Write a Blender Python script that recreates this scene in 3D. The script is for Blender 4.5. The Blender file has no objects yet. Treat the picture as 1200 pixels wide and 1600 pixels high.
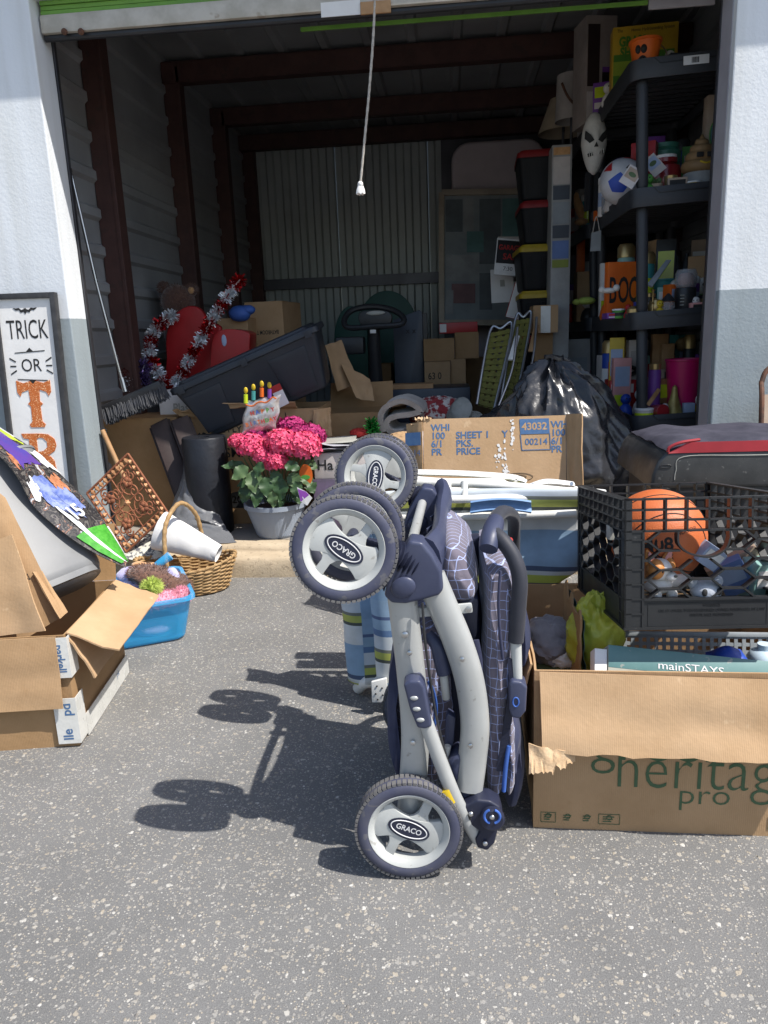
import bpy, bmesh, math, random
from mathutils import Vector, Matrix, noise, Euler
R = math.radians
random.seed(7)
scene = bpy.context.scene
col = scene.collection

# ---------------------------------------------------------------- camera
CAM_H = 1.15
FPX = 1155.0                      # focal length in pixels of a 1200 x 1600 picture
PITCH, ROLL, YAW = R(13.33), R(2.263), 0.09352
cam_d = bpy.data.cameras.new('camera')
cam = bpy.data.objects.new('camera', cam_d)
col.objects.link(cam)
cam_d.sensor_fit = 'VERTICAL'
cam_d.sensor_height = 36.0
cam_d.lens = 36.0 * FPX / 1600.0
cam_d.clip_start = 0.05
cam_d.clip_end = 2000
CAM_R = Matrix.Rotation(YAW, 3, 'Z') @ Matrix.Rotation(math.pi / 2 - PITCH, 3, 'X') @ Matrix.Rotation(-ROLL, 3, 'Z')
cam.matrix_world = Matrix.Translation((0, 0, CAM_H)) @ CAM_R.to_4x4()
scene.camera = cam

# ---------------------------------------------------------------- world and sun
SUN = Vector((-0.633, 0.267, -1.0)).normalized()     # the way the light travels
world = bpy.data.worlds.new('World')
scene.world = world
world.use_nodes = True
wn = world.node_tree
wn.nodes.clear()
wo = wn.nodes.new('ShaderNodeOutputWorld')
wb = wn.nodes.new('ShaderNodeBackground')
ws = wn.nodes.new('ShaderNodeTexSky')
ws.sky_type = 'NISHITA'
ws.sun_disc = False
ws.sun_elevation = R(55.5)
ws.sun_rotation = math.atan2(0.633, -0.267)
ws.air_density = 1.0
ws.dust_density = 1.5
wb.inputs['Strength'].default_value = 0.14
wn.links.new(ws.outputs[0], wb.inputs[0])
wn.links.new(wb.outputs[0], wo.inputs[0])
sun_d = bpy.data.lights.new('sun', 'SUN')
sun_d.energy = 5.0
sun_d.angle = R(0.53)
sun_d.color = (1.0, 0.955, 0.89)
sun = bpy.data.objects.new('sun', sun_d)
sun.rotation_euler = SUN.to_track_quat('-Z', 'Y').to_euler()
sun.location = (5, -3, 8)
col.objects.link(sun)
vs = scene.view_settings
vs.view_transform = 'Standard'
vs.look = 'None'
vs.exposure = 0.4
vs.gamma = 1.0
vs.use_curve_mapping = False
scene.cycles.use_denoising = True
scene.cycles.max_bounces = 10
scene.cycles.diffuse_bounces = 5
scene.cycles.transparent_max_bounces = 16
scene.cycles.sample_clamp_indirect = 6.0

# ---------------------------------------------------------------- helpers
def at(px, py, v=None, z=None, u=None):
    """point of the place seen at photo pixel (px, py), at depth v, height z or offset u"""
    d = CAM_R @ Vector(((px - 600) / FPX, (800 - py) / FPX, -1.0))
    o = Vector((0, 0, CAM_H))
    if v is not None: t = v / d.y
    elif z is not None: t = (z - CAM_H) / d.z
    else: t = u / d.x
    return o + d * t

def V(*a): return Vector(a)
def ident(): return Matrix.Identity(4)
def frame(loc=(0, 0, 0), rot=(0, 0, 0), order='XYZ'):
    return Matrix.Translation(Vector(loc)) @ Euler([R(a) for a in rot], order).to_matrix().to_4x4()
def axes(o, x, y):
    """frame with origin o, x axis along x, y axis near y"""
    x = Vector(x).normalized(); z = x.cross(Vector(y)).normalized(); y = z.cross(x)
    m = Matrix((x, y, z)).transposed().to_4x4()
    m.translation = Vector(o)
    return m

MAT = {}
def T(name, label, cat, loc=(0, 0, 0), rot=(0, 0, 0), group=None, m=None):
    e = bpy.data.objects.new(name, None)
    e.empty_display_size = 0.05
    col.objects.link(e)
    if m is None: m = frame(loc, rot)
    e.matrix_world = m
    MAT[e] = m.copy()
    tag(e, label, cat, group)
    return e
def tag(o, label=None, cat=None, group=None, kind=None):
    if label: o['label'] = label
    if cat: o['category'] = cat
    if group: o['group'] = group
    if kind: o['kind'] = kind
    return o

def spline(pts, n=8, closed=False):
    pts = [Vector(p) for p in pts]
    if len(pts) < 3: return pts
    out = []
    m = len(pts)
    rng = range(m if closed else m - 1)
    for i in rng:
        if closed: p0, p1, p2, p3 = pts[i - 1], pts[i], pts[(i + 1) % m], pts[(i + 2) % m]
        else: p0, p1, p2, p3 = pts[max(i - 1, 0)], pts[i], pts[i + 1], pts[min(i + 2, m - 1)]
        for k in range(n):
            t = k / n
            out.append(0.5 * ((2 * p1) + (p2 - p0) * t + (2 * p0 - 5 * p1 + 4 * p2 - p3) * t * t + (3 * p1 - p0 - 3 * p2 + p3) * t ** 3))
    if not closed: out.append(pts[-1])
    return out

class MB:
    """collects shapes; coordinates are local to thing e (or the world with w=True)"""
    def __init__(s, e=None, w=False, m=None):
        s.e = e; s.v = []; s.f = []
        s.m = m if m is not None else ident()
        if e is not None and w: s.m = MAT[e].inverted() @ s.m
    def add(s, vs, fs):
        b = len(s.v)
        s.v += [s.m @ Vector(p) for p in vs]
        s.f += [tuple(b + i for i in f) for f in fs]
        return s
    def box(s, c, size, m=None):
        x, y, z = [a / 2 for a in size]
        c = Vector(c)
        vs = [Vector((sx * x, sy * y, sz * z)) for sz in (-1, 1) for sy in (-1, 1) for sx in (-1, 1)]
        if m is not None: vs = [m.to_3x3() @ p for p in vs]
        vs = [p + c for p in vs]
        return s.add(vs, [(0, 2, 3, 1), (4, 5, 7, 6), (0, 1, 5, 4), (2, 6, 7, 3), (0, 4, 6, 2), (1, 3, 7, 5)])
    def bb(s, a, b):
        return s.box([(a[i] + b[i]) / 2 for i in range(3)], [abs(b[i] - a[i]) for i in range(3)])
    def bar(s, a, b, w, h=None, up=(0, 0, 1)):
        a = Vector(a); b = Vector(b); h = w if h is None else h
        d = (b - a); x = d.normalized(); up = Vector(up)
        if abs(x.dot(up)) > .98: up = Vector((0, 1, 0))
        y = up.cross(x).normalized(); z = x.cross(y)
        m = Matrix((x, y, z)).transposed()
        return s.box((a + b) / 2, (d.length, w, h), m)
    def poly(s, pts, th, n=None):
        pts = [Vector(p) for p in pts]
        if n is None: n = (pts[1] - pts[0]).cross(pts[2] - pts[0]).normalized()
        n = Vector(n); k = len(pts)
        vs = pts + [p - n * th for p in pts]
        fs = [tuple(range(k)), tuple(reversed(range(k, 2 * k)))] + [(i, i + k, (i + 1) % k + k, (i + 1) % k) for i in range(k)]
        return s.add(vs, fs)
    def flat(s, pts):
        return s.add(pts, [tuple(range(len(pts)))])
    def tube(s, pts, r, seg=10, closed=False, asp=1.0, up=None, caps=True):
        pts = [Vector(p) for p in pts]; n = len(pts)
        rs = r if isinstance(r, (list, tuple)) else [r] * n
        if len(rs) != n:
            rs = [rs[min(int(i * (len(rs) - 1) / (n - 1)), len(rs) - 2)] * (1 - ((i * (len(rs) - 1) / (n - 1)) - min(int(i * (len(rs) - 1) / (n - 1)), len(rs) - 2))) + rs[min(int(i * (len(rs) - 1) / (n - 1)), len(rs) - 2) + 1] * ((i * (len(rs) - 1) / (n - 1)) - min(int(i * (len(rs) - 1) / (n - 1)), len(rs) - 2)) for i in range(n)]
        vs = []; prev = Vector(up) if up else None
        for i, p in enumerate(pts):
            if closed: d = pts[(i + 1) % n] - pts[i - 1]
            else: d = pts[min(i + 1, n - 1)] - pts[max(i - 1, 0)]
            d = d.normalized() if d.length > 1e-9 else Vector((0, 0, 1))
            if prev is None:
                prev = Vector((0, 0, 1)) if abs(d.z) < .9 else Vector((1, 0, 0))
            a = prev - d * prev.dot(d)
            a = a.normalized() if a.length > 1e-6 else d.orthogonal().normalized()
            b = d.cross(a)
            if not up: prev = a
            for k in range(seg):
                t = 2 * math.pi * k / seg
                vs.append(p + (a * math.cos(t) * asp + b * math.sin(t)) * rs[i])
        fs = []
        for i in range(n if closed else n - 1):
            j = (i + 1) % n
            for k in range(seg):
                q = (k + 1) % seg
                fs.append((i * seg + k, i * seg + q, j * seg + q, j * seg + k))
        if caps and not closed:
            fs += [tuple(reversed(range(seg))), tuple(range((n - 1) * seg, n * seg))]
        return s.add(vs, fs)
    def lathe(s, prof, c=(0, 0, 0), axis=(0, 0, 1), seg=32, fn=None, cap=True):
        """prof: (radius, height) pairs"""
        c = Vector(c); q = Vector((0, 0, 1)).rotation_difference(Vector(axis)).to_matrix()
        vs = []
        for r, h in prof:
            for k in range(seg):
                t = 2 * math.pi * k / seg
                p = Vector((r * math.cos(t), r * math.sin(t), h))
                if fn: p = fn(p, t)
                vs.append(c + q @ p)
        fs = []
        for i in range(len(prof) - 1):
            for k in range(seg):
                j = (k + 1) % seg
                fs.append((i * seg + k, i * seg + j, (i + 1) * seg + j, (i + 1) * seg + k))
        if cap:
            if prof[0][0] > 1e-5: fs.append(tuple(reversed(range(seg))))
            if prof[-1][0] > 1e-5: fs.append(tuple(range((len(prof) - 1) * seg, len(prof) * seg)))
        return s.add(vs, fs)
    def ell(s, c, size, seg=24, rings=14, fn=None, rot=None):
        c = Vector(c); vs = []; fs = []
        rm = Euler([R(a) for a in rot]).to_matrix() if rot else None
        for i in range(rings + 1):
            ph = math.pi * i / rings
            for k in range(seg):
                t = 2 * math.pi * k / seg
                n = Vector((math.sin(ph) * math.cos(t), math.sin(ph) * math.sin(t), math.cos(ph)))
                p = Vector((n.x * size[0], n.y * size[1], n.z * size[2]))
                if fn: p = fn(p, n)
                if rm: p = rm @ p
                vs.append(c + p)
        for i in range(rings):
            for k in range(seg):
                j = (k + 1) % seg
                fs.append((i * seg + k, (i + 1) * seg + k, (i + 1) * seg + j, i * seg + j))
        return s.add(vs, fs)
    def grid(s, fn, nu, nv, th=0.0):
        P = [[Vector(fn(i / nu, j / nv)) for j in range(nv + 1)] for i in range(nu + 1)]
        vs = [p for r_ in P for p in r_]
        w = nv + 1
        fs = [(i * w + j, (i + 1) * w + j, (i + 1) * w + j + 1, i * w + j + 1) for i in range(nu) for j in range(nv)]
        if th:
            off = len(vs); bk = []
            for i in range(nu + 1):
                for j in range(nv + 1):
                    a = P[min(i + 1, nu)][j] - P[max(i - 1, 0)][j]; b = P[i][min(j + 1, nv)] - P[i][max(j - 1, 0)]
                    n = a.cross(b); n = n.normalized() if n.length > 1e-12 else Vector((0, 0, 1))
                    bk.append(P[i][j] - n * th)
            vs = vs + bk
            fs += [tuple(off + q for q in reversed(f)) for f in fs[:]]
            for i in range(nu):
                fs.append((i * w, off + i * w, off + (i + 1) * w, (i + 1) * w))
                a = i * w + nv; b = (i + 1) * w + nv
                fs.append((b, off + b, off + a, a))
            for j in range(nv):
                fs.append((j + 1, off + j + 1, off + j, j))
                a = nu * w + j
                fs.append((a, off + a, off + a + 1, a + 1))
        return s.add(vs, fs)
    def build(s, name, mat, parent=None, smooth=35, bevel=0.0, seg=2, label=None, kind=None, fix=True):
        me = bpy.data.meshes.new(name)
        me.from_pydata([tuple(p) for p in s.v], [], s.f)
        if fix or bevel:
            bm = bmesh.new(); bm.from_mesh(me)
            if fix: bmesh.ops.recalc_face_normals(bm, faces=bm.faces)
            if bevel:
                ed = [e for e in bm.edges if len(e.link_faces) == 2 and e.calc_face_angle(0) > R(28)]
                bmesh.ops.bevel(bm, geom=ed, offset=bevel, segments=seg, affect='EDGES', profile=.6, clamp_overlap=True)
            bm.to_mesh(me); bm.free()
        if smooth:
            me.polygons.foreach_set('use_smooth', [True] * len(me.polygons))
            me.set_sharp_from_angle(angle=R(smooth))
        o = bpy.data.objects.new(name, me)
        col.objects.link(o)
        me.materials.append(mats(mat))
        p = parent if parent is not None else s.e
        if p is not None: o.parent = p
        if label: o['label'] = label
        if kind: o['kind'] = kind
        return o

def text(e, body, size, m, mat, parent=None, name='lettering', sx=1.0, ext=0.0, align='CENTER', w=False, bold=0.0):
    """lettering as flat mesh; m places it (x along the line, y up)"""
    cu = bpy.data.curves.new('t', 'FONT')
    cu.body = body; cu.size = size; cu.align_x = align; cu.align_y = 'CENTER'; cu.extrude = ext; cu.offset = bold
    cu.resolution_u = 3
    ob = bpy.data.objects.new('t', cu)
    src = ob.to_mesh()
    me = bpy.data.meshes.new(name)
    me.from_pydata([tuple(v.co) for v in src.vertices], [], [tuple(p.vertices) for p in src.polygons])
    ob.to_mesh_clear()
    bpy.data.objects.remove(ob); bpy.data.curves.remove(cu)
    mm = m @ Matrix.Diagonal((sx, 1, 1, 1))
    if w: mm = MAT[e].inverted() @ mm
    me.transform(mm)
    me.materials.append(mats(mat))
    o = bpy.data.objects.new(name, me)
    col.objects.link(o)
    o.parent = parent if parent is not None else e
    return o

def copy_tree(o, m=None, label=None, parent=None):
    c = o.copy(); col.objects.link(c)
    if parent is not None: c.parent = parent
    if m is not None: c.matrix_world = m; MAT[c] = m.copy()
    if label: c['label'] = label
    for ch in [x for x in bpy.data.objects if x.parent == o]:
        copy_tree(ch, parent=c)
    return c

# ---------------------------------------------------------------- materials
_M = {}
DEF = {}
def D(name, c, rough=.55, c2=None, ns=6.0, nd=5.0, lo=.38, hi=.62, bump=0.0, bs=120.0, metal=0.0, spec=.5, coat=0.0, alpha=1.0, trans=0.0, wave=None, sheen=0.0, speck=None, sss=0.0, rvar=0.0, ior=1.45):
    DEF[name] = dict(c=c, rough=rough, c2=c2, ns=ns, nd=nd, lo=lo, hi=hi, bump=bump, bs=bs, metal=metal, spec=spec, coat=coat, alpha=alpha, trans=trans, wave=wave, sheen=sheen, speck=speck, sss=sss, rvar=rvar, ior=ior)
def rgb(c): return (c[0], c[1], c[2], 1.0)
def mats(name):
    if not isinstance(name, str): return name
    if name in _M: return _M[name]
    d = DEF[name]
    m = bpy.data.materials.new(name); m.use_nodes = True
    nt = m.node_tree; N = nt.nodes; L = nt.links
    b = N['Principled BSDF']
    b.inputs['Roughness'].default_value = d['rough']
    b.inputs['Metallic'].default_value = d['metal']
    b.inputs['Specular IOR Level'].default_value = d['spec']
    b.inputs['Coat Weight'].default_value = d['coat']
    b.inputs['Alpha'].default_value = d['alpha']
    b.inputs['Transmission Weight'].default_value = d['trans']
    b.inputs['Sheen Weight'].default_value = d['sheen']
    b.inputs['IOR'].default_value = d['ior']
    if d['sss']:
        b.inputs['Subsurface Weight'].default_value = d['sss']
        b.inputs['Subsurface Radius'].default_value = (.02, .012, .008)
        b.inputs['Subsurface Scale'].default_value = .3
    tc = N.new('ShaderNodeTexCoord')
    c2 = d['c2'] or tuple(a * .78 for a in d['c'])
    nz = N.new('ShaderNodeTexNoise'); nz.inputs['Scale'].default_value = d['ns']; nz.inputs['Detail'].default_value = d['nd']; nz.inputs['Roughness'].default_value = .62
    L.new(tc.outputs['Object'], nz.inputs['Vector'])
    rp = N.new('ShaderNodeValToRGB')
    rp.color_ramp.elements[0].position = d['lo']; rp.color_ramp.elements[1].position = d['hi']
    rp.color_ramp.elements[0].color = rgb(c2); rp.color_ramp.elements[1].color = rgb(d['c'])
    L.new(nz.outputs['Fac'], rp.inputs['Fac'])
    out = rp.outputs['Color']
    if d['speck']:
        sc_, amt, thr = d['speck'][1], d['speck'][2], d['speck'][3]
        n2 = N.new('ShaderNodeTexNoise'); n2.inputs['Scale'].default_value = sc_; n2.inputs['Detail'].default_value = 3
        L.new(tc.outputs['Object'], n2.inputs['Vector'])
        r2 = N.new('ShaderNodeValToRGB'); r2.color_ramp.elements[0].position = thr; r2.color_ramp.elements[1].position = thr + .04
        r2.color_ramp.elements[0].color = (0, 0, 0, 1); r2.color_ramp.elements[1].color = (amt, amt, amt, 1)
        L.new(n2.outputs['Fac'], r2.inputs['Fac'])
        mx = N.new('ShaderNodeMixRGB'); mx.inputs['Color2'].default_value = rgb(d['speck'][0])
        L.new(r2.outputs['Color'], mx.inputs['Fac']); L.new(out, mx.inputs['Color1'])
        out = mx.outputs['Color']
    L.new(out, b.inputs['Base Color'])
    if d['rvar']:
        mr = N.new('ShaderNodeMapRange'); mr.inputs['To Min'].default_value = max(d['rough'] - d['rvar'], .02); mr.inputs['To Max'].default_value = min(d['rough'] + d['rvar'], 1)
        mr.inputs['From Min'].default_value = .3; mr.inputs['From Max'].default_value = .7
        L.new(nz.outputs['Fac'], mr.inputs['Value']); L.new(mr.outputs['Result'], b.inputs['Roughness'])
    hs = None
    if d['bump']:
        n3 = N.new('ShaderNodeTexNoise'); n3.inputs['Scale'].default_value = d['bs']; n3.inputs['Detail'].default_value = 4
        L.new(tc.outputs['Object'], n3.inputs['Vector'])
        hs = n3.outputs['Fac']
        bp = N.new('ShaderNodeBump'); bp.inputs['Strength'].default_value = min(d['bump'], 1); bp.inputs['Distance'].default_value = .25 / d['bs'] * max(d['bump'], 1)
        L.new(hs, bp.inputs['Height']); L.new(bp.outputs['Normal'], b.inputs['Normal'])
        if d['wave']:
            wv = N.new('ShaderNodeTexWave'); wv.inputs['Scale'].default_value = d['wave'][0]; wv.bands_direction = d['wave'][2]
            wv.inputs['Distortion'].default_value = d['wave'][3] if len(d['wave']) > 3 else .3
            L.new(tc.outputs['Object'], wv.inputs['Vector'])
            b2 = N.new('ShaderNodeBump'); b2.inputs['Strength'].default_value = d['wave'][1]; b2.inputs['Distance'].default_value = .002
            L.new(wv.outputs['Fac'], b2.inputs['Height']); L.new(bp.outputs['Normal'], b2.inputs['Normal'])
            L.new(b2.outputs['Normal'], b.inputs['Normal'])
    _M[name] = m
    return m
CD = (.43, .28, .155)
D('cardboard', CD, .8, (.37, .235, .125), 5, bump=.25, bs=90, wave=(70, .1, 'X', .4), spec=.25, speck=((.33, .2, .1), 14, .35, .66))
D('cardboard_pale', (.5, .335, .195), .8, (.43, .28, .155), 5, bump=.25, bs=90, wave=(70, .1, 'X', .4), spec=.25, speck=((.62, .45, .28), 22, .5, .68))
D('cardboard_dark', (.36, .225, .115), .82, (.3, .185, .09), 5, bump=.3, bs=90, wave=(70, .1, 'X', .4), spec=.2)
D('cardboard_torn', (.6, .44, .28), .9, (.5, .34, .2), 30, bump=.8, bs=150, spec=.1)
D('ink_black', (.02, .02, .02), .7)
D('ink_blue', (.055, .13, .28), .7, (.08, .16, .3), 60)
D('ink_green', (.055, .105, .05), .75, (.07, .12, .06), 60)
D('ink_white', (.75, .75, .75), .7)
D('ink_red', (.45, .03, .025), .7)
D('ink_orange', (.62, .16, .03), .6, (.45, .1, .02), 200)
D('paper', (.78, .77, .75), .75, (.7, .69, .67), 4, bump=.1, bs=40)
D('white_plastic', (.78, .78, .76), .38, (.7, .7, .68), 3, rvar=.08)
D('black_plastic', (.018, .019, .022), .42, (.028, .029, .032), 4, bump=.12, bs=200, rvar=.08)
D('grey_shelf', (.03, .033, .038), .5, (.042, .044, .05), 5, bump=.15, bs=150)
D('navy', (.038, .046, .09), .42, (.052, .06, .105), 7, rvar=.1, bump=.1, bs=120)
D('navy_dark', (.015, .018, .038), .45, (.022, .026, .05), 7, rvar=.1, bump=.1, bs=120)
D('silver_paint', (.46, .47, .46), .36, (.41, .42, .41), 6, metal=.3, rvar=.1, bump=.06, bs=200, speck=((.25, .24, .22), 46, .6, .68))
D('steel', (.6, .6, .6), .3, metal=1.0, rvar=.1)
D('dark_steel', (.1, .1, .11), .45, metal=.7, rvar=.1)
D('red_plastic', (.42, .015, .018), .4, (.34, .012, .014), 5, rvar=.1)
D('yellow_plastic', (.6, .42, .02), .45)
D('blue_plastic', (.02, .07, .42), .4)
D('teal', (.06, .3, .3), .5)
D('orange', (.72, .15, .015), .5, (.6, .11, .01), 6)
D('wood', (.42, .25, .12), .6, (.33, .18, .08), 12, bump=.2, bs=60)
D('purple', (.17, .05, .3), .5)
D('green', (.08, .3, .05), .5)
# ================================================================ the setting
def node_mat(name):
    m = bpy.data.materials.new(name); m.use_nodes = True
    return m, m.node_tree.nodes, m.node_tree.links, m.node_tree.nodes['Principled BSDF']
def ramp(N, L, src, stops):
    r = N.new('ShaderNodeValToRGB'); cr = r.color_ramp
    while len(cr.elements) < len(stops): cr.elements.new(.5)
    for e, (p, c) in zip(cr.elements, stops): e.position = p; e.color = rgb(c) if len(c) == 3 else c
    L.new(src, r.inputs['Fac']); return r.outputs['Color']
def mixc(N, L, fac, a, b, mode='MIX'):
    x = N.new('ShaderNodeMixRGB'); x.blend_type = mode
    for s, val in ((x.inputs['Fac'], fac), (x.inputs['Color1'], a), (x.inputs['Color2'], b)):
        if hasattr(val, 'is_linked') or hasattr(val, 'links'): L.new(val, s)
        elif isinstance(val, (int, float)): s.default_value = val
        else: s.default_value = rgb(val)
    return x.outputs['Color']
def asphalt():
    m, N, L, b = node_mat('asphalt')
    tc = N.new('ShaderNodeTexCoord').outputs['Object']
    def nz(s, d=5, r=.6):
        n = N.new('ShaderNodeTexNoise'); n.inputs['Scale'].default_value = s; n.inputs['Detail'].default_value = d; n.inputs['Roughness'].default_value = r
        L.new(tc, n.inputs['Vector']); return n.outputs['Fac']
    base = ramp(N, L, nz(1.3, 6), [(.3, (.154, .153, .15)), (.7, (.196, .195, .192))])
    fine = ramp(N, L, nz(420, 4, .8), [(.3, (.35, .35, .35)), (.72, (1.6, 1.6, 1.6))])
    c = mixc(N, L, .85, base, fine, 'MULTIPLY')
    hsum = nz(420, 4, .8)
    # stones of three sizes bedded in the binder
    for sc_, thr, r0 in ((64, .72, .41), (108, .6, .41), (195, .5, .42)):
        dv = N.new('ShaderNodeTexNoise'); dv.inputs['Scale'].default_value = sc_ * 1.7; L.new(tc, dv.inputs['Vector'])
        ad = N.new('ShaderNodeVectorMath'); ad.operation = 'MULTIPLY_ADD'
        k = .75 / sc_
        ad.inputs[1].default_value = (k, k, k); L.new(dv.outputs['Color'], ad.inputs[0]); L.new(tc, ad.inputs[2])
        vo = N.new('ShaderNodeTexVoronoi'); vo.inputs['Scale'].default_value = sc_; L.new(ad.outputs[0], vo.inputs['Vector'])
        sp = N.new('ShaderNodeSeparateColor'); L.new(vo.outputs['Color'], sp.inputs[0])
        pick = ramp(N, L, sp.outputs[0], [(thr, (0, 0, 0)), (thr + .01, (1, 1, 1))])
        inside = ramp(N, L, vo.outputs['Distance'], [(r0 - .12, (1, 1, 1)), (r0, (0, 0, 0))])
        mk = mixc(N, L, 1.0, pick, inside, 'MULTIPLY')
        tone = ramp(N, L, sp.outputs[1], [(0, (.2, .195, .185)), (.45, (.3, .29, .27)), (.75, (.36, .315, .25)), (.93, (.42, .405, .37)), (1, (.55, .53, .49))])
        c = mixc(N, L, mk, c, tone)
        sh = N.new('ShaderNodeMath'); sh.operation = 'ADD'; L.new(hsum, sh.inputs[0]); L.new(mk, sh.inputs[1]); hsum = sh.outputs[0]
    st = ramp(N, L, nz(3.1, 7, .7), [(.32, (.82, .82, .82)), (.62, (1.04, 1.04, 1.04))])
    c = mixc(N, L, .8, c, st, 'MULTIPLY')
    L.new(c, b.inputs['Base Color']); b.inputs['Roughness'].default_value = .82; b.inputs['Specular IOR Level'].default_value = .35
    bp = N.new('ShaderNodeBump'); bp.inputs['Strength'].default_value = .55; bp.inputs['Distance'].default_value = .002
    L.new(hsum, bp.inputs['Height']); L.new(bp.outputs['Normal'], b.inputs['Normal'])
    return m
def stucco():
    m, N, L, b = node_mat('stucco_paint')
    tc = N.new('ShaderNodeTexCoord').outputs['Object']
    sp = N.new('ShaderNodeSeparateXYZ'); L.new(tc, sp.inputs[0])
    n = N.new('ShaderNodeTexNoise'); n.inputs['Scale'].default_value = 130; n.inputs['Detail'].default_value = 3; L.new(tc, n.inputs['Vector'])
    v = N.new('ShaderNodeTexVoronoi'); v.inputs['Scale'].default_value = 75; v.feature = 'SMOOTH_F1'; L.new(tc, v.inputs['Vector'])
    w = N.new('ShaderNodeTexNoise'); w.inputs['Scale'].default_value = 25; L.new(tc, w.inputs['Vector'])
    # paint line wobbles by a few millimetres
    ma = N.new('ShaderNodeMath'); ma.operation = 'MULTIPLY_ADD'; ma.inputs[1].default_value = .006; L.new(w.outputs['Fac'], ma.inputs[0]); L.new(sp.outputs['Z'], ma.inputs[2])
    mp = N.new('ShaderNodeMapRange'); mp.inputs['From Min'].default_value = 1.294; mp.inputs['From Max'].default_value = 1.2965; L.new(ma.outputs[0], mp.inputs['Value'])
    big = N.new('ShaderNodeTexNoise'); big.inputs['Scale'].default_value = 2.2; big.inputs['Detail'].default_value = 6; L.new(tc, big.inputs['Vector'])
    lo = ramp(N, L, big.outputs['Fac'], [(.3, (.27, .315, .34)), (.7, (.32, .37, .395))])
    hi = ramp(N, L, big.outputs['Fac'], [(.3, (.68, .71, .74)), (.7, (.75, .78, .8))])
    c = mixc(N, L, mp.outputs['Result'], lo, hi)
    # dirt splashed up from the ground
    dm = N.new('ShaderNodeMapRange'); dm.inputs['From Min'].default_value = .35; dm.inputs['From Max'].default_value = 0.0; L.new(sp.outputs['Z'], dm.inputs['Value'])
    dmu = N.new('ShaderNodeMath'); dmu.operation = 'MULTIPLY'; L.new(dm.outputs['Result'], dmu.inputs[0]); L.new(big.outputs['Fac'], dmu.inputs[1])
    c = mixc(N, L, dmu.outputs[0], c, (.2, .18, .15))
    mpg = N.new('ShaderNodeMapping'); mpg.inputs['Scale'].default_value = (7, 7, .5); L.new(tc, mpg.inputs['Vector'])
    dr = N.new('ShaderNodeTexNoise'); dr.inputs['Scale'].default_value = 1.6; dr.inputs['Detail'].default_value = 6; L.new(mpg.outputs['Vector'], dr.inputs['Vector'])
    c = mixc(N, L, .7, c, ramp(N, L, dr.outputs['Fac'], [(.32, (.86, .85, .82)), (.55, (1, 1, 1))]), 'MULTIPLY')
    ch_ = N.new('ShaderNodeTexNoise'); ch_.inputs['Scale'].default_value = 9; ch_.inputs['Detail'].default_value = 8; L.new(tc, ch_.inputs['Vector'])
    c = mixc(N, L, ramp(N, L, ch_.outputs['Fac'], [(.735, (0, 0, 0)), (.75, (.5, .5, .5))]), c, (.45, .42, .37))
    L.new(c, b.inputs['Base Color']); b.inputs['Roughness'].default_value = .62
    ad = N.new('ShaderNodeMath'); ad.operation = 'ADD'; L.new(n.outputs['Fac'], ad.inputs[0]); L.new(v.outputs['Distance'], ad.inputs[1])
    bp = N.new('ShaderNodeBump'); bp.inputs['Strength'].default_value = .22; bp.inputs['Distance'].default_value = .003
    L.new(ad.outputs[0], bp.inputs['Height']); L.new(bp.outputs['Normal'], b.inputs['Normal'])
    return m
D('concrete', (.5, .41, .29), .85, (.4, .32, .22), 4, nd=8, bump=.9, bs=110, speck=((.25, .2, .14), 70, .7, .62))
D('siding', (.36, .37, .38), .6, (.28, .288, .296), 2.5, nd=7, bump=.1, bs=60, metal=.2, rvar=.15)
D('siding_back', (.42, .45, .43), .5, (.34, .365, .35), 2.0, nd=7, bump=.1, bs=60, metal=.2, rvar=.15)
D('red_iron', (.08, .037, .031), .65, (.06, .028, .024), 8, bump=.2, bs=60, speck=((.05, .03, .025), 20, .6, .62))
D('door_green', (.17, .36, .06), .45, (.13, .29, .05), 6, rvar=.1)
D('door_bar', (.52, .49, .43), .5, (.4, .37, .31), 9, nd=7, bump=.15, bs=60, rvar=.1, speck=((.22, .16, .1), 12, .5, .66))
D('jamb_grey', (.4, .39, .42), .55, (.34, .33, .36), 6, bump=.1, bs=80)
D('rust', (.13, .055, .03), .8, (.06, .035, .025), 25)
D('rope', (.5, .47, .42), .9, (.36, .33, .29), 90, bump=.6, bs=300)

WALL_V = 3.496
JL, JR = -1.79, 1.188           # edges of the opening
CEIL = 3.02
BACK = 7.66
LW = -1.95                      # inside of the left wall
RW = 1.62
SLAB = 0.14

# ground: fine near the door, reaching the horizon
mb = MB()
mb.add([(-400, -400, 0), (400, -400, 0), (400, 400, 0), (-400, 400, 0)], [(0, 1, 2, 3)])
gr = mb.build('asphalt_ground', asphalt(), smooth=0, fix=False); tag(gr, kind='structure')
# threshold: curb with a rounded slab edge above it
def curb_fn(a, b):
    prof = [(3.463, -.05), (3.463, .02), (3.466, .078), (3.474, .094), (3.492, .101), (3.545, .104), (3.556, .110), (3.561, .124), (3.572, .136), (3.592, SLAB), (3.66, SLAB)]
    t = b * (len(prof) - 1); i = min(int(t), len(prof) - 2); f = t - i
    v = prof[i][0] * (1 - f) + prof[i + 1][0] * f; z = prof[i][1] * (1 - f) + prof[i + 1][1] * f
    u = JL - .25 + a * (JR - JL + .6)
    q = Vector((u * 6, v * 6, z * 6))
    d = noise.noise(q * 1.7) * .006 + noise.noise(q * 7) * .003
    return (u, v + d * (1 if z < .13 else 0), z + (d * .7 if z > .05 else 0))
mb = MB(); mb.grid(curb_fn, 260, 20)
cb = mb.build('curb', 'concrete', smooth=60, fix=False); tag(cb, kind='structure')
mb = MB(); mb.bb((LW - .1, 3.655, -.05), (RW + .1, BACK + .1, SLAB - .002))
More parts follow.
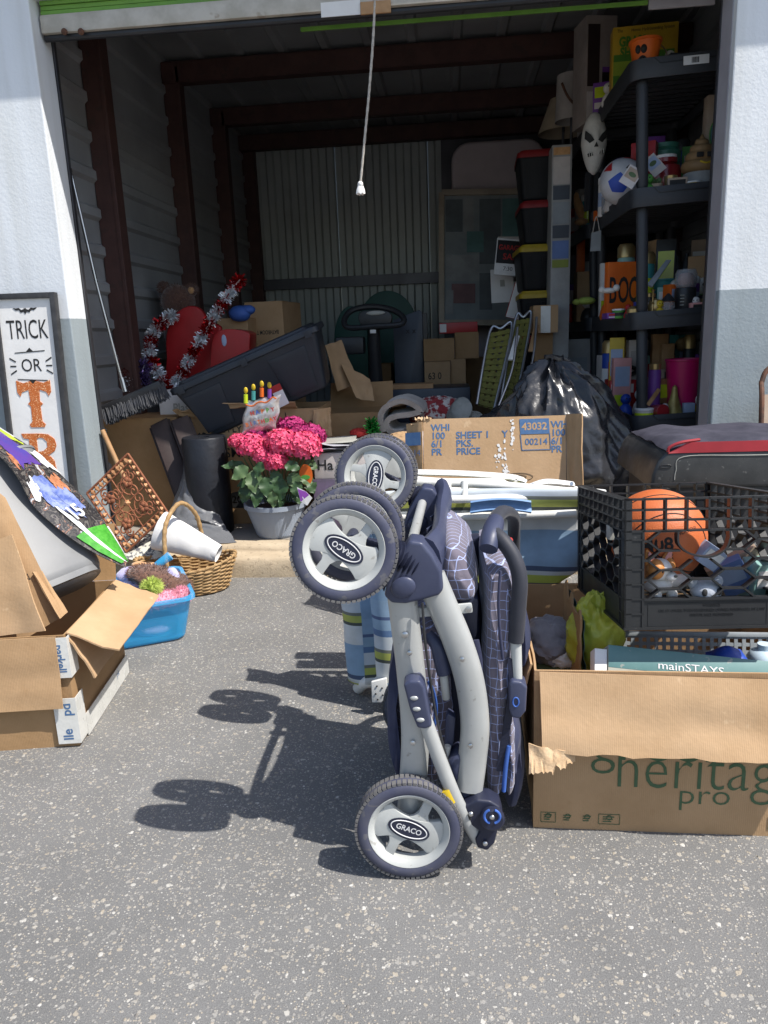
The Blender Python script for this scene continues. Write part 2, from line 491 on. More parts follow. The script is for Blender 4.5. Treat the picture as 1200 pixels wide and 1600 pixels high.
D('floor_conc', (.3, .27, .235), .8, (.22, .2, .17), 3, nd=8, bump=.3, bs=60)
fl = mb.build('unit_floor', 'floor_conc', smooth=0); tag(fl, kind='structure')

bld = T('storage_building', 'white and grey stucco storage unit building with open roll up doorway', 'building', (0, WALL_V, 0))
ST = stucco()
mb = MB(bld, w=True); mb.bb((-9, WALL_V, -.1), (JL, 3.66, 3.3)); mb.build('wall', ST, smooth=0, bevel=.006, label='stucco pier left of the doorway')
mb = MB(bld, w=True); mb.bb((JR, WALL_V, -.1), (9, 3.66, 3.3)); mb.build('wall', ST, smooth=0, bevel=.006, label='stucco pier right of the doorway')
mb = MB(bld, w=True); mb.bb((JL, WALL_V + .004, 2.655), (JR, 3.64, 3.3)); mb.build('lintel', ST, smooth=0)
mb = MB(bld, w=True)
mb.bb((-9, WALL_V - .17, 2.97), (9, 3.9, 3.05)); mb.bb((-9, WALL_V - .19, 2.955), (9, WALL_V - .165, 3.14))
mb.build('eave', 'white_plastic', smooth=0)
mb = MB(bld, w=True); mb.bb((-9.2, 3.6, 3.31), (9.2, BACK + .6, 3.36)); mb.build('roof', 'siding', smooth=0)
# jambs and door tracks
for s, x in ((1, JL), (-1, JR)):
    mb = MB(bld, w=True)
    mb.bb((x + s * .0, 3.662, .1), (x + s * .008, 3.685, 2.72)); mb.build('door_track', 'dark_steel', smooth=0)
    mb = MB(bld, w=True); mb.bb((x - s * .4, 3.664, 0), (x - s * .002, 3.69, 3.25)); mb.build('jamb_plate', 'dark_steel', smooth=0)
# right reveal is sheeted with a grey strip
mb = MB(bld, w=True); mb.bb((JR - .004, 3.535, .1), (JR - .0005, 3.66, 2.7)); mb.build('jamb_strip', 'jamb_grey', smooth=0)

def rib_profile(w, pitch, depth, flat):
    """trapezoid ribs along a length w: list of (s, d)"""
    out = []; s = 0
    while s < w:
        for a, d in ((0, 0), (pitch - flat - .03, 0), (pitch - flat - .012, depth), (pitch - .018, depth), (pitch, 0)):
            if s + a <= w: out.append((s + a, d))
        s += pitch
    return out
def sheet(e, name, o, along, across, nrm, length, width, pitch, depth, flat, mat, label=None):
    """ribbed sheet; ribs run along 'along'"""
    mb = MB(e, w=True); o = Vector(o); along = Vector(along); across = Vector(across); nrm = Vector(nrm)
    pr = rib_profile(width, pitch, depth, flat)
    vs = []
    for s, d in pr:
        p = o + across * s + nrm * d
        vs += [p, p + along * length]
    mb.add(vs, [(2 * i, 2 * i + 1, 2 * i + 3, 2 * i + 2) for i in range(len(pr) - 1)])
    return mb.build(name, mat, smooth=20, fix=False, label=label)
pv = [4.32, 5.58, 6.66]
ed = [3.69] + pv + [BACK]
for a, b in zip(ed[:-1], ed[1:]):
    sheet(bld, 'wall_sheet', (LW, a, SLAB - .02), (0, 1, 0), (0, 0, 1), (1, 0, 0), b - a + .01, CEIL, .2, .022, .05, 'siding')
    sheet(bld, 'wall_sheet', (RW, a, SLAB - .02), (0, 1, 0), (0, 0, 1), (-1, 0, 0), b - a + .01, CEIL, .2, .022, .05, 'siding')
for k in range(4):
    a = LW + k * .892
    sheet(bld, 'wall_sheet', (a, BACK, SLAB - .02), (0, 0, 1), (1, 0, 0), (0, -1, 0), CEIL, .8935, .1486, .024, .06, 'siding_back')
for k in range(4):
    a = LW + k * .892
    sheet(bld, 'ceiling_sheet', (a, 3.66, CEIL + .07), (0, 1, 0), (1, 0, 0), (0, 0, -1), BACK - 3.64, .8925, .2975, .025, .05, 'siding')
for v in pv + [BACK - .07]:
    mb = MB(bld, w=True); mb.bb((LW + .005, v - .045, SLAB), (LW + .12, v + .045, CEIL)); mb.bb((LW + .1, v - .05, SLAB), (LW + .125, v + .05, CEIL))
    mb.build('post', 'red_iron', smooth=0, bevel=.004)
    mb = MB(bld, w=True); mb.bb((RW - .12, v - .045, SLAB), (RW - .005, v + .045, CEIL)); mb.build('post', 'red_iron', smooth=0, bevel=.004)
for v in pv[1:] + [BACK - .14]:
    mb = MB(bld, w=True); mb.bb((LW + .005, v - .05, CEIL - .1), (RW - .005, v - .04, CEIL + .03)); mb.bb((LW + .005, v - .05, CEIL - .105), (RW - .005, v + .03, CEIL - .095))
    mb.bb((LW + .005, v - .05, CEIL + .02), (RW - .005, v + .03, CEIL + .03))
    mb.build('beam', 'red_iron', smooth=0)
g1 = at(430, 445, v=BACK - .06)
mb = MB(bld, w=True); mb.bb((LW + .1, BACK - .08, g1.z - .05), (RW, BACK - .03, g1.z + .05)); mb.build('girt', 'dark_steel', smooth=0)
g2 = at(700, 300, v=BACK - .06)
mb = MB(bld, w=True); mb.bb((g2.x - .06, BACK - .1, SLAB), (RW, BACK - .045, CEIL)); mb.build('back_panel', 'dark_steel', smooth=0)

# rolled up door: curtain end, bottom bar, seal
door = T('roll_up_door', 'raised roll up door with green curtain edge and dirty white bottom bar', 'door', (0, 3.58, 2.5))
mb = MB(door, w=True); mb.bb((JL + .01, 3.556, 2.52), (JR - .01, 3.60, 2.594)); mb.build('bottom_bar', 'door_bar', smooth=30, bevel=.006)
mb = MB(door, w=True)
for k in range(4): mb.bb((JL + .012, 3.566 + .004 * (k % 2), 2.595 + k * .02), (JR - .012, 3.585, 2.613 + k * .02))
mb.build('curtain', 'door_green', smooth=30, bevel=.004)
mb = MB(door, w=True)
mb.tube(spline([(JL + .01, 3.59, 2.512), (-.6, 3.59, 2.508), (.3, 3.59, 2.511), (JR - .01, 3.59, 2.512)], 12), .016, 10); mb.build('rubber_seal', 'black_plastic')
mb = MB(door, w=True)
a = at(470, 48, v=3.72); b = at(1012, 5, v=3.72)
mb.bb((a.x, 3.715, a.z - .004), (b.x, 3.725, a.z + .012)); mb.build('edge_strip', 'door_green', smooth=0)
mb = MB(door, w=True); c = at(1065, 3, v=3.72); mb.bb((b.x + .004, 3.713, c.z - .02), (JR - .02, 3.727, c.z + .05)); mb.build('guide_plate', 'jamb_grey', smooth=0)
a = at(532, 14, v=3.55); mb = MB(door, w=True); mb.bb((a.x - .085, 3.551, a.z - .026), (a.x + .085, 3.5545, a.z + .03)); mb.build('sticker', 'paper', smooth=0)
a = at(587, 12, v=3.55); mb = MB(door, w=True); mb.bb((a.x - .065, 3.543, a.z - .024), (a.x + .065, 3.5545, a.z + .024)); mb.build('latch_plate', 'wood', smooth=0, bevel=.003)
for px in (101, 127):
    a = at(px, 50, v=3.555); mb = MB(door, w=True); mb.lathe([(.014, 0), (.014, .006), (.006, .012)], a, (0, -1, 0), 12); mb.build('bolt', 'rust')
pts = spline([at(586, -4, v=3.545), at(583, 60, v=3.55), at(577, 140, v=3.56), at(570, 215, v=3.57), at(563, 288, v=3.57)], 14)
rp = T('pull_rope', 'thin pale rope with knotted white end hanging from the door bar', 'rope', tuple(pts[-1]))
mb = MB(rp, w=True); mb.tube(pts, [.0055 + .0008 * math.sin(i * 2.1) for i in range(len(pts))], 8); mb.build('cord', 'rope')
mb = MB(rp, w=True); k = pts[-1]
mb.ell(k, (.013, .013, .014), 12, 8); mb.lathe([(.008, 0), (.017, -.022), (.02, -.04), (.012, -.044)], k, seg=12, fn=lambda p, t: p + Vector((math.sin(3 * t) * .003, 0, math.sin(5 * t) * .004)))
mb.build('knot', 'paper')
# ================================================================ folded stroller
def decal(e, pts, m, mat, name='print', parent=None, w=False, th=.0006):
    mb = MB(e, w=w) if not w else MB(e, w=True)
    q = [m @ Vector((p[0], p[1], 0)) for p in pts]
    n = (m.to_3x3() @ Vector((0, 0, 1))).normalized()
    mb.poly([p + n * th for p in q], th, n)
    return mb.build(name, mat, parent, smooth=0)
def oval(a, b, n=28, cx=0, cy=0): return [(cx + a * math.cos(2 * math.pi * k / n), cy + b * math.sin(2 * math.pi * k / n)) for k in range(n)]
def rrect(w, h, r, n=5, cx=0, cy=0):
    out = []
    for sx, sy, a0 in ((1, 1, 0), (-1, 1, 90), (-1, -1, 180), (1, -1, 270)):
        for k in range(n + 1):
            a = R(a0 + 90 * k / n)
            out.append((cx + sx * (w / 2 - r) + r * math.cos(a), cy + sy * (h / 2 - r) + r * math.sin(a)))
    return out
def plaid():
    m, N, L, b = node_mat('plaid_cloth')
    tc = N.new('ShaderNodeTexCoord').outputs['Object']
    nw = N.new('ShaderNodeTexNoise'); nw.inputs['Scale'].default_value = 14; L.new(tc, nw.inputs['Vector'])
    ad = N.new('ShaderNodeVectorMath'); ad.operation = 'MULTIPLY_ADD'; ad.inputs[1].default_value = (.012, .012, .012); L.new(nw.outputs['Color'], ad.inputs[0]); L.new(tc, ad.inputs[2])
    sp = N.new('ShaderNodeSeparateXYZ'); L.new(ad.outputs[0], sp.inputs[0])
    s1 = N.new('ShaderNodeMath'); s1.operation = 'MULTIPLY_ADD'; s1.inputs[1].default_value = -.85; L.new(sp.outputs['Y'], s1.inputs[0]); L.new(sp.outputs['X'], s1.inputs[2])
    ls = []
    for src, k, wd in ((s1.outputs[0], 54, .085), (sp.outputs['Z'], 46, .07)):
        a = N.new('ShaderNodeMath'); a.operation = 'MULTIPLY'; a.inputs[1].default_value = k; L.new(src, a.inputs[0])
        f = N.new('ShaderNodeMath'); f.operation = 'FRACT'; L.new(a.outputs[0], f.inputs[0])
        g = N.new('ShaderNodeMath'); g.operation = 'LESS_THAN'; g.inputs[1].default_value = wd; L.new(f.outputs[0], g.inputs[0]); ls.append(g.outputs[0])
    mx = N.new('ShaderNodeMath'); mx.operation = 'MAXIMUM'; L.new(ls[0], mx.inputs[0]); L.new(ls[1], mx.inputs[1])
    fn = N.new('ShaderNodeTexNoise'); fn.inputs['Scale'].default_value = 6; L.new(tc, fn.inputs['Vector'])
    base = ramp(N, L, fn.outputs['Fac'], [(.35, (.13, .115, .15)), (.65, (.165, .148, .185))])
    c = mixc(N, L, mx.outputs[0], base, (.36, .42, .68))
    L.new(c, b.inputs['Base Color']); b.inputs['Roughness'].default_value = .85; b.inputs['Sheen Weight'].default_value = .25; b.inputs['Specular IOR Level'].default_value = .2
    wv = N.new('ShaderNodeTexNoise'); wv.inputs['Scale'].default_value = 420; L.new(tc, wv.inputs['Vector'])
    bp = N.new('ShaderNodeBump'); bp.inputs['Strength'].default_value = .35; bp.inputs['Distance'].default_value = .001; L.new(wv.outputs['Fac'], bp.inputs['Height']); L.new(bp.outputs['Normal'], b.inputs['Normal'])
    return m
PLAID = plaid()
D('navy_cloth', (.03, .034, .07), .8, (.045, .05, .095), 9, bump=.6, bs=300, sheen=.1, spec=.25)
D('blue_trim', (.05, .13, .45), .6)
D('foam', (.02, .022, .032), .6, (.026, .028, .04), 10, bump=.35, bs=420, sheen=.1)
D('tyre', (.05, .055, .095), .62, (.075, .078, .11), 12, nd=7, bump=.15, bs=150, speck=((.16, .155, .15), 40, .45, .6))
D('tread', (.095, .093, .097), .9, (.15, .145, .14), 22, nd=6, bump=.4, bs=150)
D('wheel_plastic', (.48, .495, .48), .4, (.4, .41, .395), 7, nd=8, rvar=.1, speck=((.24, .22, .19), 50, .55, .66))
D('far_grey', (.42, .42, .38), .5)

st = T('folded_stroller', 'folded navy plaid stroller standing on end with grey frame on the asphalt', 'stroller', (-.02, 1.6, 0))
def S(px, py, v): return at(px, py, v=v)
def wheel(c, r, rot, axis=(0, -1, 0), name='wheel', logo=True, wid=.036):
    """wheel facing 'axis'; returns the wheel part with tyre, rim and badge under it"""
    zax = Vector(axis).normalized()
    x = Vector((0, 0, 1)).cross(zax).normalized(); y = zax.cross(x)
    m = Matrix((x, y, zax)).transposed().to_4x4(); m.translation = Vector(c)
    mt = m @ Matrix.Rotation(R(rot), 4, 'Z')
    inv = MAT[st].inverted()
    # hub carries the rest
    mb = MB(st, m=inv @ m); mb.lathe([(.014, -wid * .75), (.018, -wid * .3), (.018, wid * .1), (.012, wid * .12)], seg=20)
    hub = mb.build(name, 'wheel_plastic')
    # tyre
    mb = MB(st, m=inv @ m)
    prof = [(.755, -.44), (.80, -.5), (.90, -.48), (.965, -.36), (.99, -.16), (.995, 0), (.99, .16), (.965, .36), (.90, .48), (.80, .5), (.755, .44), (.752, -.44)]
    mb.lathe([(a * r, b * wid) for a, b in prof], seg=72, cap=False)
    mb.build('tyre', 'tyre', hub, smooth=50)
    mb = MB(st, m=inv @ m)
    n = 64
    for k in range(n):
        for s, off in ((-1, 0), (1, .5)):
            t = 2 * math.pi * (k + off) / n
            p = Vector((math.cos(t), math.sin(t), 0)); tg = Vector((-math.sin(t), math.cos(t), 0))
            rm = Matrix((tg, p, Vector((0, 0, 1)))).transposed()
            mb.box(p * r * .9705 + Vector((0, 0, s * wid * .24)), (r * .07, r * .05, wid * .36), rm)
    mb.build('tread', 'tread', hub, smooth=0)
    # rim: dished ring, wide band, two spokes
    mb = MB(st, m=inv @ mt)
    mb.lathe([(.63 * r, -.3 * wid), (.63 * r, .16 * wid), (.65 * r, .25 * wid), (.70 * r, .40 * wid), (.745 * r, .46 * wid), (.765 * r, .40 * wid), (.765 * r, -.42 * wid), (.70 * r, -.44 * wid)], seg=64, cap=False)
    rim = mb.build('rim', 'wheel_plastic', hub, smooth=40)
    mb = MB(st, m=inv @ mt)
    xs = [i / 16 * 2 - 1 for i in range(17)]
    up = []
    for q in xs:
        xx = q * .64
        w_ = .215 + .26 * abs(q) ** 2.2
        lim = math.sqrt(max(.645 ** 2 - xx * xx, 0.0))
        up.append((xx, min(w_, lim)))
    pl = [(a * r, b * r, .18 * wid) for a, b in up] + [(a * r, -b * r, .18 * wid) for a, b in reversed(up)]
    # remove doubled ends
    pts = []
    for p in pl:
        if not pts or (Vector(p) - Vector(pts[-1])).length > 1e-4: pts.append(p)
    if (Vector(pts[0]) - Vector(pts[-1])).length < 1e-4: pts.pop()
    mb.poly(pts, wid * .3, (0, 0, 1))
    for s in (1, -1):
        sk = [(-.13, .17), (.0, .27), (.06, .38), (.07, .64), (.25, .60), (.24, .38), (.28, .29), (.36, .2)]
        sk = [(s * a * r, s * b * r, .15 * wid) for a, b in sk]
        mb.poly(sk, wid * .25, (0, 0, 1))
    mb.build('spoke_plate', 'wheel_plastic', hub, smooth=30, bevel=.0016)
    if logo:
        lm = inv @ mt @ Matrix.Translation((0, 0, .18 * wid + .0006))
        decal(st, oval(.40 * r, .205 * r), lm, 'navy_dark', 'badge', hub, th=.0012)
        ring = oval(.345 * r, .155 * r, 40)
        mb = MB(st, m=lm); mb.tube([(a, b, .0012) for a, b in ring], .0013, 6, closed=True); mb.build('badge_ring', 'ink_white', hub)
        text(st, 'GRACO', .155 * r, lm @ Matrix.Translation((0, 0, .0016)), 'ink_white', hub, sx=.9, bold=.0003)
    return hub
RF, RR = .1065, .117
NF, NF2, FF, FF2 = V(-.209, 1.37, .752), V(-.203, 1.478, .756), V(-.195, 1.88, .798), V(-.195, 1.985, .79)
wheel(NF, RF, 144, (.08, -1, .1)); wheel(NF2, RF, 60, (.08, -1, .1), logo=False)
wheel(FF, RF, -97, (-.02, -1, .2)); wheel(FF2, RF, 20, (-.02, -1, .2), logo=False)
RN, RFAR = V(-.104, 1.395, RR), V(-.09, 1.93, RR)
wheel(RN, RR, -22, (.05, -1, .02), wid=.042); wheel(RFAR, RR, 40, (.05, -1, .02), logo=False, wid=.042)
def tb(name, pts, r, mat, asp=1.0, up=None, n=8, seg=14, parent=None, bevel=0):
    mb = MB(st, w=True); mb.tube(spline(pts, n), r, seg, asp=asp, up=up); return mb.build(name, mat, parent, smooth=50)
# axles
tb('front_axle', [NF, (NF + NF2) / 2, NF2], .011, 'navy_dark'); tb('front_axle', [FF, (FF + FF2) / 2, FF2], .011, 'navy_dark')
tb('rear_axle', [RN, (RN + RFAR) / 2, RFAR], .009, 'steel')
VN, VF = 1.44, 1.87
DV = VF - VN
# near and far side frames
A = [S(625, 905, VN), S(634, 980, VN), S(642, 1050, VN), S(648, 1120, VN), S(648, 1180, VN), S(640, 1290, VN - .01)]
B = [S(672, 900, VN), S(693, 950, VN), S(716, 1005, VN), S(734, 1065, VN), S(742, 1130, VN), S(738, 1185, VN), S(732, 1232, VN)]
for s, off in ((0, V(0, 0, 0)), (1, V(.012, DV, .02))):
    tb('frame_tube', [p + off for p in A], .031, 'silver_paint', asp=.62, up=(0, 1, 0))
    tb('frame_tube', [p + off for p in B], .0315, 'silver_paint', asp=.62, up=(0, 1, 0))
    mb = MB(st, w=True)
    mb.lathe([(.007, 0), (.007, .004), (.004, .006)], S(634, 985, VN) + off + V(0, -.021, 0), (0, -1, 0), 12); mb.build('rivet', 'steel')
    # navy hub that the two tubes plug into
    cap = [(600, 932), (604, 912), (612, 890), (628, 862), (640, 845), (660, 848), (676, 868), (690, 893), (693, 922), (686, 931), (660, 938), (634, 944), (612, 943)]
    mb = MB(st, w=True)
    lo = [S(a, b, VN - .031) + off for a, b in cap]
    mb.poly(list(reversed(lo)), .064, (0, -1, 0)); hb = mb.build('frame_hub', 'navy', smooth=40, bevel=.009, seg=3)
    mb = MB(st, w=True); c = S(630, 918, VN - .035) + off
    mb.ell(c, (.026, .008, .022), 24, 10, rot=(0, -25, 0)); mb.build('hub_button', 'navy', hb)
    if s == 0:
        mb = MB(st, w=True); mb.poly(list(reversed([S(a, b, VN - .02) for a, b in ((604, 914), (592, 906), (588, 909), (596, 918), (600, 926))])), .03, (0, -1, 0)); mb.build('lock_lever', 'navy_dark', hb, bevel=.003)
# bellows between wheels and hubs
for (a, b) in ((S(607, 862, 1.42), S(648, 880, 1.44)), (S(648, 775, 1.93), S(676, 790, 1.9))):
    mb = MB(st, w=True); n = 46; ps = [a.lerp(b, i / (n - 1)) for i in range(n)]
    mb.tube(ps, [.027 + .0042 * math.sin(i * .98) + (.004 * i / n) for i in range(n)], 20); mb.build('bellows', 'navy_dark', smooth=60)
tb('caster_fork', [(NF + NF2) / 2, S(590, 858, 1.42), S(612, 864, 1.42)], [.014, .02, .022], 'navy_dark')
tb('caster_fork', [(FF + FF2) / 2, S(640, 768, 1.93), S(655, 778, 1.93)], [.014, .02, .022], 'navy_dark')
# cross yoke between the near and far hubs
yk = [S(668, 880, 1.46), S(683, 852, 1.55), S(688, 830, 1.65), S(690, 805, 1.76), S(694, 782, 1.85), S(690, 770, 1.90)]
mb = MB(st, w=True); sp_ = spline(yk, 8)
mb.tube(sp_, [.03, .02, .018, .02, .022], 12, asp=1.9, up=(0, 0, 1)); mb.build('cross_yoke', 'navy', smooth=45)
tb('footrest_bar', [S(636, 880, 1.49), S(647, 835, 1.62), S(660, 785, 1.85)], .0115, 'silver_paint')
for k in range(5):
    a = S(655 + k * 6, 868 - k * 19, 1.5 + k * .08); b = S(684 + k * 1.5, 850 - k * 17, 1.55 + k * .075)
    mb = MB(st, w=True); mb.bar(a, b, .003, .012); mb.build('yoke_rib', 'navy')
mb = MB(st, w=True); mb.box(S(640, 838, 1.8), (.05, .02, .05)); mb.build('latch_block', 'navy_dark', bevel=.008)
# rear link with sleeve
tb('rear_link', [S(652, 1090, 1.405), S(668, 1135, 1.405), S(690, 1195, 1.405), S(715, 1255, 1.405), S(748, 1312, 1.42)], .0155, 'silver_paint', asp=.8, up=(0, 1, 0))
mb = MB(st, w=True)
mb.poly(list(reversed([S(a, b, 1.385) for a, b in ((630, 1070), (640, 1064), (656, 1064), (663, 1074), (670, 1110), (675, 1136), (664, 1140), (652, 1138), (640, 1108))])), .045, (0, -1, 0)); sl = mb.build('link_sleeve', 'navy', bevel=.006, seg=3, smooth=40)
for p in ((647, 1091), (651, 1108), (657, 1125)):
    mb = MB(st, w=True); mb.ell(S(p[0], p[1], 1.385), (.0085, .003, .005), 14, 8); mb.build('slot', 'silver_paint', sl)
mb = MB(st, w=True); mb.tube([S(694, 1232, 1.402), S(704, 1252, 1.402)], .0168, 14, asp=.85, up=(0, 1, 0)); mb.build('tape', 'yellow_plastic')
# lower joint
mb = MB(st, w=True)
mb.poly(list(reversed([S(a, b, 1.40) for a, b in ((722, 1262), (745, 1250), (766, 1252), (782, 1262), (787, 1280), (778, 1298), (773, 1318), (762, 1330), (746, 1326), (742, 1312), (750, 1300), (736, 1290))])), .05, (0, -1, 0)); jt = mb.build('pivot_joint', 'navy_dark', bevel=.006, seg=3)
mb = MB(st, w=True); mb.lathe([(.026, 0), (.026, .012), (.022, .015)], S(769, 1276, 1.395), (0, -1, 0), 28); pv_ = mb.build('pivot_disc', 'navy_dark', jt)
mb = MB(st, w=True)
for a0, a1 in ((110, 250), (-70, 70)):
    c = S(769, 1276, 1.3795); mb.tube([c + V(math.cos(R(a)) * .0165, 0, math.sin(R(a)) * .0165) for a in range(a0, a1 + 1, 14)], .0028, 8)
mb.build('blue_arc', 'blue_trim', jt)
for p in ((769, 1277, 1.378), (736, 1272, 1.395), (758, 1318, 1.395)):
    mb = MB(st, w=True); mb.ell(S(*p), (.0058, .004, .0058), 14, 8); mb.build('rivet', 'steel', jt)
mb = MB(st, w=True); mb.poly(list(reversed([S(a, b, 1.43) for a, b in ((700, 1190), (716, 1178), (752, 1203), (750, 1250), (725, 1262), (716, 1235))])), .06, (0, -1, 0)); mb.build('tube_socket', 'navy', bevel=.008)
tb('lower_crossbar', [S(755, 1290, 1.43), S(765, 1270, 1.6), S(775, 1245, 1.88)], .012, 'navy_dark')
# handle
H0 = [S(806, 1002, 1.47), S(810, 950, 1.47), S(812, 905, 1.475), S(803, 872, 1.485), S(786, 846, 1.5), S(770, 832, 1.52)]
tb('foam_grip', H0, .0165, 'foam', n=8)
H1 = [S(772, 822, 1.56), S(776, 808, 1.64), S(788, 800, 1.73), S(802, 808, 1.83), S(803, 834, 1.9), S(803, 880, 1.93)]
tb('foam_grip', H1, .0165, 'foam', n=8)
mb = MB(st, w=True); mb.tube(spline([S(763, 858, 1.49), S(768, 835, 1.52), S(774, 815, 1.58)], 8), [.019, .022, .022, .019], 18); gj = mb.build('handle_joint', 'navy', smooth=40)
mb = MB(st, w=True); c = S(793, 845, 1.51); mb.lathe([(.007, -.008), (.0075, .008), (.004, .011)], c, (1, -.2, 0), 14); mb.build('red_button', 'ink_red', gj)
tb('handle_tube', [S(806, 1000, 1.47), S(807, 1040, 1.47), S(808, 1085, 1.47)], .0118, 'wheel_plastic')
tb('handle_tube', [S(803, 878, 1.93), S(806, 930, 1.93), S(810, 1000, 1.93)], .0118, 'wheel_plastic')
mb = MB(st, w=True); mb.poly(list(reversed([S(a, b, 1.445) for a, b in ((795, 1070), (800, 1064), (815, 1066), (824, 1074), (822, 1112), (812, 1124), (800, 1122), (796, 1110))])), .05, (0, -1, 0)); lk = mb.build('fold_latch', 'navy', bevel=.006, seg=3)
mb = MB(st, w=True); c = S(806, 1097, 1.4435); mb.tube([c + V(.0062 * math.cos(a * .4), 0, .0105 * math.sin(a * .4)) for a in range(16)], .0016, 6, closed=True); mb.build('latch_slot', 'blue_trim', lk)
# brackets
for (p0, p1) in (((650, 950), (738, 952)), ((700, 848), (745, 850))):
    v = 1.45 if p0[1] > 900 else 1.8
    mb = MB(st, w=True); a = S(*p0, v); b = S(*p1, v); mb.bar(a + V(0, 0, -.01), b + V(0, 0, .004), .01, .021); br = mb.build('link_bar', 'wheel_plastic', bevel=.004)
    mb = MB(st, w=True); mb.lathe([(.0065, 0), (.0065, .004), (.003, .005)], b + V(-.008, -.006, .003), (0, -1, 0), 14); mb.build('rivet', 'steel', br)
mb = MB(st, w=True); mb.poly(list(reversed([S(a, b, 1.75) for a, b in ((722, 862), (730, 842), (750, 840), (750, 880), (742, 915), (728, 880))])), .05, (0, -1, 0)); mb.build('side_plate', 'navy_dark', bevel=.005)
mb = MB(st, w=True); mb.poly(list(reversed([S(a, b, 1.5) for a, b in ((715, 940), (735, 932), (748, 936), (746, 990), (735, 1020), (722, 985))])), .12, (0, -1, 0)); mb.build('side_plate', 'navy_dark', bevel=.008)
tb('recline_arm', [S(668, 990, 1.47), S(683, 1010, 1.46), S(690, 1035, 1.46), S(694, 1052, 1.46)], [.012, .0165, .016], 'navy')
tb('recline_rod', [S(692, 1045, 1.46), S(695, 1070, 1.46), S(697, 1090, 1.47)], .009, 'wheel_plastic')
mb = MB(st, w=True); mb.poly(list(reversed([S(a, b, 1.46) for a, b in ((697, 1122), (700, 1115), (712, 1122), (709, 1160), (702, 1180), (694, 1172))])), .03, (0, -1, 0)); mb.build('strap_clip', 'navy', bevel=.004)
tb('strap_rod', [S(700, 1165, 1.45), S(696, 1182, 1.45), S(692, 1195, 1.45)], .007, 'wheel_plastic')
# cloth pads
def pad(name, pts, v0, v1, mat, edge=.02, wr=.004, sc=9.0, seed=0, n=5, parent=None):
    out = spline([(a, b, 0) for a, b in pts], n, closed=True)
    o0 = [S(p.x, p.y, v0) for p in out]
    c = sum(o0, Vector()) / len(o0)
    hx = max(abs(p.x - c.x) for p in o0); hz = max(abs(p.z - c.z) for p in o0)
    k = len(o0); vs = []; fs = []
    lay = [(0, 1.0), (.04, .62), (.16, .28), (.35, .08), (.6, 0), (.8, .06), (.93, .3), (1, .9)]
    for t, ins in lay:
        d = edge * ins
        for p in o0:
            q = V(c.x + (p.x - c.x) * max(1 - d / hx, .1), v0 + (v1 - v0) * t, c.z + (p.z - c.z) * max(1 - d / hz, .1))
            w_ = Vector(noise.noise_vector(q * sc + V(seed, 0, 0))) * wr + Vector(noise.noise_vector(q * sc * 3 + V(seed, 5, 0))) * wr * .4
            vs.append(q + w_)
    for i in range(len(lay) - 1):
        for j in range(k):
            fs.append((i * k + j, i * k + (j + 1) % k, (i + 1) * k + (j + 1) % k, (i + 1) * k + j))
    # domed front and back caps
    for base, sgn, v in ((0, -1, v0), ((len(lay) - 1) * k, 1, v1)):
        rings = [base]
        for f in (.66, .33):
            rings.append(len(vs))
            for j in range(k):
                p = vs[base + j]; q = V(c.x + (p.x - c.x) * f, p.y + sgn * (1 - f) * .012, c.z + (p.z - c.z) * f)
                vs.append(q + Vector(noise.noise_vector(q * sc + V(seed, 2, 0))) * wr)
        cc = len(vs); vs.append(V(c.x, v + sgn * .014, c.z))
        for a, b in zip(rings[:-1], rings[1:]):
            for j in range(k): fs.append((a + j, a + (j + 1) % k, b + (j + 1) % k, b + j))
        for j in range(k): fs.append((rings[-1] + j, rings[-1] + (j + 1) % k, cc))
    mb = MB(st, w=True); mb.add(vs, fs)
    return mb.build(name, mat, parent, smooth=60)
pad('seat_pad', [(688, 858), (700, 845), (720, 858), (742, 885), (752, 918), (748, 944), (715, 948), (690, 930), (680, 895)], 1.49, 1.84, PLAID, .02, .006, 12, seed=1)
pad('seat_pad', [(757, 905), (764, 892), (782, 888), (800, 896), (809, 920), (810, 985), (806, 1050), (800, 1120), (796, 1180), (790, 1235), (780, 1252), (765, 1250), (757, 1215), (753, 1120), (755, 1000)], 1.475, 1.86, PLAID, .018, .0075, 13, seed=3)
tb('piping', [S(782, 892, 1.468), S(779, 940, 1.462), S(781, 985, 1.462), S(786, 1030, 1.465)], .0032, 'navy_cloth')
pad('seat_pocket', [(608, 1120), (612, 1050), (628, 1005), (655, 975), (684, 985), (700, 1030), (714, 1090), (716, 1120), (700, 1165), (690, 1230), (660, 1250), (630, 1225), (614, 1180)], 1.52, 1.86, PLAID, .03, .009, 12, seed=5)
pad('seat_side', [(602, 1120), (608, 1040), (622, 985), (634, 975), (630, 1010), (618, 1060), (614, 1120), (620, 1180), (636, 1230), (622, 1215), (606, 1170)], 1.49, 1.80, 'navy_cloth', .006, .004, seed=8)
tb('trim_band', [S(670, 1065, 1.50), S(678, 1085, 1.50), S(681, 1110, 1.50), S(677, 1140, 1.50), S(668, 1165, 1.51)], .0045, 'blue_trim')
pad('storage_basket', [(786, 1140), (800, 1115), (815, 1128), (824, 1170), (828, 1225), (818, 1262), (800, 1270), (788, 1262), (784, 1210)], 1.52, 1.90, 'navy_cloth', .02, .007, 14, seed=11)
pad('storage_flap', [(790, 1110), (800, 1120), (806, 1150), (804, 1200), (802, 1235), (792, 1245), (789, 1200), (793, 1150)], 1.47, 1.56, PLAID, .008, .006, 16, seed=12)
mb = MB(st, w=True); sp_ = spline([S(799, 1030, 1.465), S(801, 1070, 1.462), S(796, 1110, 1.462), S(788, 1160, 1.462), S(781, 1205, 1.465)], 26)
for i, p in enumerate(sp_[:-1]): mb.bar(p + V(-.008, 0, .001), p + V(.008, 0, 0), .004, .0022)
